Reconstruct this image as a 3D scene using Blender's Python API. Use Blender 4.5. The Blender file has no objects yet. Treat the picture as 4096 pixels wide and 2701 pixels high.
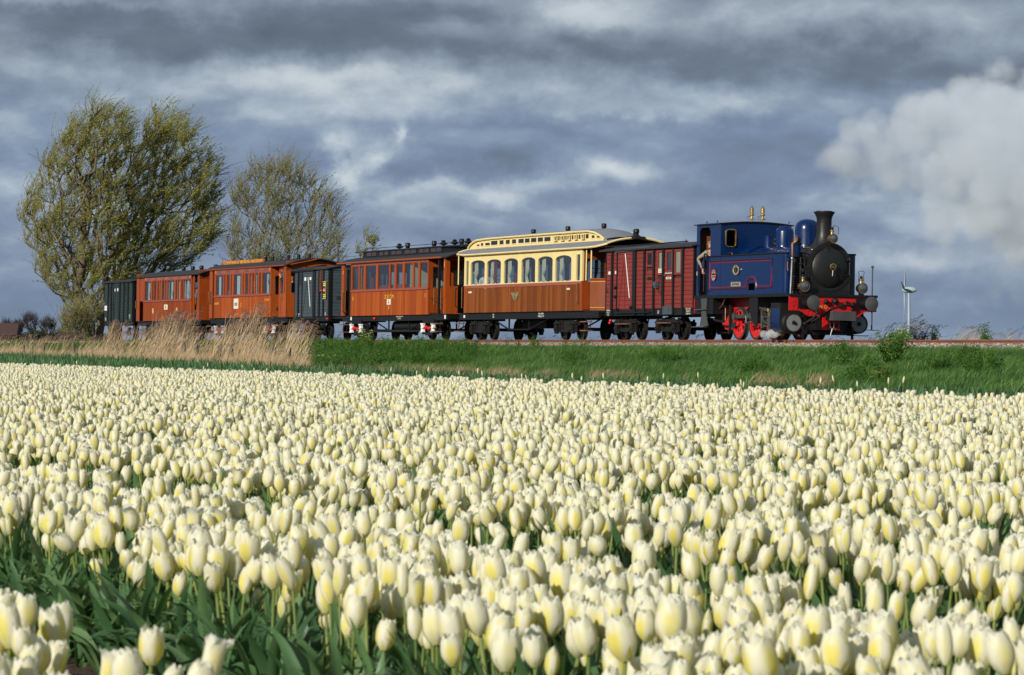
import bpy, bmesh, math, random
import numpy as np
from mathutils import Vector, Matrix, Euler
random.seed(7); rng = np.random.default_rng(11)
PI = math.pi; R = math.radians
sc = bpy.context.scene
COL = sc.collection

# ---------------------------------------------------------------- camera
cam_d = bpy.data.cameras.new('camera'); cam = bpy.data.objects.new('camera', cam_d); COL.objects.link(cam)
cam.location = (0, 0, 0); cam.rotation_euler = (R(90), 0, 0)
cam_d.sensor_width = 36; cam_d.lens = 126.56; cam_d.shift_y = .0022
cam_d.clip_start = .3; cam_d.clip_end = 30000
cam_d.dof.use_dof = True; cam_d.dof.focus_distance = 112; cam_d.dof.aperture_fstop = 20
sc.camera = cam
# ---------------------------------------------------------------- light
SUN_AZ = math.atan2(-.623, -.782)      # direction towards the sun, clockwise from +Y
SUN_EL = R(23)
sun_d = bpy.data.lights.new('sun', 'SUN'); sun = bpy.data.objects.new('sun', sun_d); COL.objects.link(sun)
sun_d.energy = 4.7; sun_d.angle = R(.53); sun_d.color = (1, .945, .85)
sdir = Vector((-.623 * math.cos(SUN_EL), -.782 * math.cos(SUN_EL), math.sin(SUN_EL)))
sun.rotation_euler = sdir.to_track_quat('Z', 'Y').to_euler()
sc.view_settings.view_transform = 'Standard'; sc.view_settings.look = 'None'
sc.view_settings.exposure = 0; sc.view_settings.gamma = 1; sc.view_settings.use_curve_mapping = False
sc.render.engine = 'CYCLES'
cy = sc.cycles
cy.use_denoising = True
try: cy.denoiser = 'OPENIMAGEDENOISE'
except Exception: pass
cy.max_bounces = 8; cy.diffuse_bounces = 5; cy.glossy_bounces = 3; cy.transmission_bounces = 4
cy.transparent_max_bounces = 16; cy.volume_bounces = 6; cy.volume_step_rate = 2.0; cy.volume_max_steps = 128
cy.caustics_reflective = False; cy.caustics_refractive = False; cy.sample_clamp_indirect = 6

# ---------------------------------------------------------------- node helpers
class NT:
    def __init__(s, tree): s.t = tree; s.n = tree.nodes; s.l = tree.links
    def new(s, ty, **kw):
        n = s.n.new(ty)
        for k, v in kw.items():
            if k.startswith('_'): n.inputs[k[1:]].default_value = v
            else: setattr(n, k, v)
        return n
    def set(s, sock, v):
        if isinstance(v, bpy.types.NodeSocket): s.l.new(v, sock)
        elif isinstance(v, (tuple, list)) and len(v) == 3 and sock.type == 'RGBA': sock.default_value = (*v, 1)
        else: sock.default_value = v
    def m(s, op, a, b=0.0, c=0.0, clamp=False):
        n = s.n.new('ShaderNodeMath'); n.operation = op; n.use_clamp = clamp
        for i, v in enumerate((a, b, c)): s.set(n.inputs[i], v)
        return n.outputs[0]
    def noise(s, vec, scale, detail=4, rough=.55, dim='3D', dist=0.0):
        n = s.n.new('ShaderNodeTexNoise'); n.noise_dimensions = dim
        if vec is not None: s.l.new(vec, n.inputs['Vector'])
        n.inputs['Scale'].default_value = scale; n.inputs['Detail'].default_value = detail
        n.inputs['Roughness'].default_value = rough; n.inputs['Distortion'].default_value = dist
        return n.outputs['Fac']
    def ramp(s, fac, stops, interp='LINEAR'):
        n = s.n.new('ShaderNodeValToRGB'); n.color_ramp.interpolation = interp
        e = n.color_ramp.elements
        while len(e) < len(stops): e.new(.5)
        for i, (p, c) in enumerate(stops):
            e[i].position = p; e[i].color = (*c, 1) if len(c) == 3 else c
        s.set(n.inputs[0], fac); return n.outputs[0]
    def mix(s, f, a, b, mode='MIX'):
        n = s.n.new('ShaderNodeMix'); n.data_type = 'RGBA'; n.blend_type = mode
        s.set(n.inputs[0], f); s.set(n.inputs[6], a); s.set(n.inputs[7], b); return n.outputs[2]
    def maprange(s, v, a, b, c=0.0, d=1.0, ty='SMOOTHSTEP'):
        n = s.n.new('ShaderNodeMapRange'); n.interpolation_type = ty
        for i, x in enumerate((v, a, b, c, d)): s.set(n.inputs[i], x)
        return n.outputs[0]

# ---------------------------------------------------------------- sky (world)
w = bpy.data.worlds.new('World'); sc.world = w; w.use_nodes = True
w.node_tree.nodes.clear(); T = NT(w.node_tree)
out = T.new('ShaderNodeOutputWorld')
sky = T.new('ShaderNodeTexSky'); sky.sky_type = 'NISHITA'; sky.sun_disc = False
sky.sun_elevation = SUN_EL; sky.sun_rotation = SUN_AZ; sky.altitude = 0; sky.air_density = 1.0; sky.dust_density = .6; sky.ozone_density = 1.5
bgs = T.new('ShaderNodeBackground', _Strength=.06); T.l.new(sky.outputs[0], bgs.inputs[0])
tc = T.new('ShaderNodeTexCoord'); sp = T.new('ShaderNodeSeparateXYZ'); T.l.new(tc.outputs['Generated'], sp.inputs[0])
az = T.m('ARCTAN2', sp.outputs[0], sp.outputs[1]); el = T.m('ARCSINE', sp.outputs[2])
PX = T.m('MULTIPLY', az, 14.4); PY = T.m('MULTIPLY', el, 14.4)      # 1 unit = 1/14.4 rad
cb = T.new('ShaderNodeCombineXYZ'); T.l.new(PX, cb.inputs[0]); T.l.new(PY, cb.inputs[1])
def warped(amp, scale, seed, sx=1, sy=1.0):
    mp = T.new('ShaderNodeMapping'); T.l.new(cb.outputs[0], mp.inputs[0]); mp.inputs['Location'].default_value = (seed, seed * .7, seed * .3)
    n = T.new('ShaderNodeTexNoise'); T.l.new(mp.outputs[0], n.inputs['Vector'])
    n.inputs['Scale'].default_value = scale; n.inputs['Detail'].default_value = 7; n.inputs['Roughness'].default_value = .6
    s_ = T.new('ShaderNodeSeparateColor'); T.l.new(n.outputs['Color'], s_.inputs[0])
    return (T.m('MULTIPLY', T.m('SUBTRACT', s_.outputs[0], .5), amp * sx), T.m('MULTIPLY', T.m('SUBTRACT', s_.outputs[1], .5), amp * sy))
wx, wy = warped(1.0, 2.2, 3.1, .8, .34)
QX = T.m('ADD', PX, wx); QY = T.m('ADD', PY, wy)
# (cx, cy, rx, ry, value): cx = (px-2048)/1000, cy = (1360-py)/1000 of the cloud banks; value adds to brightness
BL = [
 (-1.7,1.30,1.1,.10,-.15),(-1.2,1.24,.9,.08,-.16),(-.35,1.21,.75,.07,-.13),(-.1,1.30,.35,.06,-.10),(1.0,1.13,.62,.07,-.15),(1.45,1.07,.55,.09,-.17),(.35,1.17,.5,.05,-.10),(1.95,1.02,.4,.06,-.12),(.75,1.24,.35,.07,-.08),
 (.15,1.31,.30,.09,.24),(.30,1.24,.2,.05,.12),(1.70,1.29,.45,.08,.20),(1.95,1.20,.2,.06,.08),(-1.85,1.36,.45,.03,.16),(.95,1.33,.3,.06,.10),
 (-1.85,1.05,.35,.07,.14),(-1.45,1.07,.28,.06,.08),(-1.15,1.03,.3,.06,.07),(-.95,1.09,.32,.06,.18),(-.35,1.06,.40,.06,.15),(.15,1.02,.35,.05,.10),(-.9,.93,.28,.07,.14),(-.5,.93,.3,.05,.10),(.65,1.00,.35,.07,.14),(.5,.93,.4,.05,.10),(.95,.95,.25,.05,.08),
 (-.1,.87,.6,.035,-.09),(.55,.86,.3,.03,-.05),(-.25,.76,.28,.07,-.09),(.25,.72,.32,.06,-.06),(-.1,.70,.55,.04,-.05),
 (-.62,.73,.10,.09,.30),(-.48,.85,.05,.035,.26),(-.70,.66,.07,.05,.22),(-.45,.78,.10,.05,.12),(.36,.70,.18,.05,.15),(.54,.67,.16,.04,.16),(.22,.63,.28,.04,.14),(-.18,.62,.35,.035,.12),(-.58,.60,.25,.04,.10),(-1.02,.80,.16,.06,.12),(-.80,.84,.12,.04,.10),
 (-.3,.50,.7,.04,.06),(.75,.52,.35,.05,.04),(1.45,.30,.35,.04,.16),(1.2,.34,.3,.03,.08),(.55,.42,.6,.04,-.03),
 (-1.97,.62,.12,.07,.14),(-1.9,.42,.22,.04,.06),(-1.6,.78,.3,.05,.02),(1.8,.16,.3,.025,.05),(1.0,.80,.4,.09,-.06),(.95,.62,.3,.06,-.05),(-1.55,.92,.25,.05,-.07),(-1.3,.52,.4,.06,-.02),
]
acc = None
for (cx, cy_, rx, ry, v) in BL:
    dx = T.m('MULTIPLY', T.m('SUBTRACT', QX, cx), 1 / rx); dy = T.m('MULTIPLY', T.m('SUBTRACT', QY, cy_), 1 / ry)
    r2 = T.m('MULTIPLY_ADD', dx, dx, T.m('MULTIPLY', dy, dy))
    g = T.m('MULTIPLY', T.m('POWER', 2.718, T.m('MULTIPLY', r2, -.9)), v)
    acc = g if acc is None else T.m('ADD', acc, g)
mp = T.new('ShaderNodeMapping'); T.l.new(cb.outputs[0], mp.inputs[0]); mp.inputs['Scale'].default_value = (.8, 1.7, 1); mp.inputs['Location'].default_value = (4.2, 1.3, 0)
f1 = T.noise(mp.outputs[0], 1.5, 8, .62, dist=.15)
mp2 = T.new('ShaderNodeMapping'); T.l.new(cb.outputs[0], mp2.inputs[0]); mp2.inputs['Scale'].default_value = (1.0, 1.5, 1); mp2.inputs['Location'].default_value = (1.2, 7.3, 0)
f2 = T.noise(mp2.outputs[0], 5.0, 9, .66, dist=.3)
# tops of the billows catch the light, undersides stay dark: the same noise, sampled a little higher
def fb(off):
    q = T.new('ShaderNodeMapping'); T.l.new(cb.outputs[0], q.inputs[0]); q.inputs['Scale'].default_value = (1.0, 2.3, 1); q.inputs['Location'].default_value = (2.7, .9 + off, 0)
    return T.noise(q.outputs[0], 1.5, 7, .50, dist=.15)
g0, g1 = fb(0), fb(.16)
relief = T.m('MULTIPLY', T.m('SUBTRACT', g0, g1), .62)
body = T.m('MULTIPLY', T.m('SUBTRACT', T.maprange(g0, .40, .60), .5), .10)
B = T.m('ADD', T.m('ADD', T.m('ADD', .455, T.m('MULTIPLY', acc, 1.15)), T.m('ADD', relief, body)), T.m('ADD', T.m('MULTIPLY', T.m('SUBTRACT', f1, .5), .40), T.m('MULTIPLY', T.m('SUBTRACT', f2, .5), .20)))
# cloud colour from brightness
ccol = T.ramp(B, [(0.0, (.105,.138,.20)), (.20, (.137,.183,.272)), (.36, (.175,.24,.375)), (.50, (.24,.32,.45)), (.62, (.37,.45,.56)), (.80, (.62,.68,.74))])
hi = T.maprange(PY, .80, 1.2)       # upper banks are greyer, lower ones bluer
ccol = T.mix(T.m('MULTIPLY', hi, .75), ccol, T.ramp(B, [(0, (.095,.122,.165)), (.25, (.14,.175,.23)), (.6, (.33,.39,.455)), (.88, (.61,.67,.72))]))
lowb = T.maprange(PY, .45, 0.0)
ccol = T.mix(T.m('MULTIPLY', lowb, .45), ccol, (.18,.27,.395))
bgc = T.new('ShaderNodeBackground', _Strength=1.0); T.l.new(ccol, bgc.inputs[0])
mxw = T.new('ShaderNodeMixShader'); T.l.new(bgs.outputs[0], mxw.inputs[1]); T.l.new(bgc.outputs[0], mxw.inputs[2])
mxw.inputs[0].default_value = .92
T.l.new(mxw.outputs[0], out.inputs[0])
w.cycles.sampling_method = 'MANUAL'; w.cycles.sample_map_resolution = 512

# ---------------------------------------------------------------- place frame: D = distance of a line parallel to the track, t = along the track, away
TH = math.atan(5532 / 14400); CT, ST = math.cos(TH), math.sin(TH)
ROTZ = -(PI / 2 - TH)
DC = 47.15
def dt(D, t, z=0): return (D * CT - t * ST, D * ST + t * CT, z)
def px_t(x, D):   # t of the photograph column x on the line D (used to read off where things stand)
    Z = 14400 * D / (CT * (x + 3484)); return (Z - D * ST) / CT
def xz_dt(X, Z): return (X * CT + Z * ST, -X * ST + Z * CT)

# ---------------------------------------------------------------- mesh helpers
class MB:
    def __init__(s): s.v = []; s.f = []
    def add(s, vs, fs):
        k = len(s.v); s.v += [tuple(p) for p in vs]; s.f += [tuple(i + k for i in f) for f in fs]; return s
    def box(s, x0, x1, y0, y1, z0, z1):
        return s.add([(x0,y0,z0),(x1,y0,z0),(x1,y1,z0),(x0,y1,z0),(x0,y0,z1),(x1,y0,z1),(x1,y1,z1),(x0,y1,z1)],
                     [(0,3,2,1),(4,5,6,7),(0,1,5,4),(1,2,6,5),(2,3,7,6),(3,0,4,7)])
    def rings(s, rings, closed=True, caps=True):
        n = len(rings[0]); vs = [p for r in rings for p in r]; fs = []
        for i in range(len(rings) - 1):
            for j in range(n if closed else n - 1):
                k = (j + 1) % n; fs.append((i*n+j, i*n+k, (i+1)*n+k, (i+1)*n+j))
        if caps and closed:
            fs.append(tuple(range(n - 1, -1, -1))); fs.append(tuple((len(rings)-1)*n + j for j in range(n)))
        return s.add(vs, fs)
    def lathe(s, prof, c=(0,0,0), ax='z', n=20, caps=True):
        rg = []
        for r, h in prof:
            ring = []
            for j in range(n):
                a = 2*PI*j/n; ca, sa = r*math.cos(a), r*math.sin(a)
                if ax == 'z': p = (c[0]+ca, c[1]+sa, c[2]+h)
                elif ax == 'y': p = (c[0]+sa, c[1]+h, c[2]+ca)
                else: p = (c[0]+h, c[1]+ca, c[2]+sa)
                ring.append(p)
            rg.append(ring)
        return s.rings(rg, True, caps)
    def cyl(s, p0, p1, r0, r1=None, n=10): return s.tube([p0, p1], [r0, r0 if r1 is None else r1], n)
    def tube(s, path, r, n=8):
        P = [Vector(p) for p in path]; rr = r if isinstance(r, (list, tuple)) else [r]*len(P); rg = []; up = None
        for i, p in enumerate(P):
            d = (P[min(i+1, len(P)-1)] - P[max(i-1, 0)]).normalized()
            if up is None: up = Vector((0,0,1)) if abs(d.z) < .9 else Vector((1,0,0))
            a = d.cross(up).normalized(); b = a.cross(d).normalized(); up = b
            rg.append([p + (a*math.cos(2*PI*j/n) + b*math.sin(2*PI*j/n))*rr[i] for j in range(n)])
        return s.rings(rg)
    def prism(s, poly, y0, y1, ax='y'):   # polygon in (x,z) pushed along y; ax='x': polygon in (y,z) pushed along x; 'z': polygon (x,y)
        def P(a, b, h): return (a, h, b) if ax == 'y' else ((h, a, b) if ax == 'x' else (a, b, h))
        n = len(poly); vs = [P(a, b, y0) for a, b in poly] + [P(a, b, y1) for a, b in poly]
        fs = [tuple(range(n)), tuple(range(2*n-1, n-1, -1))] + [(i, n+i, n+(i+1) % n, (i+1) % n) for i in range(n)]
        return s.add(vs, fs)
    def sphere(s, c, r, n=10, m=6, sq=(1,1,1)):
        rg = []
        for i in range(m + 1):
            a = PI*i/m; rg.append([(c[0]+sq[0]*r*max(math.sin(a), .01)*math.cos(2*PI*j/n), c[1]+sq[1]*r*max(math.sin(a), .01)*math.sin(2*PI*j/n), c[2]-sq[2]*r*math.cos(a)) for j in range(n)])
        return s.rings(rg)
    def mesh(s, name, smooth=True, ang=35, fix=True):
        me = bpy.data.meshes.new(name); me.from_pydata(s.v, [], s.f)
        if fix and len(s.f) < 60000:
            bm = bmesh.new(); bm.from_mesh(me); bmesh.ops.recalc_face_normals(bm, faces=bm.faces); bm.to_mesh(me); bm.free()
        if smooth:
            me.shade_smooth(); me.set_sharp_from_angle(angle=R(ang))
        return me
def link(name, me, mat=None, parent=None, loc=(0,0,0), rot=(0,0,0), scale=None):
    o = bpy.data.objects.new(name, me); COL.objects.link(o)
    if mat and not me.materials: me.materials.append(mat)
    if parent: o.parent = parent
    o.location = loc; o.rotation_euler = rot
    if scale: o.scale = scale
    return o
def tag(o, label=None, cat=None, group=None, kind=None):
    for k, v in (('label', label), ('category', cat), ('group', group), ('kind', kind)):
        if v: o[k] = v
    return o
_unit = {}
def unit(mat):
    if mat.name not in _unit:
        me = MB().box(-.5,.5,-.5,.5,-.5,.5).mesh('unit_' + mat.name, False); me.materials.append(mat); _unit[mat.name] = me
    return _unit[mat.name]
def thing(name, label, cat, loc=(0,0,0), rot=(0,0,0), group=None):
    o = bpy.data.objects.new(name, None); COL.objects.link(o); o.location = loc; o.rotation_euler = rot
    o.empty_display_size = .2
    return tag(o, label, cat, group)

# ---------------------------------------------------------------- materials
def mat_new(name):
    m = bpy.data.materials.new(name); m.use_nodes = True; m.node_tree.nodes.clear(); t = NT(m.node_tree)
    o = t.new('ShaderNodeOutputMaterial'); b = t.new('ShaderNodeBsdfPrincipled'); t.l.new(b.outputs[0], o.inputs[0])
    return m, t, b, o
def paint(name, col, rough=.35, metal=0, var=.18, coat=0, bump=.0, scale=3, spec=.5, dirt=None):
    m, t, b, o = mat_new(name); c = t.new('ShaderNodeTexCoord'); oi = t.new('ShaderNodeObjectInfo')
    vm = t.new('ShaderNodeVectorMath'); vm.operation = 'ADD'; t.l.new(c.outputs['Object'], vm.inputs[0])
    k = t.m('MULTIPLY', oi.outputs['Random'], 31.0); cbn = t.new('ShaderNodeCombineXYZ'); t.l.new(k, cbn.inputs[0]); t.l.new(cbn.outputs[0], vm.inputs[1])
    n = t.noise(vm.outputs[0], scale, 6, .65)
    dark = tuple(x*(1-var) for x in col); lite = tuple(min(1, x*(1+var)) for x in col)
    cc = t.ramp(n, [(.3, dark), (.7, lite)])
    rv = t.m('MULTIPLY_ADD', oi.outputs['Random'], var*.7, 1-var*.35)
    mx = t.new('ShaderNodeVectorMath'); mx.operation = 'SCALE'; t.l.new(cc, mx.inputs[0]); t.l.new(rv, mx.inputs[3])
    cc = mx.outputs[0]
    if dirt:
        n2 = t.noise(vm.outputs[0], scale*2.3, 8, .7); cc = t.mix(t.maprange(n2, .52, .72, 0, dirt[1]), cc, dirt[0])
    t.l.new(cc, b.inputs['Base Color']); t.set(b.inputs['Roughness'], t.maprange(n, .2, .8, rough*.8, min(1, rough*1.25)))
    b.inputs['Metallic'].default_value = metal; b.inputs['Coat Weight'].default_value = coat; b.inputs['Coat Roughness'].default_value = .12
    b.inputs['Specular IOR Level'].default_value = spec
    if bump:
        bp = t.new('ShaderNodeBump', _Strength=bump, _Distance=.01); t.l.new(t.noise(vm.outputs[0], scale*8, 4), bp.inputs['Height']); t.l.new(bp.outputs[0], b.inputs['Normal'])
    return m
def wood(name, cols, rough=.35, coat=.25, sx=1, sz=1, axis='z', stain=.3):
    m, t, b, o = mat_new(name); c = t.new('ShaderNodeTexCoord'); oi = t.new('ShaderNodeObjectInfo')
    mp = t.new('ShaderNodeMapping'); t.l.new(c.outputs['Object'], mp.inputs[0])
    s = {'z': (sx*14, sx*14, sz*1.2), 'x': (sz*1.2, sx*14, sx*14)}[axis]; mp.inputs['Scale'].default_value = s
    k = t.m('MULTIPLY', oi.outputs['Random'], 97.0); cbn = t.new('ShaderNodeCombineXYZ')
    for i in range(3): t.l.new(k, cbn.inputs[i])
    t.l.new(cbn.outputs[0], mp.inputs['Location'])
    n = t.noise(mp.outputs[0], 1.0, 6, .7, dist=.4)
    mp2 = t.new('ShaderNodeMapping'); t.l.new(c.outputs['Object'], mp2.inputs[0]); t.l.new(cbn.outputs[0], mp2.inputs['Location']); mp2.inputs['Scale'].default_value = (3, 3, .8)
    n2 = t.noise(mp2.outputs[0], 1.0, 3, .5)
    base = t.ramp(t.m('MULTIPLY_ADD', oi.outputs['Random'], .30, t.m('MULTIPLY', n, .75)), [(.18, cols[0]), (.5, cols[1]), (.85, cols[2])])
    cc = t.mix(t.maprange(n2, .5, .75, 0, stain), base, cols[0])
    t.l.new(cc, b.inputs['Base Color']); t.set(b.inputs['Roughness'], t.maprange(n, .2, .8, rough*.75, rough*1.3))
    b.inputs['Coat Weight'].default_value = coat; b.inputs['Coat Roughness'].default_value = .2; b.inputs['Specular IOR Level'].default_value = .15
    return m
BLACK = paint('black_paint', (.008,.008,.009), .45, spec=.3, dirt=((.022,.019,.016), .6))
GRIME = paint('running_gear_black', (.011,.0105,.010), .6, spec=.3, dirt=((.035,.026,.020), .7), scale=7)
BLUE = paint('loco_blue', (.0012,.016,.076), .28, coat=.15, var=.12, spec=.3)
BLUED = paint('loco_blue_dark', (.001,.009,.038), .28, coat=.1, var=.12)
REDB = paint('signal_red', (.55,.012,.012), .4, var=.1, dirt=((.22,.01,.01), .3))
SMOKE = paint('smokebox_black', (.012,.0118,.0122), .42, var=.12, spec=.4, dirt=((.024,.021,.019), .5))
BRASS = paint('brass', (.72,.48,.16), .25, 1, .08)
COPPER = paint('copper', (.75,.34,.18), .28, 1, .1)
STEEL = paint('bright_steel', (.42,.42,.42), .35, .9, .15)
RODS = paint('oily_steel', (.17,.165,.15), .38, .8, .2)
REDL = paint('red_lining', (.33,.01,.012), .4, var=.05)
GOLD = paint('gold_lettering', (.65,.36,.05), .5, var=.05)
OCHRE = paint('yellow_lettering', (.80,.45,.06), .5, var=.05)
WHITEP = paint('white_paint', (.78,.78,.76), .5, var=.06)
CARD = paint('cream_card', (.70,.66,.52), .6, var=.05)
VANRED = paint('van_red_plank', (.205,.028,.020), .5, var=.14, dirt=((.13,.02,.018), .3), scale=2)
VANRED_T = paint('van_red_trim', (.22,.028,.022), .45, var=.08)
VANBLUE = paint('van_slate_plank', (.050,.070,.080), .5, var=.16, scale=2)
VANGREEN = paint('van_green_plank', (.022,.038,.036), .5, var=.16, scale=2)
ROOFB = paint('tarred_roof', (.020,.020,.022), .75, var=.2, scale=4, dirt=((.06,.06,.06), .5))
ROOFG = paint('grey_canvas_roof', (.20,.21,.235), .6, var=.08, scale=1.5)
CREAM = paint('cream_paint', (.79,.63,.28), .42, var=.06)
TEAK_P = wood('varnished_board', ((.17,.028,.005), (.33,.064,.008), (.46,.105,.013)), .5, .03, 2.6, .8, stain=.35)
TEAK_D = wood('weathered_board', ((.065,.018,.005), (.19,.052,.010), (.36,.105,.020)), .55, .02, 3.0, .7, stain=.6)
TEAK_R = wood('dark_teak_board', ((.12,.021,.004), (.235,.044,.006), (.33,.07,.009)), .5, .03, 2.6, .8, stain=.3)
TEAK = wood('varnished_teak', ((.19,.032,.006), (.31,.058,.009), (.40,.085,.013)), .4, .12, 1, 1, stain=.2)
TEAKX = wood('teak_rail', ((.20,.05,.03), (.29,.075,.045), (.36,.10,.06)), .35, .25, 1, 1, 'x', .3)
INNER = wood('cabin_wood', ((.05,.02,.01), (.10,.035,.015), (.14,.05,.02)), .5, .1)
CEILM = paint('cabin_ceiling', (.30,.27,.20), .7)
SEATM = paint('seat_upholstery', (.06,.025,.02), .8)
RUSTY = paint('rusty_rail', (.20,.072,.040), .75, .0, .2, scale=6, dirt=((.30,.13,.07), .6))
def curtain_mat(name, col):
    m, t, b, o = mat_new(name); b.inputs['Base Color'].default_value = (*col, 1); b.inputs['Roughness'].default_value = .9
    return m
CURT = curtain_mat('curtain_cloth', (.62,.56,.40)); CURTW = curtain_mat('curtain_white', (.62,.62,.60)); CURTY = curtain_mat('curtain_edge', (.55,.36,.10))
def glass_mat(name, tint=(.72,.78,.80), refl=.16, rc=(1,1,1)):
    m, t, b, o = mat_new(name); t.n.remove(b)
    tr = t.new('ShaderNodeBsdfTransparent'); tr.inputs[0].default_value = (*tint, 1)
    gl = t.new('ShaderNodeBsdfGlossy'); gl.inputs['Roughness'].default_value = .03; gl.inputs[0].default_value = (*rc, 1)
    fr = t.new('ShaderNodeFresnel', _IOR=1.5); ge = t.new('ShaderNodeNewGeometry'); f = t.m('MULTIPLY', t.m('MULTIPLY_ADD', fr.outputs[0], 1.0, refl), t.m('SUBTRACT', 1.0, ge.outputs['Backfacing']))
    mx = t.new('ShaderNodeMixShader'); t.l.new(f, mx.inputs[0]); t.l.new(tr.outputs[0], mx.inputs[1]); t.l.new(gl.outputs[0], mx.inputs[2]); t.l.new(mx.outputs[0], o.inputs[0])
    return m
GLASS = glass_mat('window_glass', (.80,.84,.85), .03); GLASSD = glass_mat('dark_glass', (.12,.12,.13), .02)
# ================================================================ ground, bank, track
def ground_mat(name, c1, c2, c3, scale=2.0, bump=.5, rough=.95):
    m, t, b, o = mat_new(name); c = t.new('ShaderNodeTexCoord')
    n = t.noise(c.outputs['Object'], scale, 8, .7); n2 = t.noise(c.outputs['Object'], scale*9, 5, .7)
    cc = t.ramp(t.m('MULTIPLY_ADD', n2, .5, t.m('MULTIPLY', n, .5)), [(.3, c1), (.5, c2), (.72, c3)])
    t.l.new(cc, b.inputs['Base Color']); b.inputs['Roughness'].default_value = rough; b.inputs['Specular IOR Level'].default_value = .2
    bp = t.new('ShaderNodeBump', _Strength=bump, _Distance=.05); t.l.new(n2, bp.inputs['Height']); t.l.new(bp.outputs[0], b.inputs['Normal'])
    return m
SOIL = ground_mat('tulip_field_soil', (.045,.028,.020), (.10,.066,.048), (.20,.14,.105), 3, 1)
MEADOW = ground_mat('meadow_ground', (.03,.06,.015), (.05,.085,.025), (.09,.10,.04), .3)
TURF = ground_mat('bank_turf', (.03,.075,.015), (.05,.11,.022), (.09,.12,.04), 1.5)
BALL = ground_mat('ballast_bed', (.05,.042,.035), (.13,.11,.09), (.24,.21,.17), 9, 1)
GZ = -1.15; GF = -1.02
def sheet(name, Ds, zs, ts, mat, bumpamp=0):
    vs = []; fs = []
    for t_ in ts:
        for D, z in zip(Ds, zs): vs.append(dt(D, t_, z + (rng.normal()*bumpamp if bumpamp and z > GZ else 0)))
    n = len(Ds)
    for i in range(len(ts)-1):
        for j in range(n-1): fs.append((i*n+j, i*n+j+1, (i+1)*n+j+1, (i+1)*n+j))
    me = bpy.data.meshes.new(name); me.from_pydata(vs, [], fs); me.shade_smooth()
    return link(name, me, mat)
me = bpy.data.meshes.new('ground'); S = 20000
me.from_pydata([(-S,-300,GZ-.06),(S,-300,GZ-.06),(S,S,GZ-.06),(-S,S,GZ-.06)], [], [(0,1,2,3)])
tag(link('ground', me, MEADOW), kind='structure')
tag(sheet('field_soil', [-14, -6, .15, .44, 1.0, 1.54, 1.8, 2.06]+[2.06+.60*k for k in range(1,55)], [GF]*62, [-20+6*k for k in range(60)], SOIL), kind='structure')
# small lumps in the soil where the furrow is in view
lump = MB()
for k in range(2600):
    D = random.uniform(1.7, 3.0); t = random.uniform(4.5, 9); r = random.uniform(.008, .03)
    c = dt(D, t, GF + r*.3)
    lump.add([(c[0]+r*random.uniform(.6,1.3)*a, c[1]+r*random.uniform(.6,1.3)*b_, c[2]+r*random.uniform(.5,1)*d) for a, b_, d in ((1,0,0),(-1,0,0),(0,1,0),(0,-1,0),(0,0,1),(0,0,-1))],
             [(0,2,4),(2,1,4),(1,3,4),(3,0,4),(2,0,5),(1,2,5),(3,1,5),(0,3,5)])
tag(link('soil_crumbs', lump.mesh('soil_crumbs', False), SOIL), kind='stuff')
tlist = [-20+4*k for k in range(60)] + [240+40*k for k in range(12)]
def bank_z(D):
    pts = [(35.6,GZ-.05),(36.4,GZ),(38,-.99),(40.5,-.71),(42.6,-.40),(43.8,-.27),(44.6,-.245),(45.5,-.25),(48.6,-.26),(51,-.3),(53,-.55),(58,GZ-.05)]
    for (a, za), (b, zb) in zip(pts, pts[1:]):
        if a <= D <= b: return za + (zb-za)*(D-a)/(b-a)
    return GZ
Ds = [35.6,36.4,37.2,38,39,40,41,42,42.8,43.6,44.2,44.8,45.5,48.6,50,51,52,53,55,58]
tag(sheet('embankment', Ds, [bank_z(D) for D in Ds], tlist, TURF, .012), kind='structure')
# track: rails, sleepers, clips, ballast
trk = thing('railway_track', None, None); tag(trk, kind='structure')
bd = [44.45, 45.0, 45.8, 46.2, 48.1, 48.6, 49.3, 50.0]; bz = [-.27,-.20,-.135,-.13,-.15,-.16,-.22,-.30]
o = sheet('ballast_bed', bd, bz, tlist, BALL, .004); o.parent = trk
rp = [(-.065,-.14),(.065,-.14),(.065,-.128),(.012,-.112),(.012,-.045),(.036,-.035),(.036,-.004),(.028,0),(-.028,0),(-.036,-.004),(-.036,-.035),(-.012,-.045),(-.012,-.112),(-.065,-.128)]
for D, z in ((DC-.753, 0), (DC+.753, -.026)):
    mb = MB(); rings = []
    for t in (-10, 80, 110, 150, 200, 300, 700): rings.append([dt(D + a, t, z + h) for a, h in rp])
    mb.rings(rings); link('rail', mb.mesh('rail'), RUSTY, trk)
SLEEP = paint('sleeper_wood', (.055,.045,.036), .85, var=.25, scale=5); CLIP = paint('rusty_clip', (.10,.05,.03), .8, var=.3)
sm = MB().box(-.12,.12,-1.25,1.25,-.28,-.142).mesh('sleeper', False); sm.materials.append(SLEEP)
cm_ = MB().prism([(-.05,-.14),(.05,-.14),(.035,-.10),(.01,-.078),(-.02,-.085)], -.035, .035).mesh('rail_clip', False); cm_.materials.append(CLIP)
for k in range(180):
    t = 78 + .72*k; p = dt(DC, t, 0)
    s_ = link('sleeper', sm, None, trk, p, (0,0,ROTZ))
    link('rail_clip', cm_, None, s_, (0, -.753-.07, 0)); 

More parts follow.
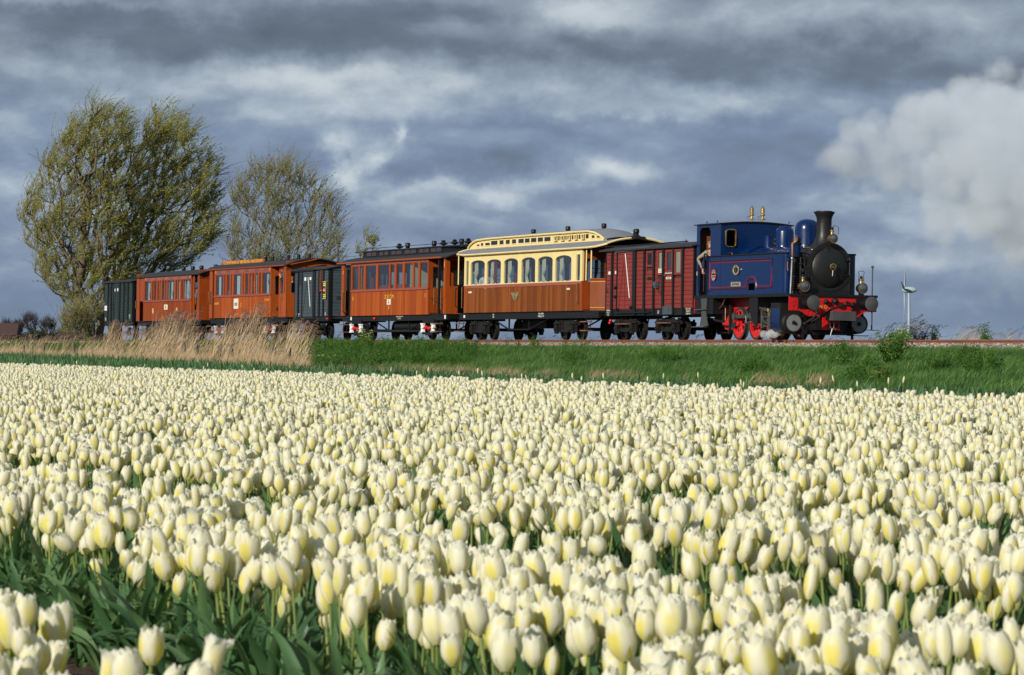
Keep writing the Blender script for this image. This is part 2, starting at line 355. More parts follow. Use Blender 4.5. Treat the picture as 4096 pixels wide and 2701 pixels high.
# ---------------------------------------------------------------- scatter (geometry nodes instances, one object)
def scatter(name, pts, rots, scl, idx, tint, protos):
    c = bpy.data.collections.new(name + '_kinds')
    for i, p in enumerate(protos):
        o = bpy.data.objects.new('%s_kind_%02d' % (name, i), p); c.objects.link(o)
    me = bpy.data.meshes.new(name); N = len(pts)
    me.vertices.add(N); me.vertices.foreach_set('co', np.asarray(pts, dtype=np.float32).ravel())
    for an, ty, arr, f in (('rot','FLOAT_VECTOR',rots,'vector'), ('scl','FLOAT_VECTOR',scl,'vector'), ('tint','FLOAT',tint,'value')):
        a = me.attributes.new(an, ty, 'POINT'); a.data.foreach_set(f, np.asarray(arr, dtype=np.float32).ravel())
    a = me.attributes.new('idx', 'INT', 'POINT'); a.data.foreach_set('value', np.asarray(idx, dtype=np.int32))
    o = bpy.data.objects.new(name, me); COL.objects.link(o)
    g = bpy.data.node_groups.new(name, 'GeometryNodeTree'); g.is_modifier = True
    g.interface.new_socket('Geometry', in_out='INPUT', socket_type='NodeSocketGeometry'); g.interface.new_socket('Geometry', in_out='OUTPUT', socket_type='NodeSocketGeometry')
    gi = g.nodes.new('NodeGroupInput'); go = g.nodes.new('NodeGroupOutput'); ip = g.nodes.new('GeometryNodeInstanceOnPoints')
    ci = g.nodes.new('GeometryNodeCollectionInfo'); ci.inputs[0].default_value = c; ci.inputs['Separate Children'].default_value = True; ci.inputs['Reset Children'].default_value = True
    def na(n, ty):
        x = g.nodes.new('GeometryNodeInputNamedAttribute'); x.data_type = ty; x.inputs[0].default_value = n; return [q for q in x.outputs if q.enabled][0]
    g.links.new(gi.outputs[0], ip.inputs['Points']); g.links.new(ci.outputs[0], ip.inputs['Instance']); ip.inputs['Pick Instance'].default_value = True
    g.links.new(na('idx', 'INT'), ip.inputs['Instance Index'])
    er = g.nodes.new('FunctionNodeEulerToRotation'); g.links.new(na('rot', 'FLOAT_VECTOR'), er.inputs[0]); g.links.new(er.outputs[0], ip.inputs['Rotation'])
    g.links.new(na('scl', 'FLOAT_VECTOR'), ip.inputs['Scale']); g.links.new(ip.outputs[0], go.inputs[0])
    md = o.modifiers.new('scatter', 'NODES'); md.node_group = g
    return tag(o, kind='stuff')
def U(a, b, n): return rng.uniform(a, b, n)
def dta(D, t, z): return np.stack([D*CT - t*ST, D*ST + t*CT, z], 1)
def leafmat(name, c0, c1, c2, transl=.25, rough=.5, spec=.3):
    m, t, b, o = mat_new(name)
    at = t.new('ShaderNodeAttribute'); at.attribute_type = 'INSTANCER'; at.attribute_name = 'tint'
    c = t.new('ShaderNodeTexCoord'); n = t.noise(c.outputs['Object'], 6, 3)
    f = t.m('ADD', t.m('MULTIPLY', at.outputs['Fac'], .6), t.m('MULTIPLY', n, .45))
    cc = t.ramp(f, [(.15, c0), (.5, c1), (.9, c2)])
    t.l.new(cc, b.inputs['Base Color']); b.inputs['Roughness'].default_value = rough; b.inputs['Specular IOR Level'].default_value = spec
    if transl:
        tl = t.new('ShaderNodeBsdfTranslucent'); t.l.new(t.mix(.5, cc, (.12,.2,.02)), tl.inputs[0]); mx = t.new('ShaderNodeMixShader'); mx.inputs[0].default_value = transl
        t.l.new(b.outputs[0], mx.inputs[1]); t.l.new(tl.outputs[0], mx.inputs[2]); t.l.new(mx.outputs[0], o.inputs[0])
    return m
# stones
STONE = None
m, t, b, o = mat_new('ballast_stone'); at = t.new('ShaderNodeAttribute'); at.attribute_type = 'INSTANCER'; at.attribute_name = 'tint'
t.l.new(t.ramp(at.outputs['Fac'], [(0,(.07,.06,.052)),(.3,(.17,.15,.13)),(.55,(.30,.25,.20)),(.8,(.40,.35,.29)),(.93,(.42,.27,.17)),(1,(.5,.48,.45))]), b.inputs['Base Color']); b.inputs['Roughness'].default_value = .85; STONE = m
protos = []
for k in range(6):
    bm = bmesh.new(); bmesh.ops.create_icosphere(bm, subdivisions=1, radius=1)
    for v in bm.verts: v.co *= random.uniform(.65, 1.15)
    bmesh.ops.scale(bm, vec=(1, random.uniform(.6, .9), random.uniform(.5, .8)), verts=bm.verts)
    me = bpy.data.meshes.new('stone'); bm.to_mesh(me); bm.free(); me.materials.append(STONE); protos.append(me)
N = 34000; D = U(44.25, 46.33, N); t_ = U(78, 206, N)
z = np.interp(D, bd, bz) + U(-.012, .02, N); keep = (D > 44.5 + .35*np.sin(t_*.9) * np.sin(t_*.37+1)) ; D, t_, z = D[keep], t_[keep], z[keep]; N = len(D)
s = U(.028, .055, N)
scatter('ballast_stones', dta(D, t_, z), U(0, 6.28, (N,3)), np.stack([s]*3, 1), rng.integers(0, 6, N), U(0, 1, N), protos)
# ================================================================ rolling stock. Vehicle frame: x = along the track towards the engine front, y = away from the field, z = up
class Veh:
    def __init__(s, name, label, cat, u0, group=None):
        s.u0 = u0; x, y, _ = dt(DC, 96.6 - u0)
        s.e = thing(name, label, cat, (x, y, -.013), (R(-1.0), 0, ROTZ), group)
    def mb(s, name, mb, mat, parent=None, smooth=True, ang=35, label=None):
        mb.v = [(p[0] - s.u0, p[1], p[2]) for p in mb.v]
        o = link(name, mb.mesh(name, smooth, ang), mat, parent or s.e)
        if label: o['label'] = label
        return o
    def box(s, name, mat, x0, x1, y0, y1, z0, z1, parent=None, label=None):
        o = link(name, unit(mat), None, parent or s.e, ((x0+x1)/2 - s.u0, (y0+y1)/2, (z0+z1)/2), (0,0,0), (abs(x1-x0), abs(y1-y0), abs(z1-z0)))
        if label: o['label'] = label
        return o
    def text(s, txt, mat, x, z, size, y=-1.27, parent=None, rot=(R(90),0,0), sx=1, name='lettering', shear=0, ext=.002, al='CENTER'):
        cu = bpy.data.curves.new(name, 'FONT'); cu.body = txt; cu.size = size; cu.extrude = ext; cu.align_x = al; cu.align_y = 'CENTER'; cu.shear = shear; cu.resolution_u = 3
        cu.materials.append(mat); o = bpy.data.objects.new(name, cu); COL.objects.link(o); o.parent = parent or s.e
        o.location = (x - s.u0, y, z); o.rotation_euler = rot; o.scale = (sx, 1, 1); return o
def arcz(y, hw, z0, rise): return z0 + rise*(1 - (y/hw)**2)
def roof_shell(v, name, mat, x0, x1, hw, z0, rise, th=.045, n=14, parent=None):
    mb = MB(); top = [(hw*(-1+2*i/n), arcz(hw*(-1+2*i/n), hw, z0, rise)) for i in range(n+1)]
    poly = top + [(y, z-th) for y, z in reversed(top)]
    mb.prism(poly, x0, x1, 'x'); return v.mb(name, mb, mat, parent)
# wheel set
def wheel_mesh(r, spoke=False, n=28):
    mb = MB(); mb.lathe([(r-.075,-.065),(r-.005,-.065),(r,-.05),(r,.04),(r+.028,.045),(r+.028,.065),(r-.075,.065)], ax='y', n=n, caps=False)
    mb.lathe([(.001,-.03),(r-.08,-.02),(r-.08,.02),(.001,.03)], ax='y', n=n, caps=False) if not spoke else None
    mb.lathe([(.001,-.09),(.09,-.09),(.10,.06),(.001,.06)], ax='y', n=14, caps=False)
    return mb
WM = wheel_mesh(.37).mesh('wheel'); WM.materials.append(GRIME)
SPR = MB()
for k in range(5): SPR.box(-.32+.05*k, .32-.05*k, -.035, .035, -.10+.022*k-.02, -.10+.022*k)
SPRM = SPR.mesh('leaf_spring', False); SPRM.materials.append(GRIME)
AXB = MB().box(-.10,.10,-.09,.03,-.13,.13).box(-.13,.13,-.06,0,-.17,-.13).cyl((0,-.09,0),(0,-.13,0),.07,.06,10).mesh('axle_box'); AXB.materials.append(GRIME)
def bogie(v, xc, wb=1.3, white=False, r=.37):
    b = bpy.data.objects.new('bogie', None); COL.objects.link(b); b.parent = v.e; b.location = (xc - v.u0, 0, 0)
    for dx in (-wb/2, wb/2):
        for sy in (-1, 1): link('wheel', WM, None, b, (dx, .75*sy, r), (0, 0, 0 if sy < 0 else PI), (r/.37,)*3)
        link('axle', MB().cyl((0,-.7,0),(0,.7,0),.055).mesh('axle'), GRIME, b, (dx, 0, r))
    for sy in (-1, 1):
        mb = MB(); L = wb/2 + .42
        mb.prism([(-L,.50),(-L,.60),(-wb/2+.2,.66),(wb/2-.2,.66),(L,.60),(L,.50),(wb/2-.25,.44),(.25,.30),(-.25,.30),(-wb/2+.25,.44)], sy*1.0-.02, sy*1.0+.02)
        mb.box(-.34,.34, sy*1.06-.03, sy*1.06+.03, .26,.34)
        for q in (-.34,.34,-wb/2-.2,wb/2+.2,-wb/2+.2,wb/2-.2): mb.box(q-.03,q+.03, sy*1.03-.03, sy*1.03+.03, .3 if abs(q)<.5 else .24, .7)
        link('side_frame', mb.mesh('side_frame', False), GRIME, b)
        for dx in (-wb/2, wb/2):
            link('axle_box', AXB, None, b, (dx, sy*1.06, r), (0,0,0 if sy<0 else PI))
            link('leaf_spring', SPRM, None, b, (dx, sy*1.06, .66))
        if white and sy < 0:
            for dx in (-.58,.58):
                wb_ = MB().box(dx-.12,dx+.12,-1.24,-1.16,.30,.60).box(dx-.14,dx+.14,-1.26,-1.16,.57,.62).box(dx-.14,dx+.14,-1.26,-1.16,.28,.33).box(dx-.03,dx+.16,-1.28,-1.24,.43,.47)
                link('axle_box_cover', wb_.mesh('axle_box_cover', False), WHITEP, b)['label'] = 'white painted axle box cover'
            hb = MB().prism([(-.55,.62),(.55,.62),(.62,.75),(.5,.80),(-.5,.80),(-.62,.75)], -1.2,-1.1).box(-.45,.45,-1.22,-1.2,.66,.68).box(-.45,.45,-1.22,-1.2,.72,.74)
            hb.prism([(-.5,.27),(.5,.27),(.35,.16),(-.35,.16)], -1.18,-1.12)
            link('spring_hanger', hb.mesh('spring_hanger', False), BLACK, b)
    if white:
        mb = MB()
        for k in range(9):
            a = k/8; mb.sphere((-.38+.76*a, -1.16, .45+.03*math.sin(9*a)), .05+.03*math.cos(12*a), 7, 5)
        link('coupling_spring', mb.mesh('coupling_spring'), REDB, b)
    return b
def steps(v, x, zs=(.60,.30), w=.55, mat=None, y=-1.28):
    s_ = MB()
    for q in (x-w*.42, x+w*.42): s_.tube([(q, y+.12, .80), (q+.04, y+.05, zs[-1])], .014, 6)
    p = v.mb('step_hanger', s_, BLACK)
    for z in zs: v.box('step_board', mat or STEPW, x-w/2, x+w/2, y-.1, y+.14, z-.018, z+.018)
STEPW = paint('worn_step_board', (.20,.075,.05), .8, var=.25, scale=5)
def rail(v, name, mat, path, r=.018, parent=None): return v.mb(name, MB().tube(path, r, 7), mat, parent)
def handrail(v, x, z0, z1, y=-1.25, mat=None, off=.07):
    return rail(v, 'handrail', mat or BRASS, [(x,y,z0-.0),(x,y-off,z0+.03),(x,y-off,z0+.12),(x,y-off,z1-.12),(x,y-off,z1-.03),(x,y,z1)], .019)
VENT1 = MB().lathe([(.001,0),(.13,0),(.13,.02),(.085,.03),(.095,.12),(.11,.14),(.10,.24),(.085,.26),(.001,.27)], n=16).mesh('barrel_ventilator')
VENT2 = MB().lathe([(.001,0),(.05,0),(.05,.05),(.17,.10),(.17,.12),(.08,.19),(.09,.24),(.001,.27)], n=16).mesh('torpedo_ventilator')
VENT3 = MB().lathe([(.001,-.02),(.30,-.02),(.27,.03),(.10,.055),(.075,.07),(.075,.22),(.001,.22)], n=18).mesh('mushroom_ventilator')
for q in (VENT1, VENT2, VENT3): q.materials.append(BLACK)
VENTB = [VENT1, VENT2, VENT3]
def vent(v, k, x, y, z, s=1): return link('ventilator', VENTB[k], None, v.e, (x - v.u0, y, z), (0,0,random.random()), (s,s,s))
def pane(v, x0, x1, z0, z1, y=-1.215, mat=None):
    return v.box('window_pane', mat or GLASS, x0, x1, y-.004, y+.004, z0, z1)
def curtain(v, x0, x1, z0, z1, y, mat=None, tie=.45, lean=0, n=18):
    mb = MB(); rows = []
    for i in range(9):
        f = i/8; z = z1 + (z0-z1)*f; wd = 1 - .55*math.exp(-((f-tie-.25)/.14)**2) if tie else 1
        row = []
        for j in range(n+1):
            g = j/n; row.append((x0 + (x1-x0)*(g*wd) + lean*f, y + .022*math.sin(g*26), z))
        rows.append(row)
    for r_ in rows: pass
    vs = [p for r_ in rows for p in r_]; m = n+1
    mb.add(vs, [(i*m+j, i*m+j+1, (i+1)*m+j+1, (i+1)*m+j) for i in range(8) for j in range(n)])
    return v.mb('curtain', mb, mat or CURT)
def seats(v, x0, x1, step=1.5):
    x = x0 + .5
    while x < x1 - .3:
        for y0, y1 in ((-1.05,-.25),(.25,1.05)):
            v.mb('seat', MB().box(x-.05,x+.05,y0,y1,1.3,1.95).box(x-.5,x+.5,y0,y1,1.3,1.42), SEATM)
        x += step
def boards(v, mat, x0, x1, z0, z1, n, y=-1.25, th=.022, name='board'):
    wd = (x1-x0)/n
    for k in range(n):
        v.box(name, mat, x0+k*wd+.004, x0+(k+1)*wd-.004, y-th/2+random.uniform(-.002,.002), y+th/2, z0, z1)
    v.box('board_backing', BLACKB, x0, x1, y+th/2+.001, y+th/2+.012, z0, z1)
BLACKB = paint('dark_backing_wood', (.05,.018,.008), .7)  # dark wood backing behind the board joints and the louvers
def windows_side(v, wins, x0, x1, z0, z1, fr, y=-1.235, far=True, panemat=None):
    """glazed band: panes with the posts between them"""
    edges = [x0] + [q for w_ in wins for q in w_] + [x1]
    for sy in ((-1, 1) if far else (-1,)):
        yy = abs(y)*sy
        for a, b_ in zip(edges[0::2], edges[1::2]):
            if b_-a > .02: v.box('window_post', fr, a, b_, yy-.03, yy+.03, z0, z1)
        for a, b_ in wins:
            v.box('window_pane', panemat or GLASS, a, b_, yy+.01*-sy-.004, yy+.01*-sy+.004, z0, z1)
            if sy < 0:
                v.box('window_sash', fr, a, b_, yy-.012, yy+.02, z0, z0+.03); v.box('window_sash', fr, a, b_, yy-.012, yy+.02, z1-.03, z1)
def interior(v, x0, x1, zc=2.98, hw=1.2):
    v.box('floor', INNER, x0, x1, -hw, hw, .97, 1.02); v.box('ceiling', CEILM, x0, x1, -hw, hw, zc, zc+.02)
def bulkhead(v, x, mat, z1=2.98, hw=1.21, door=(-.35,.35)):
    a, b_ = door
    v.mb('bulkhead', MB().box(x-.02,x+.02,-hw,a,1.0,1.95).box(x-.02,x+.02,b_,hw,1.0,1.95).box(x-.02,x+.02,-hw,hw,2.75,z1).box(x-.02,x+.02,-hw,-hw+.12,1.95,2.75)
         .box(x-.02,x+.02,hw-.12,hw,1.95,2.75).box(x-.02,x+.02,a-.08,a,1.95,2.75).box(x-.02,x+.02,b_,b_+.08,1.95,2.75), mat, smooth=False)
    for p, q in ((-hw+.12,a-.08),(b_+.08,hw-.12)): v.box('bulkhead_pane', GLASS, x-.004,x+.004,p,q,1.95,2.75)
    v.mb('end_door', MB().box(x-.018,x+.018,a,b_,1.0,1.9).box(x-.018,x+.018,a,a+.09,1.9,2.75).box(x-.018,x+.018,b_-.09,b_,1.9,2.75).box(x-.018,x+.018,a,b_,2.65,2.75), mat, smooth=False)
def louvers(v, x0, x1, z0, z1, y=-1.262, n=6, mat=None):
    v.box('vent_opening', BLACKB, x0, x1, y+.004, y+.012, z0, z1)
    for k in range(n):
        z = z0 + (z1-z0)*(k+.5)/n; v.box('louver', mat or TEAKX, x0, x1, y-.014, y, z-.006, z+.012)
def underframe(v, x0, x1, z0=.73, z1=.96, hw=1.17, truss=None):
    v.box('sole_bar', BLACK, x0, x1, -hw, -hw+.08, z0, z1); v.box('sole_bar', BLACK, x0, x1, hw-.08, hw, z0, z1)
    v.box('underframe', BLACK, x0, x1, -hw+.08, hw-.08, z0+.06, z1-.01)
    mb = MB(); n = int((x1-x0)/.16)
    for k in range(n): mb.box(x0+.08+k*.16-.008, x0+.08+k*.16+.008, -hw-.01, -hw, z1-.035, z1-.019)
    tag(v.mb('rivet_row', mb, BLACK, smooth=False), kind='stuff')
    if truss:
        a, b_, c, d = truss
        v.mb('truss_rod', MB().tube([(a,-.98,.76),(b_,-.98,.36),(c,-.98,.36),(d,-.98,.76)], .028, 6).box(b_-.025,b_+.025,-1.0,-.95,.34,.76).box(c-.025,c+.025,-1.0,-.95,.34,.76), BLACK)
        v.mb('truss_rod', MB().tube([(a,.98,.76),(b_,.98,.36),(c,.98,.36),(d,.98,.76)], .028, 6).box(b_-.025,b_+.025,.95,1.0,.34,.76).box(c-.025,c+.025,.95,1.0,.34,.76), BLACK)
        v.mb('brake_gear', MB().box(b_-.2,c+.2,-.4,.3,.42,.70).cyl((b_-.6,-.1,.55),(c+.7,-.1,.5),.03).box(a+.4,b_,-.2,.2,.5,.62), GRIME)
def endplat_rail(v, x, sgn):   # simple gate rails between platform end posts
    mb = MB()
    for z in (1.25,1.5,1.75,2.0): mb.tube([(x,-1.1,z),(x,1.1,z)], .011, 5)
    v.mb('gate_rail', mb, BLACK)
def coupler(v, x, sgn):
    v.mb('buffer', MB().cyl((x,0,.88),(x+sgn*.32,0,.88),.07).lathe([(.001,0),(.20,0),(.20,.03),(.001,.05)], (x+sgn*.32,0,.88), 'x', 16), BLACK)
    v.mb('brake_hose', MB().tube([(x,.35,.8),(x+sgn*.12,.36,.55),(x+sgn*.25,.34,.5)], .025, 6), BLACK)

# ---------------------------------------------------------------- cream clerestory coach
def plain_lower(v, x0, x1, mat): v.box('side_wall', mat, x0, x1, 1.22, 1.25, .98, 1.99)
v = Veh('clerestory_coach', 'varnished teak coach with cream arched windows and a cream clerestory roof', 'coach', -21.7, 'passenger coaches of the train')
x0, x1 = -27.84, -16.32
underframe(v, x0-.7, x1+1.3, truss=(-25.6,-23.9,-21.9,-20.0))
boards(v, TEAK_D, x0+.1, x1-.1, .98, 1.86, 56); plain_lower(v, x0, x1, TEAK)
for q in (x0, x1-.12): v.box('corner_post', TEAK, q, q+.12, -1.27, -1.22, .98, 1.99)
v.box('waist_rail', TEAKX, x0+.12, x1-.12, -1.275, -1.22, 1.87, 1.97)
v.box('window_sill', CREAM, x0, x1, -1.285, -1.20, 1.975, 2.005)
for k in range(24): v.mb('sill_stud', MB().box(-27.3+.45*k-.02, -27.3+.45*k+.02, -1.29,-1.25,2.0,2.03), CREAM, smooth=False) if k % 1 == 0 else None
W8 = [(-27.67,-27.4),(-27.18,-25.71),(-25.5,-24.06),(-23.77,-22.37),(-22.04,-20.68),(-20.44,-19.03),(-18.79,-17.3),(-16.85,-16.51)]
edges = [x0] + [q for w_ in W8 for q in w_] + [x1]
for sy in (-1, 1):
    y = 1.235*sy
    for a, b_ in zip(edges[0::2], edges[1::2]): v.box('window_post', CREAM, a, b_, y-.035, y+.035, 2.005, 2.72)
    for a, b_ in W8:
        v.box('window_pane', GLASS, a, b_, y-.004, y+.004, 2.005, 3.0)
        c = (a+b_)/2; hw = (b_-a)/2; rise = .17 if hw > .4 else 0.0
        top = [(c + hw*math.cos(PI*k/12), 2.72 + (rise*math.sin(PI*k/12)**.8 if rise else .17)) for k in range(13)]
        poly = [(a, 3.10), (b_, 3.10)] + [(b_, 2.72)]*0 + top
        v.mb('arched_head', MB().prism(poly, y-.03, y+.03), CREAM, smooth=False)
    for a, b_ in zip(edges[0::2], edges[1::2]): v.box('window_head_post', CREAM, a, b_, y-.034, y+.034, 2.72, 3.10)
v.box('cornice', CREAM, x0-.05, x1+.05, -1.30, -1.22, 3.045, 3.10)
interior(v, x0, x1, 3.05); bulkhead(v, x0+.02, TEAK, 3.05); bulkhead(v, x1-.02, TEAK, 3.05); bulkhead(v, -24.9, TEAK, 3.05); seats(v, x0+.5, x1-.3, 1.6)
for a, b_ in W8[1:7]: curtain(v, a+.05, a+.36, 2.03, 2.86, -1.12, tie=.5)
for a, b_ in W8[1:7]: curtain(v, b_-.34, b_-.06, 2.03, 2.86, 1.12, tie=.5)
# lower roof: grey canvas deck with yellow fascia, hooded ends over both platforms
hw = 1.36
mb = MB(); rings = []
for x, k in ((-28.95,.80),(-28.75,.90),(-28.3,.97),(-27.6,1),(-16.5,1),(-15.6,1),(-15.0,.97),(-14.65,.90),(-14.5,.82)):
    n = 14; h = hw*k; zc = 3.13 + .02*(1-k)
    top = [(h*(-1+2*i/n), zc + .30*(1-(h*(-1+2*i/n)/hw)**2)) for i in range(n+1)]
    rings.append([(x, y, z) for y, z in top] + [(x, y, z-.045) for y, z in reversed(top)])
mb.rings(rings); v.mb('roof', mb, ROOFG)
for sy in (-1, 1): v.mb('roof_fascia', MB().tube([(-28.95,sy*hw*.80,3.215),(-28.75,sy*hw*.90,3.165),(-28.3,sy*hw*.97,3.125),(-27.6,sy*hw,3.10),(-16.5,sy*hw,3.10),(-15.6,sy*hw,3.10),(-15.0,sy*hw*.97,3.12),(-14.65,sy*hw*.90,3.165),(-14.5,sy*hw*.82,3.21)], .035, 6), CREAM)
for x, k in ((-28.96,.80),(-14.49,.82)):
    v.mb('roof_fascia', MB().tube([(x, hw*k*(-1+2*i/14), 3.125 + .30*(1-(k*(-1+2*i/14))**2)) for i in range(15)], .04, 6), CREAM)
v.mb('platform_ceiling_lining', MB().box(-16.3,-14.6,-1.1,1.1,3.10,3.12).box(-28.85,-27.85,-1.05,1.05,3.10,3.12), TEAK)
# clerestory
ch = .64; prof = [(-29.0,3.42),(-28.8,3.53),(-28.5,3.63),(-28.1,3.69),(-27.0,3.72),(-22,3.73),(-18,3.73),(-17.2,3.72),(-16.6,3.66),(-16.1,3.54),(-15.75,3.42)]
for sy in (-1, 1):
    v.mb('clerestory_side', MB().prism([(x, z-.03) for x, z in prof] + [(-15.75,3.36),(-29.0,3.36)], sy*ch-.02, sy*ch+.02), CREAM, smooth=False)
CW = [(-28.18,-27.88),(-27.75,-27.49),(-27.29,-26.81),(-26.69,-26.02),(-25.81,-25.39),(-25.18,-24.76),(-24.55,-24.13),(-23.91,-23.37),(-23.27,-22.79),(-22.67,-22.13),(-22.01,-21.49),(-21.37,-20.77),(-20.38,-20.11),(-19.72,-19.44),(-19.07,-18.84),(-18.45,-18.22),(-17.82,-17.56),(-16.97,-16.71),(-16.53,-16.23)]
for i, (a, b_) in enumerate(CW):
    zt = 3.625 if 2 < i < 17 else (3.57 if i in (1,2,17) else 3.53)
    f = v.mb('clerestory_window', MB().box(a-.035,b_+.035,-ch-.035,-ch-.02,3.435,3.465).box(a-.035,b_+.035,-ch-.035,-ch-.02,zt-.01,zt+.025).box(a-.035,a,-ch-.035,-ch-.02,3.465,zt-.01).box(b_,b_+.035,-ch-.035,-ch-.02,3.465,zt-.01), CREAM, smooth=False)
    o = v.box('pane', GLASSD, a, b_, -ch-.028, -ch-.021, 3.465, zt-.01, f)
    if 11 < i < 17: f.rotation_euler = (R(0), 0, 0); v.box('window_gap', BLACK, b_+.05, b_+.28, -ch-.026, -ch-.021, 3.47, zt-.01); v.mb('tilted_sash', MB().box(a-.03,b_+.03,-ch-.10,-ch-.08,3.44,3.47).box(a-.03,a,-ch-.10,-ch-.08,3.44,zt).box(b_,b_+.03,-ch-.10,-ch-.08,3.44,zt).box(a-.03,b_+.03,-ch-.10,-ch-.08,zt-.03,zt), CREAM, smooth=False)
rings = []
for x, z in prof:
    h = ch + .07; rings.append([(x, h*(-1+i/4), z + .10*(1-(-1+i/4)**2)) for i in range(9)] + [(x, h*(1-i/4), z-.03 + .10*(1-(1-i/4)**2)) for i in range(9)])
v.mb('clerestory_roof', MB().rings(rings), ROOFG)
for sy in (-1, 1): v.mb('clerestory_fascia', MB().tube([(x, sy*(ch+.075), z-.015) for x, z in prof], .036, 6), CREAM)
for k, x, y, z in ((0,-24.14,0,3.80),(0,-20.82,0,3.81),(0,-17.51,0,3.81)): vent(v, k, x, y, z-.03, .85)
vent(v, 0, -14.6-.25+.2, 0.0, 3.5, .9); vent(v, 2, -14.7, .0, 3.43, 1.25)
# platforms
for xa, xb, s_ in ((x0-1.0, x0, -1), (x1, x1+1.45, 1)):
    v.box('platform_floor', BLACK, min(xa,xb), max(xa,xb), -1.05, 1.05, .90, .97)
BROWNP = paint('brown_dash_panel', (.20,.052,.018), .5, spec=.2, var=.08)
for xe, s_, mt in ((x1+.65, 1, BROWNP), (x0-.80, -1, BLACK)):
    rg = []
    for i in range(13):
        y = -1.22 + 2.44*i/12; x = xe + s_*.75*(1-(abs(y)/1.22)**2.6); rg.append((x, y))
    m2 = MB()
    for i in range(12):
        (xa, ya), (xb, yb) = rg[i], rg[i+1]
        m2.add([(xa,ya,.98),(xb,yb,.98),(xb,yb,2.03),(xa,ya,2.03),(xa-s_*.03,ya,.98),(xb-s_*.03,yb,.98),(xb-s_*.03,yb,2.03),(xa-s_*.03,ya,2.03)], [(0,1,2,3),(7,6,5,4),(3,2,6,7),(0,4,5,1)])
    dp = v.mb('dash_panel', m2, mt)
    v.mb('dash_rail', MB().tube([(x+s_*.01, y, 2.04) for x, y in rg], .025, 6), TEAK if s_ > 0 else BLACK)
    if s_ > 0:
        for zz_ in (1.08, 1.95): v.mb('lining', MB().tube([(x+.006, y, zz_) for x, y in rg[:-1]], .010, 4), OCHRE)
        v.text('21', OCHRE, xe+.62, 1.5, .34, y=-.62, rot=(R(90),0,R(33)))
        v.mb('lamp_socket', MB().cyl((xe+.6,-.75,1.28),(xe+.72,-.85,1.26),.07), BLACK)
    for y in (-1.2, 1.2): v.mb('platform_pillar', MB().cyl((xe,y,2.03),(xe,y,3.12),.025), CREAM if s_ < 0 or y < 0 else TEAK)
    v.mb('gate_rail', MB().tube([(xe,-1.18,2.4),(xe,1.18,2.4)], .01, 5).tube([(xe,-1.18,2.25),(xe,1.18,2.25)], .01, 5), BLACK)
rail(v, 'platform_pillar', CREAM, [(-16.0,-1.25,2.0),(-15.98,-1.25,3.1)], .022)
handrail(v, -16.6, 1.2, 1.92, -1.27, COPPER); handrail(v, -27.95, 1.15, 1.95, -1.24, BRASS); handrail(v, -28.75, 1.2, 1.9, -1.2, BLACK)
em = v.mb('winged_wheel_emblem', MB().prism([(-23.04,1.68),(-22.16,1.68),(-22.47,1.40),(-22.60,1.33),(-22.73,1.40)], -1.275,-1.262), paint('emblem_green', (.13,.11,.04), .5), smooth=False)
for s_ in (-1,1):
    for k in range(5): v.box('wing_feather', paint('emblem_gold', (.30,.24,.09), .45) if 'emblem_gold' not in bpy.data.materials else bpy.data.materials['emblem_gold'], -22.6+s_*.12, -22.6+s_*(.37-.05*k), -1.279,-1.275, 1.635-.045*k, 1.66-.045*k, em)
v.mb('emblem_wheel', MB().lathe([(.07,0),(.095,0),(.095,.01),(.07,.01)], (-22.6,-1.285,1.52), 'y', 14, False), bpy.data.materials['emblem_gold'], em)
v.box('data_plate', CARD, -27.38,-27.05,-1.266,-1.262,1.70,1.76); v.box('data_plate', CARD, -17.7,-17.42,-1.266,-1.262,1.70,1.76)
for x, tt in ((-25.0,'22.4\n13.8'),(-20.3,'REV 12.05.98\n13500 kg  L 13.7')): v.text(tt, WHITEP, x, .855, .085, y=-1.176)
v.box('number_plate', WHITEP, -28.1,-27.95,-1.176,-1.17,.80,.90)
bogie(v, -26.7, 1.4); bogie(v, -18.25, 1.5)
steps(v, -28.3); steps(v, -15.9)
coupler(v, x1+1.35, 1); coupler(v, x0-1.5, -1)
coachA = v

# ---------------------------------------------------------------- generic teak coach
def teak_coach(name, label, u0, x0, x1, ends, wins, nb, mat, zb=.97, zs=1.97, zw=2.93, ze=3.08, rise=.33, letterboard=None, group='passenger coaches of the train'):
    v = Veh(name, label, 'coach', u0, group)
    boards(v, mat, x0+.07, x1-.07, zb, zs-.07, nb); plain_lower(v, x0, x1, TEAK)
    for q in (x0, x1-.07): v.box('corner_post', TEAK, q, q+.07, -1.275, -1.20, zb, ze)
    v.box('waist_rail', TEAKX, x0, x1, -1.30, -1.22, zs-.065, zs)
    windows_side(v, wins, x0+.07, x1-.07, zs, zw, TEAK)
    v.box('letter_board', TEAKX, x0, x1, -1.262, -1.21, zw, ze); v.box('letter_board', TEAKX, x0, x1, 1.21, 1.262, zw, ze)
    interior(v, x0, x1, zw+.03); bulkhead(v, x0+.02, TEAK, ze-.02); bulkhead(v, x1-.02, TEAK, ze-.02); seats(v, x0+.4, x1, 1.5)
    return v
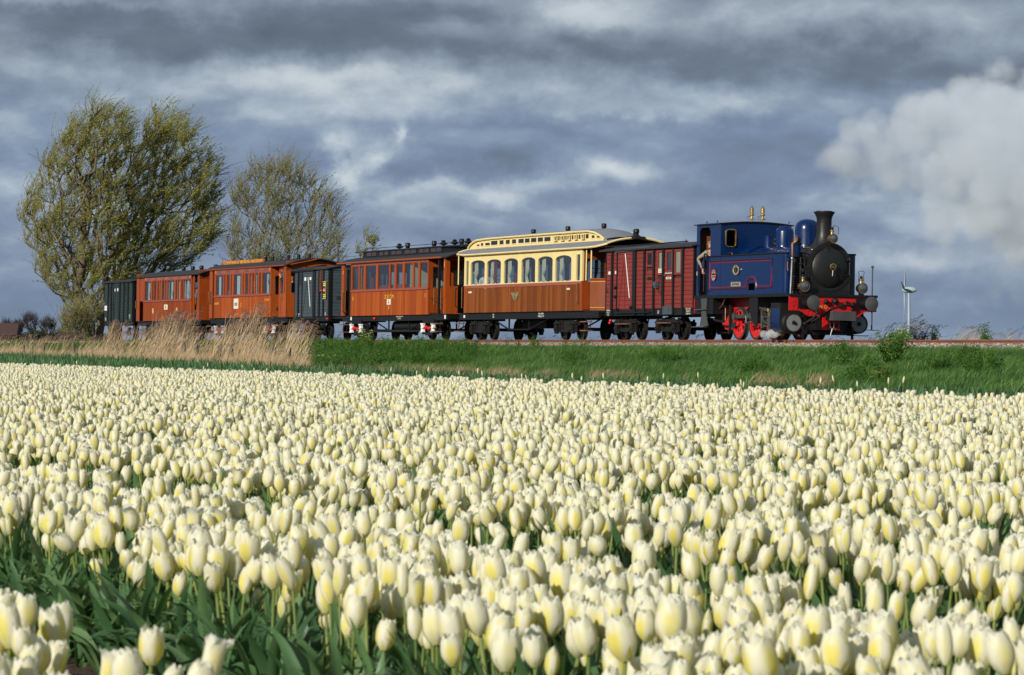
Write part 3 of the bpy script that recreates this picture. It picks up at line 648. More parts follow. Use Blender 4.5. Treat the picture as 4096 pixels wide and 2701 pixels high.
# coach with black clerestory, two white sprung bogies
W9 = [(-40.89,-40.08),(-39.95,-39.44),(-39.22,-37.91),(-37.72,-36.36),(-36.21,-35.72),(-35.5,-34.76),(-34.53,-33.59),(-33.46,-32.96),(-32.76,-31.88)]
v = teak_coach('clerestory_coach', 'orange teak coach numbered 8 with a black clerestory roof', -36, -41.0, -31.75, None, W9, 42, TEAK_P, zb=.95, zw=2.96, ze=3.06)
underframe(v, -42.3, -29.9, truss=(-38.9,-37.1,-34.7,-32.8))
roof_shell(v, 'roof', ROOFB, -42.6, -29.6, 1.36, 3.10, .27)
rail(v, 'roof_fascia', TEAK, [(-42.6,-1.35,3.075),(-30.2,-1.35,3.075),(-29.8,-1.15,3.10),(-29.6,-.8,3.17),(-29.55,0,3.31)], .035)
ch = .66
for sy in (-1,1): v.box('clerestory_side', BLACK, -41.3,-31.9, sy*ch-.02, sy*ch+.02, 3.30,3.53)
v.box('clerestory_end', BLACK, -41.3,-41.26,-ch,ch,3.3,3.55); v.mb('clerestory_end', MB().prism([(-31.9,-ch),(-30.6,-.3),(-30.6,.3),(-31.9,ch)], 3.3,3.53,'z'), BLACK, smooth=False)
DP = paint('dark_teak_pane', (.05,.022,.014), .25)
for a, b_ in [(-40.79,-40.21),(-40.12,-39.64),(-39.22,-38.75),(-38.61,-38.15),(-37.78,-37.27),(-37.18,-36.58),(-36.18,-35.59),(-35.5,-34.88),(-34.52,-33.99),(-33.91,-33.38),(-33.16,-32.6),(-32.52,-32.0)]:
    v.box('clerestory_pane', DP, a, b_, -ch-.03, -ch-.021, 3.36, 3.51)
    v.box('clerestory_rail', BLACK, a-.02, b_+.02, -ch-.04, -ch-.021, 3.33, 3.355)
v.mb('clerestory_roof', MB().rings([[(x, k*(-1+i/4), 3.55+.07*(1-(-1+i/4)**2)) for i in range(9)] + [(x, k*(1-i/4), 3.52+.07*(1-(1-i/4)**2)) for i in range(9)] for x, k in ((-42.25,.74),(-31.8,.74),(-30.5,.5),(-30.3,.2))]), BLACK)
rail(v, 'roof_cable', BLACK, [(-42.2,-.3,3.6),(-42.1,-.3,3.7),(-31.0,-.3,3.7),(-30.4,-.3,3.68),(-30.35,-.3,3.2)], .012)
for k, u in ((1,-38.8),(0,-37.8),(0,-34.7),(1,-33.65),(1,-32.4),(0,-31.63),(1,-30.9)): vent(v, k, u, 0, 3.60, .95)
v.text('Z.V.T.M.', OCHRE, -36.25, 1.67, .21, y=-1.267, sx=1.6); v.text('8', OCHRE, -36.3, 1.24, .19, y=-1.267, sx=1.1); v.text('I', OCHRE, -32.1, 1.66, .24, y=-1.267, sx=1.2); v.text('II', OCHRE, -40.72, 1.63, .22, y=-1.267, sx=1.3)
pc = v.box('notice_plate', CARD, -36.55,-36.1,-1.27,-1.262,1.36,1.58)
for k in range(3): v.box('notice_line', BLACK, -36.5,-36.2+.03*k,-1.272,-1.27,1.40+.06*k,1.415+.06*k, pc) if 0 else None
v.text('niet\nroken', BLACK, -36.32, 1.47, .07, y=-1.272, sx=1.2)
curtain(v, -40.5,-40.15,2.0,2.9,-1.1,tie=0, mat=CURTY)
v.box('interior_partition', paint('pale_partition', (.62,.55,.36), .7), -34.15,-34.1,-1.15,1.15,1.9,2.96)  # partition in one pale yellowish base colour
for u in (-38.6,-37.0,-35.4): v.box('seat_back_rail', TEAKX, u-.6,u+.6,-.6,-.5,2.0,2.18)
# platforms: left narrow, right with chamfered vestibule
v.box('platform_floor', BLACK, -42.4,-41.0,-1.1,1.1,.88,.96); v.box('platform_floor', BLACK, -31.75,-29.9,-1.1,1.1,.88,.96)
v.mb('vestibule_panel', MB().box(-42.3,-42.0,-1.24,-1.2,.97,3.05).box(-42.0,-41.93,-1.26,-1.18,.97,3.05), TEAK); v.text('II', OCHRE, -42.1, 2.7, .2, y=-1.245, sx=.9)
v.box('door_pillar', BLACK, -41.25,-41.05,-1.262,-1.2,.95,3.0)
v.mb('vestibule_end', MB().box(-42.34,-42.3,-1.24,1.24,.97,2.0).box(-42.34,-42.3,-1.24,-1.1,2.0,3.1).box(-42.34,-42.3,1.1,1.24,2.0,3.1).box(-42.34,-42.3,-.45,-.3,2,3.1).box(-42.34,-42.3,.3,.45,2,3.1), TEAK)
v.box('door_pillar', BLACK, -30.72,-30.62,-1.26,-1.18,.95,3.05)
v.mb('vestibule_end', MB().box(-29.94,-29.9,-1.24,1.24,.97,2.0).box(-29.94,-29.9,-1.24,-1.08,2.0,3.1).box(-29.94,-29.9,1.08,1.24,2.0,3.1).box(-29.94,-29.9,-.45,-.32,2,3.1).box(-29.94,-29.9,.32,.45,2,3.1).box(-29.94,-29.9,-1.24,1.24,2.95,3.1), TEAK)
v.mb('vestibule_panel', MB().box(-30.1,-29.94,-1.26,-1.2,.97,3.05), TEAK); v.text('8', OCHRE, -30.02, 2.8, .3, y=-1.265, sx=.5)
v.mb('vestibule_door', MB().box(-30.6,-30.12,-1.0,-.96,.97,1.95).box(-30.6,-30.52,-1.0,-.96,1.95,2.95).box(-30.2,-30.12,-1.0,-.96,1.95,2.95), TEAK)
v.mb('gate', MB().tube([(-31.7,-1.2,1.55),(-30.1,-1.2,1.55)], .012,5).tube([(-30.6,-1.22,1.98),(-30.1,-1.22,1.98)], .018,5).tube([(-30.55,-1.2,1.0),(-30.55,-1.2,1.98)], .012,5).tube([(-30.4,-1.2,1.0),(-30.4,-1.2,1.55)], .01,5).tube([(-30.25,-1.2,1.0),(-30.25,-1.2,1.55)], .01,5), BLACK)
handrail(v, -30.95, 1.25, 1.98); handrail(v, -30.2, 1.1, 1.95); handrail(v, -41.55, 1.1, 1.98); handrail(v, -41.9, 1.1, 1.9)
v.mb('battery_box', MB().cyl((-36.5,-.8,.53),(-33.0,-.8,.53),.17,.17,16), BLACK)
v.box('foot_board', GRIME, -39.4,-32.8,-1.05,-.9,.30,.36)
v.text('TARRA 11500  REV 3.94\nZ.V.T.M.  II.', CARD, -35.3,.85,.08,y=-1.176); 
for x in (-41.2,-30.1): v.box('number_plate', WHITEP, x-.07,x+.07,-1.18,-1.17,.78,.92)
bogie(v, -40.45, 1.5, True); bogie(v, -31.9, 1.5, True)
steps(v, -41.9, mat=STEPW); steps(v, -30.8, mat=STEPW); coupler(v,-42.3,-1); coupler(v,-29.9,1)
v.mb('tail_lamp', MB().sphere((-38.2,-1.2,.83),.06), REDB)
coachZ = v
# orange coach with the route board
W12 = [(-60.4,-59.19),(-59.01,-58.82),(-58.63,-58.17),(-57.98,-57.77),(-57.56,-56.34),(-56.16,-55.96),(-55.79,-55.3),(-55.11,-54.84),(-54.67,-54.39),(-54.27,-53.84),(-53.67,-53.42),(-53.22,-51.96)]
v = teak_coach('passenger_coach', 'bright orange teak coach with a gold lettered route board standing on its roof', -56, -60.6, -51.9, None, W12, 36, TEAK_P, zw=2.93, ze=3.15)
underframe(v, -61.4, -49.75)
roof_shell(v, 'roof', ROOFB, -61.8, -49.5, 1.34, 3.19, .30)
rail(v, 'roof_fascia', TEAK, [(-61.8,-1.32,3.16),(-49.9,-1.32,3.16),(-49.5,-1.1,3.2),(-49.45,0,3.44)], .03)
for a, b_ in [(-60.15,-59.56),(-58.69,-58.13),(-57.25,-56.73),(-55.81,-55.28),(-54.36,-53.79),(-52.94,-52.35)]: louvers(v, a, b_, 2.97, 3.12)
for a, b_ in [(-59.52,-58.73),(-58.1,-57.28),(-56.7,-55.84),(-55.25,-54.4),(-53.76,-52.98)]: v.box('letter_board_panel', TEAKX, a, b_, -1.272, -1.263, 2.965, 3.125)
v.text('21', OCHRE, -52.15, 3.05, .17, y=-1.265); v.text('II', OCHRE, -60.4, 3.05, .16, y=-1.265)
rb = v.mb('route_board', MB().prism([(-61.6,3.37),(-61.75,3.47),(-61.5,3.58),(-55.2,3.58),(-55.0,3.48),(-55.2,3.37)], -.62, -.58), TEAK)
v.text('STOOMTREIN N° BRESKENS–MALDEGEM', OCHRE, -58.35, 3.47, .235, y=-.622, parent=rb, sx=1.42)
for k, u in ((0,-61.3),(0,-60.5)): vent(v, k, u, .6, 3.28, .9)
for u in (-56.9,-55.8,-53.5,-52.0,-50.5): vent(v, 2, u, 0, 3.47, 1.0)
v.mb('stove_pipe', MB().cyl((-57.4,.2,3.4),(-57.4,.2,3.74),.05).cyl((-57.4,.2,3.76),(-57.4,.2,3.80),.12,.10), BLACK)
v.text('2E KLASSE', OCHRE, -60.2, 1.62, .13, y=-1.267, shear=.3, sx=1.2); v.text('1E KLASSE', OCHRE, -52.5, 1.72, .13, y=-1.267, shear=.3, sx=1.2)
v.text('3', OCHRE, -56.35, 1.52, .27, y=-1.267, sx=1.0)
pc = v.box('notice_plate', CARD, -57.45,-56.75,-1.272,-1.262,1.37,1.82); v.text('NIXIE', BLACK, -57.1, 1.56, .21, y=-1.275, sx=.9, parent=None)
for (a, b_), mt in zip(W12[::2], (CURTW, CURTW, CURTW, CURTW, CURTW, CURT)): curtain(v, a+.05, a+.32, 2.0, 2.9, -1.1, mt, tie=0)
curtain(v, -57.45,-57.1,2.0,2.9,-1.1,CURTW,tie=0); curtain(v, -53.0,-52.75,2.0,2.9,-1.1,CURT,tie=.2); curtain(v,-54.65,-54.42,2,2.9,-1.1,CURT,tie=0)
v.box('platform_floor', BLACK, -61.4,-60.6,-1.2,1.2,.9,.96); v.box('platform_floor', BLACK, -51.9,-49.75,-1.2,1.2,.9,.96)
v.mb('vestibule_panel', MB().box(-61.4,-60.95,-1.25,-1.21,.97,3.14), TEAK)
v.mb('vestibule_door', MB().box(-51.3,-50.2,-1.10,-1.06,.97,1.97).box(-51.3,-51.1,-1.10,-1.06,1.97,3.1).box(-50.4,-50.2,-1.10,-1.06,1.97,3.1).box(-51.3,-50.2,-1.1,-1.06,2.9,3.1).box(-51.05,-50.45,-1.12,-1.10,1.15,1.22).box(-51.05,-50.98,-1.12,-1.10,1.22,1.8).box(-50.52,-50.45,-1.12,-1.10,1.22,1.8).box(-51.05,-50.45,-1.12,-1.1,1.8,1.87), TEAK, smooth=False)
v.box('window_pane', GLASS, -51.1,-50.4,-1.085,-1.075,1.97,2.9)
v.mb('vestibule_panel', MB().box(-50.15,-49.75,-1.26,-1.22,.97,1.97).box(-50.15,-50.02,-1.26,-1.22,1.97,3.14).box(-49.88,-49.75,-1.26,-1.22,1.97,3.14).box(-50.15,-49.75,-1.26,-1.22,2.9,3.14), TEAK, smooth=False)
v.mb('vestibule_end', MB().box(-49.79,-49.75,-1.25,1.25,.97,2.0).box(-49.79,-49.75,-1.25,-1.05,2.0,3.15).box(-49.79,-49.75,1.05,1.25,2.0,3.15).box(-49.79,-49.75,-.42,-.28,2,3.15).box(-49.79,-49.75,.28,.42,2,3.15).box(-49.79,-49.75,-1.25,1.25,2.95,3.35), TEAK, smooth=False)
v.mb('vestibule_end', MB().box(-61.42,-61.38,-1.25,1.25,.97,2.0).box(-61.42,-61.38,-1.25,-1.05,2.0,3.15).box(-61.42,-61.38,1.05,1.25,2.0,3.15).box(-61.42,-61.38,-1.25,1.25,2.95,3.3), TEAK, smooth=False)
handrail(v, -50.25, 1.70, 2.25, -1.26); handrail(v, -61.3, 1.65, 2.2, -1.25); handrail(v,-61.0,1.6,2.15,-1.25)
bogie(v, -59.85, 1.4, True); bogie(v, -52.2, 1.4, True); steps(v, -50.6); steps(v, -61.1)
v.text('13.2    REV 4.93', CARD, -54.2,.86,.07,y=-1.176); coupler(v,-49.75,1); coupler(v,-61.4,-1)
coachO = v
# rear darker coach
W12b = [(-72.56,-71.42),(-71.25,-70.98),(-70.87,-70.45),(-70.29,-70.0),(-69.89,-69.62),(-69.45,-69.02),(-68.92,-68.6),(-68.46,-67.27),(-67.08,-66.8),(-66.67,-66.28),(-66.1,-65.81),(-65.69,-64.42)]
v = teak_coach('passenger_coach', 'dark orange teak coach with cream curtains and five black roof ventilators behind the reeds', -68.5, -72.75, -64.37, None, W12b, 36, TEAK_R, zb=.9, zs=1.87, zw=2.83, ze=3.0)
underframe(v, -74.1, -63.1, z0=.68, z1=.89)
roof_shell(v, 'roof', ROOFB, -74.3, -62.9, 1.33, 3.04, .28)
for a, b_ in [(-72.22,-71.75),(-70.92,-70.48),(-69.56,-69.08),(-68.17,-67.69),(-66.77,-66.31),(-65.4,-64.83)]: louvers(v, a, b_, 2.85, 2.97)
for u in (-70.9,-69.3,-67.8,-65.4,-62.9): vent(v, 0, u, .2, 3.27, 1.0)
v.text('III', OCHRE, -72.4, 2.91, .12, y=-1.265); v.text('23', OCHRE, -68.7, 2.91, .12, y=-1.265); v.text('III', OCHRE, -64.6, 2.91, .12, y=-1.265)
pc = v.box('notice_plate', CARD, -69.0,-68.4,-1.27,-1.262,1.42,1.66); v.text('WIJ\nZIJN', BLACK, -68.7, 1.54, .08, y=-1.274)
for u in (-71.0,-66.8):
    cr = v.mb('painted_crest', MB().prism([(u-.12,1.42),(u+.12,1.42),(u+.10,1.30),(u,1.22),(u-.10,1.30)], -1.268,-1.263), paint('crest_silver', (.55,.56,.45), .5) if 'crest_silver' not in bpy.data.materials else bpy.data.materials['crest_silver'], smooth=False)
    v.box('crest_crown', OCHRE, u-.09,u+.09,-1.268,-1.263,1.43,1.5, cr)
for (a, b_) in W12b[::1]:
    if b_-a > .9: curtain(v, a+.1, a+.38, 1.92, 2.8, -1.1, CURT, tie=.55)
    elif b_-a > .27: curtain(v, a+.02, a+.14, 1.92, 2.8, -1.1, CURT, tie=0)
v.box('platform_floor', BLACK, -74.0,-72.75,-1.2,1.2,.84,.9); v.box('platform_floor', BLACK, -64.4,-63.1,-1.2,1.2,.84,.9)
v.mb('vestibule_panel', MB().box(-74.1,-73.6,-1.25,-1.21,.9,3.0).box(-73.6,-72.8,-1.22,-1.2,1.86,3.0), TEAK, smooth=False)
v.mb('vestibule_panel', MB().box(-63.3,-63.1,-1.25,-1.21,.9,3.0).box(-63.5,-63.3,-1.25,-1.21,.9,1.86).box(-64.3,-64.1,-1.2,-1.17,.9,3.0), TEAK, smooth=False)
v.box('window_pane', GLASS, -63.5,-63.3,-1.235,-1.225,1.86,2.9)
for x in (-63.1,-74.1):
    v.mb('vestibule_end', MB().box(x-.02,x+.02,-1.24,1.24,.9,1.9).box(x-.02,x+.02,-1.24,-.75,1.9,3.0).box(x-.02,x+.02,1.0,1.24,1.9,3.0).box(x-.02,x+.02,-.1,.1,1.9,3.0).box(x-.02,x+.02,-1.24,1.24,2.8,3.2), TEAK, smooth=False)
    v.box('window_pane', GLASSD, x-.01,x+.01,-.75,1.0,1.9,2.8)
handrail(v,-63.4,1.6,2.1,-1.25); handrail(v,-74.0,1.5,1.9,-1.25)
bogie(v,-72.0,1.4); bogie(v,-65.0,1.4); steps(v,-63.6); coupler(v,-63.1,1); coupler(v,-74.1,-1)
coachR = v

# ---------------------------------------------------------------- goods vans with plank panels between posts
def van(name, label, u0, x0, x1, z0, z1, posts, plank, mat, panels, holes=(), rise=.2, dark=BLACK, doorp=None, deep=.05):
    v = Veh(name, label, 'goods van', u0, 'goods vans of the train'); n = round((z1-z0)/.138); ph = (z1-z0)/n
    v.box('inner_wall', BLACKV, x0+.03, x1-.03, -1.215, -1.20, z0, z1); v.box('inner_wall', BLACKV, x0+.03, x1-.03, 1.20, 1.215, z0, z1)
    for a, b_ in panels:
        isd = doorp and abs(a-doorp[0]) < .01; y = -1.262 if isd else -1.235
        par = v.e
        if isd: par = v.mb('sliding_door', MB().box(a,b_,-1.24,-1.218,z0-.03,z1-.02), mat, smooth=False)
        for k in range(n):
            za, zb = z0+k*ph, z0+(k+1)*ph
            segs = [(a, b_)]
            for hx0, hx1, hz0, hz1 in holes:
                if zb > hz0+.02 and za < hz1-.02:
                    segs = [q for p, r_ in segs for q in (((p, min(r_, hx0)), (max(p, hx1), r_)) if hx0 < r_ and hx1 > p else ((p, r_),)) if q[1]-q[0] > .03]
            for p, r_ in segs:
                v.box('plank', mat, p, r_, y-.012+random.uniform(-.003,.003), y+.012, za+.006, zb-.006, par)
    for a, b_, zz0, zz1 in posts: v.box('post', dark, a, b_, -1.29, -1.20, zz0, zz1)
    # far side and ends
    for k in range(n):
        za, zb = z0+k*ph, z0+(k+1)*ph
        v.box('end_plank', mat, x1-.02, x1+.01, -1.18, 1.18, za+.005, zb-.005)
        v.box('end_plank', mat, x0-.01, x0+.02, -1.18, 1.18, za+.005, zb-.005)
    v.box('far_side', mat, x0, x1, 1.215, 1.25, z0, z1)
    for xx in (x0-.03, x1+.0):
        for y in (-1.24, 1.14): v.box('corner_post', dark, xx, xx+.05, y, y+.12, z0-.2, z1+.02)
        for y in (-.45,.35): v.box('end_stanchion', dark, xx-.02, xx+.05, y, y+.09, z0-.1, z1)
        n_ = 10; v.mb('end_gable', MB().prism([(-1.22,z1-.05)] + [(-1.22+2.44*i/n_, arcz(-1.22+2.44*i/n_, 1.33, z1+.0, rise)) for i in range(n_+1)] + [(1.22,z1-.05)], xx+.005, xx+.04, 'x'), mat, smooth=False)
    roof_shell(v, 'roof', ROOFB, x0-.35, x1+.12, 1.36, z1+.035, rise)
    v.box('cant_rail', dark, x0, x1, -1.285, -1.2, z1-.01, z1+.03)
    return v
BLACKV = paint('van_inner', (.03,.02,.02), .8)
z0, z1 = 1.0, 2.93
P = [(-13.76,-13.62),(-11.92,-11.66),(-11.03,-10.90),(-10.25,-10.12),(-9.50,-9.35),(-8.66,-8.56),(-7.93,-7.80)]
holes = [(-10.80,-10.27,2.34,2.88),(-9.95,-9.50,2.06,2.88),(-9.22,-8.68,2.12,2.88),(-8.56,-7.98,2.06,2.88)]
v = van('luggage_van', 'oxide red planked luggage van with curtained windows right behind the blue engine', -10.7, -14.28, -7.1, z0, z1,
        [(a,b_,.80,z1) for a, b_ in P] + [(-13.27,-13.20,z0,z1)], None, VANRED,
        [(-14.2,-13.78),(-13.60,-13.28),(-13.18,-11.93),(-11.64,-11.04),(-10.89,-10.26),(-10.11,-9.51),(-9.34,-8.67),(-8.55,-7.94),(-7.79,-7.12)], holes, doorp=(-13.18,))
def wframe(v, x0, x1, z0, z1, mat, cur=None, y=-1.25, glass=None):
    f = v.mb('window_frame', MB().box(x0-.07,x1+.07,y-.02,y+.02,z0-.07,z0).box(x0-.07,x1+.07,y-.02,y+.02,z1,z1+.07).box(x0-.07,x0,y-.02,y+.02,z0,z1).box(x1,x1+.07,y-.02,y+.02,z0,z1), mat, smooth=False)
    v.box('pane', glass or GLASS, x0, x1, y-.002, y+.004, z0, z1, f)
    v.box('window_dark', BLACKV, x0-.03, x1+.03, -1.2, -1.19, z0, z1)
    if cur:
        for k in range(4): v.box('curtain_strip', cur if k else CURTY, x0+(x1-x0)*k*.25+.006, x0+(x1-x0)*(k+.85)*.25, y+.012, y+.018, z0, z1, f)
    return f
wframe(v, -10.72,-10.35,2.42,2.80,VANRED_T, glass=GLASSD)
for k in range(4): v.box('window_bar', BLACK, -10.66+.08*k,-10.645+.08*k,-1.275,-1.265,2.42,2.80)
wframe(v, -9.84,-9.54,2.14,2.80,VANRED_T,CURT); wframe(v, -9.14,-8.76,2.21,2.80,VANRED_T); wframe(v, -8.48,-8.06,2.13,2.80,VANRED_T,CURT)
v.box('sole_bar', BLACK, -14.28,-7.05,-1.24,-1.14,.78,1.0); v.box('sole_bar', BLACK, -14.28,-7.05,1.14,1.24,.78,1.0); v.box('underframe', BLACK, -14.25,-7.1,-1.14,1.14,.82,1.0)
v.box('door_runner', BLACK, -13.3,-10.35,-1.34,-1.30,.86,.90); v.mb('door_hood', MB().prism([(-13.35,2.86),(-10.35,2.93),(-10.35,3.02),(-13.35,2.99)],-1.32,-1.27), VANBLUE, smooth=False)
def stick(v, name, mat, xa, za, xb, zb, w=.03, y=-1.285):
    L = math.hypot(xb-xa, zb-za); a = math.atan2(zb-za, xb-xa)
    o = link(name, unit(mat), None, v.e, ((xa+xb)/2-v.u0, y, (za+zb)/2), (0,-a,0), (L,.02,w)); return o
stick(v,'door_brace',VANRED_T,-13.1,1.03,-12.62,2.8,.07); stick(v,'door_brace',VANRED_T,-12.05,1.1,-12.55,2.8,.05); stick(v,'door_brace',VANRED_T,-12.58,1.03,-12.58,2.85,.05)
stick(v,'white_stripe',WHITEP,-12.09,1.36,-12.50,2.82,.028,-1.30)
for x, z in ((-13.3,1.72),(-13.3,1.42),(-13.15,1.0),(-11.97,1.05)): v.mb('door_catch', MB().box(x-.09,x+.09,-1.32,-1.28,z-.03,z+.03).box(x-.02,x+.03,-1.34,-1.28,z-.07,z+.04), BLACK, smooth=False)
v.box('label_card', CARD, -14.02,-13.82,-1.262,-1.252,2.16,2.26); v.box('label_card', CARD, -13.45,-13.32,-1.262,-1.252,2.17,2.27); v.box('label_plate', CARD, -9.2,-8.8,-1.262,-1.252,1.93,2.0)
v.text('WAGEN 28', BLACK, -9.0,1.965,.05,y=-1.264); v.text('1.5\n20', BLACK, -9.66, 2.22, .07, y=-1.275); v.box('number_card', CARD, -9.8,-9.55,-1.273,-1.262,2.14,2.28)
v.mb('mail_flap', MB().box(-10.7,-10.38,-1.27,-1.25,1.93,2.02), BLACK); v.mb('lamp_box', MB().box(-10.0,-9.76,-1.38,-1.25,1.72,1.86).box(-9.96,-9.78,-1.36,-1.25,1.66,1.72), VANBLUE)
rail(v,'handrail',BLACK,[(-9.45,-1.28,1.47),(-9.6,-1.33,1.48),(-9.6,-1.33,1.93),(-9.45,-1.28,1.95)],.015)
v.mb('door_handle', MB().box(-9.3,-9.2,-1.3,-1.26,2.04,2.08), BRASS); v.box('drip_strip', WHITEP, -9.24,-8.68,-1.285,-1.27,2.11,2.13)
v.mb('door_sill', MB().box(-9.36,-8.62,-1.30,-1.24,.80,1.07), VANBLUE)
for x, tt in ((-14.02,'12400 kg\n24.5 m\n110 L'),(-7.45,'REV 11.98\nTARRA 9\n12350 KG')): v.text(tt, CARD, x, .89, .075, y=-1.243, sx=1.15)
v.text('23', WHITEP, -9.82,.88,.13,y=-1.243)
vent(v,0,-7.35,0,3.14,1.0); rail(v,'lamp_iron',BLACK,[(-9.6,-.4,3.1),(-9.62,-.4,3.22),(-9.55,-.4,3.1)],.02); rail(v,'roof_pipe',BLACK,[(-14.5,-1.2,3.1),(-13.5,-.8,3.12),(-9.0,-.6,3.16)],.02)
rail(v,'window_hook',BLACK,[(-14.05,-1.26,1.55),(-14.05,-1.3,1.57),(-14.05,-1.3,1.63),(-14.05,-1.26,1.65)],.012)
bogie(v,-12.95,1.3); bogie(v,-9.5,1.3); coupler(v,-14.28,-1); coupler(v,-7.1,1)
v.mb('tail_light', MB().sphere((-13.9,-1.2,.62),.06).sphere((-13.98,-1.2,.55),.05), REDB); v.box('spring_plank', STEPW,-13.4,-12.4,-1.25,-1.1,.50,.53); v.box('spring_plank', STEPW,-9.95,-9.1,-1.25,-1.1,.52,.55)
# slate blue van
P = [(-48.09,-47.95),(-47.52,-47.38),(-46.02,-45.70),(-45.26,-45.08),(-44.67,-44.53)]
v = van('goods_van', 'slate blue planked goods van with white door brace between two orange coaches', -46.3, -48.57, -44.0, .96, 2.9,
        [(a,b_,.96,2.9) for a, b_ in P], None, VANBLUE, [(-48.5,-48.1),(-47.93,-47.53),(-47.36,-46.04),(-45.68,-45.27),(-45.06,-44.68),(-44.52,-44.07)], [(-45.09,-44.66,1.95,2.9)], doorp=(-47.36,), rise=.17)
wframe(v, -45.02,-44.74,2.06,2.84,TEAK,glass=GLASSD)
for k in range(7): v.box('louver', BLACK, -47.9,-47.57,-1.262,-1.25,2.28+.07*k,2.315+.07*k)
stick(v,'door_brace',VANBLUE,-47.3,1.05,-46.72,2.8,.05); stick(v,'white_stripe',WHITEP,-46.25,1.36,-46.58,2.6,.03,-1.30); stick(v,'door_brace',VANBLUE,-46.7,1.0,-46.7,2.85,.05)
v.mb('door_hood', MB().box(-48.7,-45.8,-1.33,-1.27,2.84,2.96), BLACK, smooth=False); v.box('door_runner', BLACK, -48.0,-45.6,-1.34,-1.30,.84,.88)
v.box('label_card', WHITEP, -47.15,-46.9,-1.28,-1.275,2.46,2.6); v.box('label_card', WHITEP, -46.4,-46.2,-1.29,-1.275,2.48,2.6)
v.text('TARRA 6200\n12.5 m2', WHITEP, -48.0,1.03,.075,y=-1.262); v.text('REV\n9.97', WHITEP, -44.3,1.05,.07,y=-1.262)
hs = v.mb('yellow_sign', MB().box(-44.56,-44.16,-1.30,-1.262,1.68,2.38), BLACK, smooth=False)
YEL = paint('sign_yellow', (.75,.62,.10), .5)
for a, b_, c, d in ((-44.56,-44.16,2.36,2.385),(-44.56,-44.16,1.67,1.695),(-44.18,-44.15,1.68,2.38)): v.box('sign_border', YEL, a,b_,-1.305,-1.3,c,d, hs)
for c, d in ((2.27,2.32),(2.2,2.245),(1.83,1.87),(1.74,1.80)): v.box('sign_line', YEL, -44.5,-44.24,-1.304,-1.3,c,d, hs)
v.mb('sign_lozenge', MB().prism([(-44.50,2.03),(-44.38,2.17),(-44.25,2.03),(-44.38,1.89)],-1.305,-1.3), REDB, hs, smooth=False); v.text('BE', WHITEP, -44.375,2.03,.13,y=-1.307,parent=hs,sx=1.1)
v.box('sole_bar', BLACK, -48.57,-44.0,-1.22,-1.14,.76,.95); v.box('sole_bar', BLACK, -48.57,-44.0,1.14,1.22,.76,.95); v.box('underframe', BLACK, -48.5,-44.1,-1.14,1.14,.80,.95)
v.box('foot_board', GRIME, -47.9,-45.0,-1.3,-1.1,.46,.49); v.box('platform_floor', BLACK,-44.0,-42.5,-1.1,1.1,.85,.92)
for xx in (-48.3+.9,-45.2): 
    for sy in (-1,1): link('wheel', WM, None, v.e, (xx-v.u0, .75*sy, .37), (0,0,0 if sy<0 else PI)); link('axle_box', AXB, None, v.e, (xx-v.u0, sy*1.06, .37), (0,0,0 if sy<0 else PI)); link('leaf_spring', SPRM, None, v.e, (xx-v.u0, sy*1.06, .66))
    v.mb('axle_guard', MB().box(xx-.2,xx-.12,-1.06,-1.02,.25,.78).box(xx+.12,xx+.2,-1.06,-1.02,.25,.78), GRIME)
rail(v,'end_handle',BLACK,[(-43.95,-.9,1.7),(-43.9,-.9,1.75),(-43.9,.2,1.75),(-43.95,.2,1.7)],.02); coupler(v,-48.57,-1); v.mb('tail_light', MB().sphere((-44.3,-1.2,.86),.045).sphere((-44.1,-1.2,.86),.045), REDB)
# rear green van
P = [(-79.62,-79.48),(-79.02,-78.82),(-78.42,-78.34),(-77.42,-77.17),(-76.54,-76.41),(-75.79,-75.60)]
v = van('goods_van', 'dark green planked goods van at the tail of the train beside the willows', -77.6, -80.3, -74.95, .9, 2.84,
        [(a,b_,.9,2.84) for a, b_ in P], None, VANGREEN, [(-80.24,-79.64),(-79.46,-79.04),(-78.8,-78.44),(-78.32,-77.44),(-77.15,-76.56),(-76.39,-75.81),(-75.58,-75.01)], [], doorp=(-78.32,), rise=.16)
stick(v,'door_brace',VANGREEN,-78.25,1.0,-77.95,2.7,.05); stick(v,'door_brace',VANGREEN,-77.5,1.0,-77.85,2.7,.05)
for xx in (-79.4,-76.35):
    for k in range(7): v.box('louver', BLACK, xx+.02,xx+.34,-1.262,-1.25,2.2+.07*k,2.235+.07*k)
v.box('label_card', WHITEP, -78.2,-77.98,-1.28,-1.275,2.4,2.54); v.box('label_card', WHITEP, -77.72,-77.52,-1.28,-1.275,2.41,2.55); v.box('label_card', WHITEP, -80.2,-79.75,-1.262,-1.252,1.46,1.7)
v.text('1 36', BLACK, -79.97,1.58,.1,y=-1.264); v.text('S.H.M. 5\n7200 kg', WHITEP, -80.0,1.03,.08,y=-1.252); v.text('REV 8.95\n12.4 m\nL 7.0', WHITEP, -75.35,1.12,.075,y=-1.252)
for x, z in ((-78.5,1.72),(-78.5,1.52),(-76.3,1.92)): v.mb('door_catch', MB().box(x-.09,x+.09,-1.3,-1.26,z-.03,z+.03), BLACK, smooth=False)
v.box('sole_bar', BLACK, -80.3,-74.95,-1.22,-1.14,.68,.89); v.box('sole_bar', BLACK, -80.3,-74.95,1.14,1.22,.68,.89); v.box('underframe', BLACK, -80.2,-75,-1.14,1.14,.72,.89)
for xx in (-79.2,-76.0):
    for sy in (-1,1): link('wheel', WM, None, v.e, (xx-v.u0, .75*sy, .37), (0,0,0 if sy<0 else PI)); link('axle_box', AXB, None, v.e, (xx-v.u0, sy*1.06, .37), (0,0,0 if sy<0 else PI)); link('leaf_spring', SPRM, None, v.e, (xx-v.u0, sy*1.06, .62))
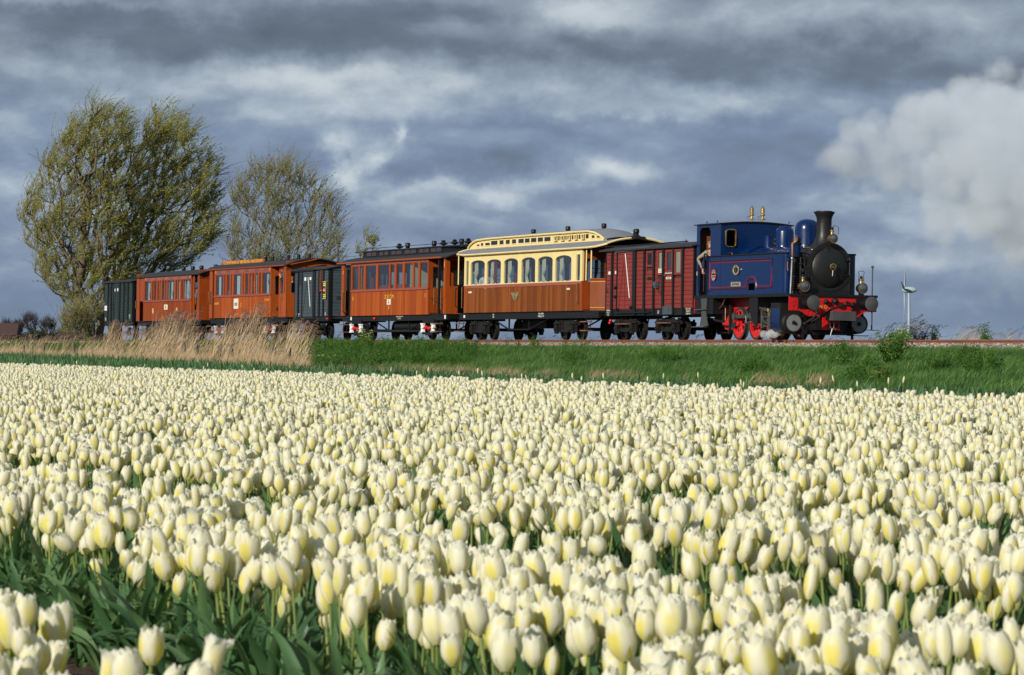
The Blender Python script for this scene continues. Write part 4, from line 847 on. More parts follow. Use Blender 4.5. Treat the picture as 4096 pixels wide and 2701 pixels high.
coupler(v,-80.3,-1); coupler(v,-74.95,1)

for vv, xa, xb in ((coachO,-58.6,-53.6),(coachR,-70.9,-66.2)):
    vv.mb('brake_gear', MB().box(xa+.8,xb-.8,-.5,.5,.38,.75).cyl((xa,-.3,.5),(xb,-.3,.5),.05).box(xa,xa+.9,-.9,-.2,.45,.78).box(xb-1.0,xb,-.9,-.3,.42,.78), GRIME)
# ================================================================ tank engine
v = Veh('steam_locomotive', 'dark blue steam tank engine with red buffer beam and copper lamps heading the train', 'locomotive', -3.4)
def bx(mb, *a): return mb.box(*a)
# frames, running plate
v.mb('running_plate', MB().box(-7.0,-.2,-1.24,1.24,1.28,1.37).box(-.2,.33,-1.42,1.42,1.28,1.355), BLACK, smooth=False)
v.mb('main_frame', MB().box(-6.8,.25,-.62,-.58,.55,1.28).box(-6.8,.25,.58,.62,.55,1.28).box(-6.3,-.3,-.5,.5,.9,1.28), GRIME, smooth=False)
v.mb('ash_pan', MB().box(-6.1,-5.15,-.66,.66,.42,.98).prism([(-6.1,.42),(-5.15,.42),(-5.5,.32),(-6.0,.32)],-.6,.6), REDB, smooth=False)
v.mb('frame_skirt', MB().prism([(-5.6,1.28),(-3.4,1.28),(-4.3,.95),(-5.1,.75),(-5.6,.75)],-.66,-.62), REDB, smooth=False)
v.box('rear_drag_box', BLACK, -6.99,-5.6,-1.215,1.2,.80,1.28); v.box('rear_buffer_beam', REDB, -7.08,-7.0,-1.22,1.22,.82,1.34)
# buffer beam
bb = v.mb('buffer_beam', MB().prism([(-1.44,1.29),(1.44,1.29),(1.44,.86),(1.13,.86),(1.0,.82),(.82,.70),(-.82,.70),(-.98,.80),(-1.1,.86),(-1.44,.86)], .33,.36, 'x'), REDB, smooth=False)
v.box('beam_top_plate', BLACK, .30,.42,-1.45,1.45,1.285,1.355)
mb = MB()
for y, z in ((-1.33,1.13),(-1.33,1.0),(-1.33,.90),(-1.18,.93),(-1.08,.93),(-.98,.93),(-.88,.92),(-.82,.85),(-.85,.76),(-.7,.76),(.85,.85),(.95,.88),(1.1,.92),(1.25,.93),(1.33,1.1),(1.35,.95),(.72,.78),(-.3,1.15),(.3,1.15),(-.35,.9)):
    mb.sphere((.365,y,z),.022,8,4)
v.mb('beam_rivets', mb, REDB, bb)
v.mb('centre_plate', MB().box(.30,.33,-.32,.25,.30,.70), REDB, smooth=False); v.box('coupling_slot', BLACK, .325,.335,-.05,.18,.38,.50)
v.text('N O . 6', GOLD, .365, .98, .15, y=-.22, rot=(R(90),0,R(90)))
for sy in (-1, 1):
    y = .95*sy
    bf = v.mb('buffer', MB().box(.36,.42,y-.2,y+.2,.94,1.24).cyl((.42,y,1.09),(.72,y,1.09),.115,.105,16).cyl((.72,y,1.09),(.98,y,1.09),.06,.06,12), BLACK)
    v.mb('buffer_head', MB().lathe([(.001,-.05),(.06,-.05),(.20,-.01),(.213,.0),(.213,.025),(.12,.05),(.001,.055)], (1.0,y,1.09), 'x', 28, False), paint('buffer_iron', (.055,.056,.058), .6, var=.15) if 'buffer_iron' not in bpy.data.materials else bpy.data.materials['buffer_iron'], bf)
BI = bpy.data.materials['buffer_iron']
v.mb('coupler_box', MB().prism([(-.28,.58),(.47,.58),(.47,.85),(-.28,.85)],.45,.95,'x').prism([(-.2,.62),(.4,.62),(.4,.82),(-.2,.82)],.36,.45,'x'), BI)
v.mb('drawhook', MB().sphere((.52,.0,1.15),.10,12,8).cyl((.36,0,1.15),(.52,0,1.15),.06).sphere((.45,-.27,1.13),.08,10,6).sphere((.42,-.62,1.14),.05).sphere((.42,.42,1.14),.05), BLACK)
v.mb('air_hose', MB().tube([(.40,-.75,1.1),(.62,-.72,1.0),(.70,-.68,.78),(.66,-.8,.62),(.62,-1.0,.50)], .036, 8).sphere((.62,-1.04,.47),.055), GRIME)
v.mb('air_hose', MB().tube([(.40,.62,.98),(.55,.55,1.02),(.68,.2,1.04),(.72,-.2,.92),(.68,-.6,.66),(.64,-.85,.52)], .034, 8).cyl((.4,.62,1.15),(.4,.62,.9),.05), GRIME)
v.mb('coupling_link', MB().tube([(.36,-.08,.62),(.42,-.13,.5),(.42,-.1,.36),(.42,0,.34),(.42,.03,.5),(.36,-.02,.62)], .018, 6).cyl((.42,-.04,.34),(.4,-.09,.12),.022), STEEL)
v.mb('gauge_rod', MB().cyl((.38,1.28,.33),(.38,1.28,2.16),.024,.02,8).sphere((.38,1.28,2.2),.045).box(.3,.46,1.1,1.5,.31,.33), BI)
v.mb('steel_column', MB().cyl((-.02,-1.22,1.36),(.02,-1.2,2.36),.030,.030,10).sphere((.02,-1.2,2.4),.05), STEEL)
v.mb('front_apron', MB().box(-.7,-.14,-.95,.95,.16,.75).box(-.14,.26,-.5,.42,.30,.72), BLACK, smooth=False); v.mb('guard_iron', MB().box(.0,.06,.78,.84,.03,.4).box(.0,.06,-.84,-.78,.03,.4).box(-.2,.3,.75,1.2,.14,.16), BLACK)
# cylinders
for sy in (-1, 1):
    y = 1.08*sy; c = (0, y, .50)
    cyl = v.mb('cylinder', MB().lathe([(.30,-.98),(.30,-.2),(.27,-.18),(.27,-.08)], (0,y,.50), 'x', 26), BLACK)
    v.mb('cylinder_cover', MB().lathe([(.25,-.085),(.25,-.06),(.08,-.05),(.001,-.05)], (0,y,.50), 'x', 26, False), paint('cast_grey', (.23,.24,.25), .55, .2, var=.15) if 'cast_grey' not in bpy.data.materials else bpy.data.materials['cast_grey'], cyl)
    v.mb('cover_ring', MB().lathe([(.25,-.09),(.285,-.085),(.29,-.05),(.25,-.05)], (0,y,.50), 'x', 26, False), GRIME, cyl); v.mb('cover_boss', MB().cyl((-.06,y,.5),(.0,y,.5),.07,.05,12), BLACK, cyl)
    st = MB()
    for k in range(12): a = 2*PI*k/12; st.sphere((-.05, y+.265*math.cos(a), .5+.265*math.sin(a)), .018, 6, 4)
    v.mb('cover_stud', st, GRIME, cyl)
    
    poly = [(sy*1.36,1.04)] + [(sy*(1.08+.31*math.cos(a)), .50+.31*math.sin(a)) for a in [0,-.3,-.6,-.9,-1.2,-1.57]] + [(sy*.7,.22),(sy*.7,1.04)]
    cl = v.mb('cylinder_cladding', MB().prism(poly, -1.0,-.40,'x'), BLUE, ang=40)
    v.mb('cladding_band', MB().prism([(a*1.006, b_) for a, b_ in poly], -1.03,-1.0,'x').prism([(a*1.006, b_) for a, b_ in poly], -.40,-.37,'x').prism([(sy*.7,1.04),(sy*1.375,1.04),(sy*1.375,1.09),(sy*.7,1.09)],-1.03,-.37,'x').prism([(sy*1.365,.93),(sy*1.372,.93),(sy*1.372,1.04),(sy*1.365,1.04)],-1.0,-.4,'x'), GRIME, cl, smooth=False)
v.mb('drain_cock', MB().cyl((-.5,-1.1,.22),(-.4,-1.25,.14),.02).cyl((-.3,-.9,.3),(-.1,-.85,.1),.03), COPPER)
# wheels with spokes
def spoked(v, x, sy, r=.5, mat_rim=BLACK):
    y = .72*sy
    w_ = link('driving_wheel', None, None, v.e, (x-v.u0, 0, 0)); 
    mb = MB().lathe([(r-.055,-.07),(r,-.06),(r,.035),(r+.03,.05),(r+.03,.07),(r-.055,.07),(r-.055,-.07)], (0,y,r), 'y', 40, False)
    link('tyre', mb.mesh('tyre'), RIM, w_)
    mb = MB().lathe([(r-.055,-.045),(r-.12,-.045),(r-.12,.045),(r-.055,.045)], (0,y,r), 'y', 40, False)
    for k in range(9):
        a = 2*PI*k/9+.35; mb.tube([(math.sin(a)*.06, y, r+math.cos(a)*.06), (math.sin(a)*(r-.1), y, r+math.cos(a)*(r-.1))], [.042,.026], 6)
    mb.prism([(math.sin(a)*(r-.08), r+math.cos(a)*(r-.08)) for a in [2.2+.12*k for k in range(17)]], y-.05*1, y+.04)
    link('wheel_centre', mb.mesh('wheel_centre'), REDB, w_)
    link('hub', MB().lathe([(.001,-.11*1),(.085,-.11),(.10,.06),(.001,.06)], (0,y,r), 'y', 14, False).mesh('hub'), REDB, w_)
    if sy < 0: link('crank_pin', MB().cyl((.0,y-.04,r+.22),(0,y-.22,r+.22),.05,.05,10).mesh('crank_pin'), RODS, w_)
RIM = paint('wheel_tyre', (.06,.058,.055), .4, .5, dirt=((.10,.08,.06), .5))
for x in (-4.61,-3.38,-2.15):
    for sy in (-1, 1):
        spoked(v, x, sy); v.mb('axle', MB().cyl((x,-.7,.5),(x,.7,.5),.07), GRIME) if sy > 0 else None
# rods and motion
v.mb('coupling_rod', MB().box(-4.61,-3.38,-.93,-.89,.66,.77).cyl((-4.61,-.97,.72),(-4.61,-.85,.72),.11,.11,14).cyl((-3.38,-.97,.72),(-3.38,-.85,.72),.12,.12,14).cyl((-2.15,-.97,.72),(-2.15,-.85,.72),.10,.10,14).box(-3.38,-2.15,-.93,-.89,.67,.76), RODS)
v.mb('connecting_rod', MB().prism([(-3.38,.66),(-1.6,.52),(-1.6,.62),(-3.38,.79)],-1.04,-.99), RODS, smooth=False)
v.mb('slide_bar', MB().box(-2.2,-1.0,-1.12,-1.02,.66,.70).box(-2.2,-1.0,-1.12,-1.02,.38,.42).box(-2.25,-2.15,-1.14,-1.0,.34,.98), RODS, smooth=False)
v.mb('crosshead', MB().box(-1.75,-1.5,-1.15,-1.0,.40,.68).box(-1.66,-1.6,-1.16,-1.05,.2,.5), RODS, smooth=False)
v.mb('piston_rod', MB().cyl((-1.6,-1.08,.50),(-.9,-1.08,.50),.03), STEEL)
v.mb('valve_gear', MB().tube([(-3.38,-1.1,.72),(-3.3,-1.12,.5),(-2.75,-1.1,.56)], .03, 6).prism([(-2.4,.92),(-1.3,.80),(-1.3,.86),(-2.4,1.0)],-1.14,-1.1).box(-1.28,-1.2,-1.16,-1.08,.3,.95).tube([(-2.2,-1.12,.75),(-2.0,-1.14,.55),(-1.5,-1.14,.42)], .025, 6).box(-2.5,-2.42,-1.14,-1.06,.5,1.0), RODS)
v.mb('lubricator', MB().cyl((-1.7,-1.15,.84),(-1.7,-1.15,.94),.035).box(-1.62,-1.45,-1.2,-1.1,.70,.82), BRASS)
v.mb('hanging_plate', MB().prism([(-2.95,1.28),(-2.35,1.28),(-2.35,.42),(-2.5,.36),(-2.7,.52),(-2.88,.78),(-2.95,1.0)],-1.2,-1.17), BLACK, smooth=False)
v.mb('brake_hanger', MB().box(-5.32,-5.22,-.8,-.74,.28,1.2).prism([(-5.35,.30),(-5.2,.30),(-5.25,.18),(-5.3,.18)],-.82,-.72).cyl((-5.0,-.7,.45),(-4.95,-.8,.45),.09).cyl((-6.8,-.6,.22),(-4.9,-.6,.22),.02), GRIME)
v.mb('sand_pipe', MB().tube([(-5.4,-.9,1.28),(-5.45,-.95,1.1),(-5.62,-1.0,.95)], .018, 6).cyl((-5.35,-.9,.98),(-5.35,-.9,.6),.02), COPPER)
v.mb('injector', MB().tube([(-6.0,-1.0,.62),(-5.8,-1.0,.60),(-5.4,-.95,.55)], .03, 7).sphere((-5.95,-1.0,.63),.05), GRIME)
v.mb('cab_step', MB().prism([(-6.42,1.28),(-5.98,1.28),(-6.03,.95),(-6.03,.72),(-5.88,.42),(-6.5,.42),(-6.38,.72),(-6.38,.95)],-1.26,-1.23).box(-6.75,-6.0,-1.32,-1.05,.92,.95).box(-6.95,-6.1,-1.34,-1.1,.38,.41), BI, smooth=False)
# side tanks (rounded front corner), bunker side, cab
def tank(sy):
    o = sy*1.2; i_ = sy*.62; r = .16
    pts = [(-6.12,i_),(-6.12,o)] + [(-.50-r + r*math.sin(a), o - sy*r + sy*r*math.cos(a)) for a in [k*PI/16 for k in range(9)]] + [(-.50, i_)]
    m2 = MB()
    m2.prism(pts, 1.375, 2.57, 'z')
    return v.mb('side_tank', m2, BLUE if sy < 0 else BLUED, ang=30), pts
for sy in (-1, 1):
    tk, pts = tank(sy)
    P2 = [(x, y*1.008 if abs(y) > 1 else y) for x, y in pts]
    v.mb('tank_beading', MB().tube([(x, y, 2.585) for x, y in P2[1:]], .026, 6), BLACK, tk)
    if sy < 0:
        for off in (-.028, .028):
            a = off
            path = [(-5.9-a,-1.206,1.58-a),(-3.17+a,-1.206,1.58-a),(-3.14+a,-1.206,1.68),(-3.09+a,-1.206,1.79),(-3.0+a*.5,-1.206,1.855-a),(-2.9,-1.206,1.87-a),(-2.7,-1.206,1.87-a),(-2.6-a*.5,-1.206,1.855-a),(-2.51-a,-1.206,1.79),(-2.45-a,-1.206,1.68),(-2.42-a,-1.206,1.58-a),(-1.38+a,-1.206,1.58-a),(-1.38+a,-1.206,2.40+a),(-5.9-a,-1.206,2.40+a),(-5.9-a,-1.206,1.58-a)]
            v.mb('red_lining', MB().tube(path, .011, 4), REDL, tk)
        v.mb('lining_centre', MB().tube([(p[0], -1.2, p[2]) for p in path], .02, 4), paint('lining_dark', (.06,.004,.006), .4), tk)
        v.box('tank_opening_shade', paint('opening_shade', (.001,.001,.001), 1.0, spec=0), -3.0,-2.6,-1.208,-1.19,1.50,1.71)  # flat black sheet paints the shade of an opening onto the tank side
        mb = MB()
        for k in range(66): mb.sphere((-6.05+.08*k,-1.2,1.42),.008,5,3); mb.sphere((-6.05+.08*k,-1.2,2.52),.008,5,3)
        for k in range(6): mb.sphere((-3.06,-1.2,1.44+.07*k),.008,5,3); mb.sphere((-2.54,-1.2,1.44+.07*k),.008,5,3)
        v.mb('tank_rivets', mb, BLUE, tk)
# plates
def oval(x, z, rx, rz, mat, name, edge=BRASS):
    p = v.mb(name, MB().prism([(x+rx*math.cos(a), z+rz*math.sin(a)) for a in [2*PI*k/28 for k in range(28)]], -1.225,-1.205), mat, smooth=False)
    v.mb('plate_rim', MB().tube([(x+rx*math.cos(a), -1.225, z+rz*math.sin(a)) for a in [2*PI*k/28 for k in range(29)]], .015, 5), edge, p); return p
PLATE = paint('plate_silver', (.42,.40,.32), .4, .4); 
p = oval(-3.91,2.13,.24,.155,PLATE,'number_plate'); v.mb('plate_centre', MB().prism([(-3.91+.15*math.cos(a), 2.13+.085*math.sin(a)) for a in [2*PI*k/20 for k in range(20)]], -1.23,-1.225), BLACK, p, smooth=False)
v.text('6', BRASS, -3.91,2.13,.16,y=-1.235,parent=p,sx=1.2); v.text('S.H.M.', BLACK, -3.91,2.235,.05,y=-1.228,parent=p); v.text('1914', BLACK, -3.91,2.03,.05,y=-1.228,parent=p)
p = oval(-5.57,2.0,.17,.18,PLATE,'builder_plate', REDL); v.box('plate_bar', BLACK, -5.7,-5.44,-1.229,-1.225,2.0,2.05,p); v.box('plate_bar', BLACK, -5.68,-5.46,-1.229,-1.225,1.93,1.96,p); v.text('JF', BLACK, -5.57,2.1,.09,y=-1.229,parent=p)
p = v.mb('name_plate', MB().box(-4.27,-3.57,-1.225,-1.205,1.63,1.76), PLATE, smooth=False); v.text('ALKMAAR', BLACK, -3.92,1.695,.10,y=-1.228,parent=p,sx=1.1)
v.mb('plate_border', MB().box(-4.29,-3.55,-1.23,-1.205,1.76,1.775).box(-4.29,-3.55,-1.23,-1.205,1.615,1.63), BRASS, p, smooth=False)
# cab: side sheets with doorway, front and rear walls, roof
def cab_side(sy):
    y0, y1 = sorted((sy*1.2, sy*1.17))
    m2 = MB().box(-6.95,-6.72,y0,y1,1.375,3.50).box(-5.90,-5.12,y0,y1,2.58,3.50).box(-6.95,-5.12,y0,y1,3.50,3.62)
    for sx, x in ((1,-6.72),(-1,-5.90)):
        m2.prism([(x,3.50),(x+sx*.12,3.50),(x,3.38)], y0, y1)
    return v.mb('cab_side', m2, BLUE, smooth=False)
for sy in (-1, 1): cab_side(sy)
def cabwall(x, name, wins):
    m2 = MB(); n = 12; hw = 1.2
    ys = sorted(set([-1.2] + [q for a, b_, _, _ in wins for q in (a, b_)] + [1.2])); 
    for a, b_ in zip(ys, ys[1:]):
        w_ = [q for q in wins if q[0] <= a+1e-6 and q[1] >= b_-1e-6]
        def top(y): return arcz(y, 1.25, 3.60, .075)
        k = 6; arc = [(a+(b_-a)*i/k, top(a+(b_-a)*i/k)) for i in range(k, -1, -1)]
        if w_:
            m2.prism([(a,1.375),(b_,1.375),(b_,w_[0][2]),(a,w_[0][2])], x-.015, x+.015, 'x'); m2.prism([(a,w_[0][3]),(b_,w_[0][3])] + arc, x-.015, x+.015, 'x')
        else: m2.prism([(a,1.375),(b_,1.375)] + arc, x-.015, x+.015, 'x')
    return v.mb(name, m2, BLUE, smooth=False)
CW_ = [(-1.04,-.70,2.88,3.42),(.70,1.04,2.88,3.42)]
cf = cabwall(-5.12, 'cab_front', CW_)
cabwall(-6.93, 'cab_rear', [(-1.04,-.40,2.7,3.42),(.40,1.04,2.7,3.42)])
def rrect(y0, y1, z0, z1, r, x):
    P_ = []
    for cy_, cz, a0 in ((y1-r,z1-r,0),(y0+r,z1-r,PI/2),(y0+r,z0+r,PI),(y1-r,z0+r,1.5*PI)):
        P_ += [(x, cy_+r*math.cos(a0+k*PI/8), cz+r*math.sin(a0+k*PI/8)) for k in range(5)]
    return P_ + [P_[0]]
for a, b_, c, d in CW_:
    wf = v.mb('spectacle_window', MB().tube(rrect(a-.0,b_+.0,c,d,.09,-5.09), .028, 6), BRASS); v.box('pane', GLASSD, -5.118,-5.11,a,b_,c,d,wf)
v.box('cab_floor', BLACK, -6.9,-5.15,-1.15,1.15,1.375,1.40)
INT = paint('cab_inside', (.20,.075,.02), .6)
v.mb('cab_lining', MB().box(-6.9,-5.15,-1.16,1.16,3.57,3.60).box(-6.91,-6.88,-1.15,-.5,1.4,3.5).box(-6.91,-6.88,1.05,1.15,1.4,3.5), INT, smooth=False)
rf = MB(); n = 16
for xa, xb, h in ((-7.06,-5.04,1.26),):
    rf.prism([(h*(-1+2*i/n), arcz(h*(-1+2*i/n),1.26,3.605,.08)) for i in range(n+1)] + [(h*(1-2*i/n), arcz(h*(1-2*i/n),1.26,3.575,.08)) for i in range(n+1)], xa, xb, 'x')
v.mb('cab_roof', rf, BLACK)
m2 = MB()
for x in (-6.3,-5.5): m2.tube([(x-.05,-1.15,3.64),(x,-1.15,3.70),(x+.05,-1.15,3.64)],.01,5)
m2.tube([(-5.1,1.1,3.66),(-5.08,1.1,3.72),(-5.04,1.1,3.66)],.01,5)
for k in range(40): m2.sphere((-5.09,-1.16+.058*k,arcz(-1.16+.058*k,1.25,3.56,.075)),.009,5,3)
for k in range(26): m2.sphere((-5.09,-1.16,2.65+.036*k),.009,5,3) if k % 2 == 0 else None
v.mb('roof_eyes_and_rivets', m2, BLACK)
for y, k in ((-.12,1.0),(.25,.9)):
    v.mb('steam_whistle', MB().lathe([(.02,-.02),(.02,.06),(.11,.07),(.11,.09),(.05,.10),(.03,.16),(.075,.20),(.075,.24),(.045,.25)], (-5.2,y,3.69),'z',14).lathe([(.065,.27),(.065,.42),(.04,.44),(.01,.50)], (-5.2,y,3.69),'z',14).tube([(-5.2,y,3.83),(-5.2,y-.16,3.85),(-5.2,y-.17,3.77)],.012,5), BRASS)
for x0_, xx in ((-6.62,0),(-6.18,0)):
    rail(v, 'cab_handrail', BLACK, [(x0_,-1.2,1.45),(x0_,-1.28,1.5),(x0_,-1.28,2.62),(x0_+.03,-1.27,2.68),(x0_+.12,-1.27,2.66),(x0_+.14,-1.22,2.6)], .024)
v.mb('door_post', MB().box(-6.16,-6.12,-1.22,-1.1,1.375,2.6), BLACK); v.mb('small_round_plate', MB().cyl((-6.84,-1.2,2.07),(-6.84,-1.22,2.07),.07,.07,14), PLATE)
v.mb('copper_pipe', MB().tube([(-5.1,-.95,2.68),(-4.85,-.95,2.68),(-4.78,-.95,2.62),(-4.78,-.95,2.5)], .022, 6), COPPER)
# boiler, domes, smokebox, chimney
BZ = 2.17
v.mb('boiler', MB().cyl((-5.1,0,BZ),(-.85,0,BZ),.705,.705,44), BLUE)
v.mb('firebox', MB().cyl((-5.1,0,BZ+.02),(-4.55,0,BZ+.02),.73,.73,44), BLUE)
m2 = MB()
for x in (-4.53,-3.55,-2.7,-.95): m2.lathe([(.716,-.025),(.716,.025)], (x,0,BZ), 'x', 40, False)
v.mb('boiler_band', m2, BLACK)
v.mb('sand_lid', MB().box(-4.6,-3.6,-.62,-.35,2.5,2.66), BLUE)
v.mb('tank_filler', MB().box(-2.9,-2.3,-1.1,-.75,2.57,2.62).cyl((-2.6,.95,2.57),(-2.6,.95,2.64),.18), BLACK)
v.mb('steam_dome', MB().lathe([(.50,-.38),(.42,-.22),(.385,-.10),(.372,.0),(.372,.42),(.36,.54),(.31,.64),(.22,.71),(.10,.745),(.001,.75)], (-1.47,0,2.90), 'z', 36, False), BLUE, ang=60)
v.mb('sand_dome', MB().lathe([(.38,-.30),(.31,-.16),(.285,-.05),(.28,0),(.28,.38),(.25,.48),(.17,.53),(.16,.55),(.15,.57),(.001,.58)], (-3.05,0,2.92), 'z', 32, False), BLUE, ang=60)
v.mb('valve_turret', MB().lathe([(.20,-.2),(.16,-.08),(.15,0),(.15,.32),(.16,.33),(.16,.36),(.001,.36)], (-4.2,0,2.85), 'z', 20, False).cyl((-4.25,0,3.2),(-4.25,0,3.28),.012).cyl((-4.12,.05,3.2),(-4.12,.05,3.28),.012), BLUE)
v.mb('safety_valve', MB().sphere((-3.7,.0,2.95),.09,10,6).sphere((-3.7,.0,3.08),.07,10,6).cyl((-3.7,0,2.8),(-3.7,0,3.0),.05), BLACK)
sb = v.mb('smokebox', MB().cyl((-.9,0,BZ),(.06,0,BZ),.70,.70,44), SMOKE)
v.mb('smokebox_rim', MB().lathe([(.70,-.02),(.735,0),(.735,.05),(.60,.055)], (.03,0,BZ), 'x', 44, False), SMOKE, sb)
m2 = MB()
for k in range(34): a = 2*PI*k/34; m2.sphere((.085, .672*math.cos(a), BZ+.672*math.sin(a)), .016, 6, 4)
for y in (-.66,-.5,-.25,0,.25,.5,.64):
    m2.sphere((.085,y,1.42),.014,6,4)
for z in (1.5,1.62,1.74,1.86):
    for y in (-.68,.66): m2.sphere((.085,y,z),.014,6,4)
v.mb('smokebox_rivets', m2, SMOKE, sb)
sd = v.mb('smokebox_door', MB().lathe([(.585,.05),(.585,.08),(.56,.105),(.42,.165),(.22,.21),(.001,.225)], (.03,0,BZ-.02), 'x', 48, False), SMOKE, ang=60)
v.mb('door_strap', MB().box(.10,.16,.12,.70,BZ+.20,BZ+.235).box(.10,.16,.35,.72,BZ-.24,BZ-.215).cyl((.1,.66,BZ-.3),(.1,.66,BZ+.3),.025), SMOKE, sd)
m2 = MB().lathe([(.085,-.012),(.108,0),(.085,.012)], (.34,0,BZ), 'x', 22, False)
for a in (.4,1.97,3.54,5.11): m2.cyl((.34,.0,BZ),(.34,.095*math.cos(a),BZ+.095*math.sin(a)),.012)
m2.cyl((.25,0,BZ),(.38,0,BZ),.022)
v.mb('door_wheel', m2, BRASS, sd); v.mb('door_handle', MB().cyl((.36,-.02,BZ-.10),(.36,-.03,BZ-.27),.017), STEEL, sd)
v.mb('smokebox_saddle', MB().box(-.9,.055,-.72,.70,1.36,2.15), SMOKE, smooth=False)
v.mb('saddle_step', MB().box(.055,.085,-.22,-.18,1.36,1.75).box(.055,.12,-.72,.70,1.36,1.385), SMOKE, smooth=False)
v.mb('chimney', MB().lathe([(.46,-.12),(.40,-.04),(.31,.08),(.245,.24),(.222,.42),(.222,.74),(.235,.84),(.275,.93),(.315,.985),(.32,1.01),(.25,1.015),(.245,1.035),(.21,1.035),(.20,.9)], (-.32,0,2.82), 'z', 36, False).lathe([(.226,.70),(.231,.71),(.226,.72)], (-.32,0,2.82), 'z', 36, False), SMOKE, ang=50)
# air pump beside the smokebox, pipes
m2 = MB().lathe([(.16,1.36),(.16,1.44),(.12,1.45)] + [(.155 if k % 2 else .125, 1.47+.035*k) for k in range(12)] + [(.13,1.9)] + [(.165 if k % 2 else .135, 1.92+.03*k) for k in range(12)] + [(.10,2.30),(.10,2.46)], (-.25,-.98,0), 'z', 20)
v.mb('air_pump', m2, BLACK)
v.mb('pump_steam_cylinder', MB().lathe([(.18,2.46),(.18,2.52),(.165,2.53),(.165,2.80),(.18,2.81),(.18,2.88),(.05,2.90)], (-.25,-.98,0), 'z', 22), BLUE)
v.mb('pump_flange', MB().lathe([(.186,2.45),(.186,2.51),(.10,2.51)], (-.25,-.98,0), 'z', 22).lathe([(.186,2.82),(.186,2.89),(.10,2.89)], (-.25,-.98,0), 'z', 22).sphere((-.22,-.9,2.97),.09).cyl((-.35,-1.02,2.9),(-.35,-1.02,3.04),.012).box(-.4,-.3,-1.05,-1.0,3.02,3.035), BLACK)
for k in range(3): v.mb('copper_pipe', MB().tube([(-.06+.05*k,-1.06,3.08),(-.06+.05*k,-1.06,2.92),(-.10+.03*k,-1.16,2.85),(-.08+.03*k,-1.17,2.45-.05*k),(-.15,-1.16,2.38)], .007, 5).sphere((-.06+.05*k,-1.06,3.08),.016,6,4), COPPER)
v.mb('copper_pipe', MB().tube([(-.35,-1.15,2.4),(-.37,-1.16,2.2),(-.35,-1.15,2.05)], .016, 5), COPPER)
m2 = MB()
for k, (x, y, z, r) in enumerate(((-.1,-.85,2.25,.07),(-.05,-.8,2.05,.08),(-.1,-.78,1.75,.06),(0,-.82,1.6,.07),(-.05,-.8,1.45,.06),(-.3,-1.15,2.35,.05),(-.15,-.8,2.4,.06))): m2.sphere((x,y,z),r,8,6)
m2.tube([(-.05,-.78,2.5),(0,-.72,1.9),(.02,-.75,1.4)], .03, 6).tube([(0,-.95,2.6),(.02,-.7,2.55),(.04,-.6,2.5),(.06,-.62,2.3)], .025, 6).cyl((-.1,-.86,1.4),(-.1,-.86,2.45),.035)
v.mb('pump_fittings', m2, BLACK)
v.mb('brass_valve', MB().sphere((.0,-.8,2.74),.045).cyl((0,-.8,2.74),(.02,-.6,2.72),.018).sphere((.03,-.55,2.68),.03), BRASS)
# lamps
def lamp(x, y, z, r=.155, handle=True, chim=True):
    l = v.mb('head_lamp', MB().lathe([(.04,-.26),(r*.8,-.22),(r,-.12),(r,.0),(r+.012,.0),(r+.012,.03),(r-.012,.03)], (x,y,z), 'x', 26, False), COPPER, ang=50)
    v.mb('lens', MB().lathe([(.001,.045),(r*.6,.035),(r-.01,.012),(r-.01,-.01)], (x,y,z), 'x', 24, False), LENS, l, ang=60)
    v.mb('reflector', MB().lathe([(.001,-.10),(r*.5,-.085),(r-.015,.0)], (x,y,z), 'x', 24, False), STEEL, l, ang=60)
    v.mb('lamp_chimney', MB().lathe([(.055,0),(.05,.08),(.065,.10),(.065,.14),(.045,.15)], (x-.1,y,z+r-.02), 'z', 14), BRASS, l); v.mb('lamp_cap', MB().lathe([(.042,.15),(.042,.22),(.05,.225),(.001,.235)], (x-.1,y,z+r-.02), 'z', 12), BLACK, l)
    if handle: v.mb('lamp_handle', MB().tube([(x-.1,y-.09,z+r+.02),(x-.1,y-.075,z+r+.28),(x-.1,y-.10,z+r+.32),(x-.1,y-.07,z+r+.36),(x-.1,y+.07,z+r+.36),(x-.1,y+.10,z+r+.32),(x-.1,y+.075,z+r+.28),(x-.1,y+.09,z+r+.02)], .009, 5), BLACK, l)
    v.mb('lamp_foot', MB().box(x-.16,x-.02,y-.06,y+.06,z-r-.06,z-r+.02), BLACK, l)
m_, t_m, b_m, o_m = mat_new('lamp_lens'); b_m.inputs['Base Color'].default_value = (.20,.24,.25,1); b_m.inputs['Roughness'].default_value = .04; b_m.inputs['Metallic'].default_value = .75; LENS = m_
lamp(.30,-.92,1.58, handle=True); lamp(.30,1.0,1.56, handle=True); lamp(.28,.02,3.02, r=.13, handle=False)
v.mb('lamp_bracket', MB().box(.0,.25,-.04,.08,2.82,2.88), SMOKE); v.mb('lamp_bail', MB().tube([(.18,-.02,3.3),(.2,.1,3.42),(.22,.22,3.36),(.2,.22,3.15)], .009, 5), BLACK)
loco = v

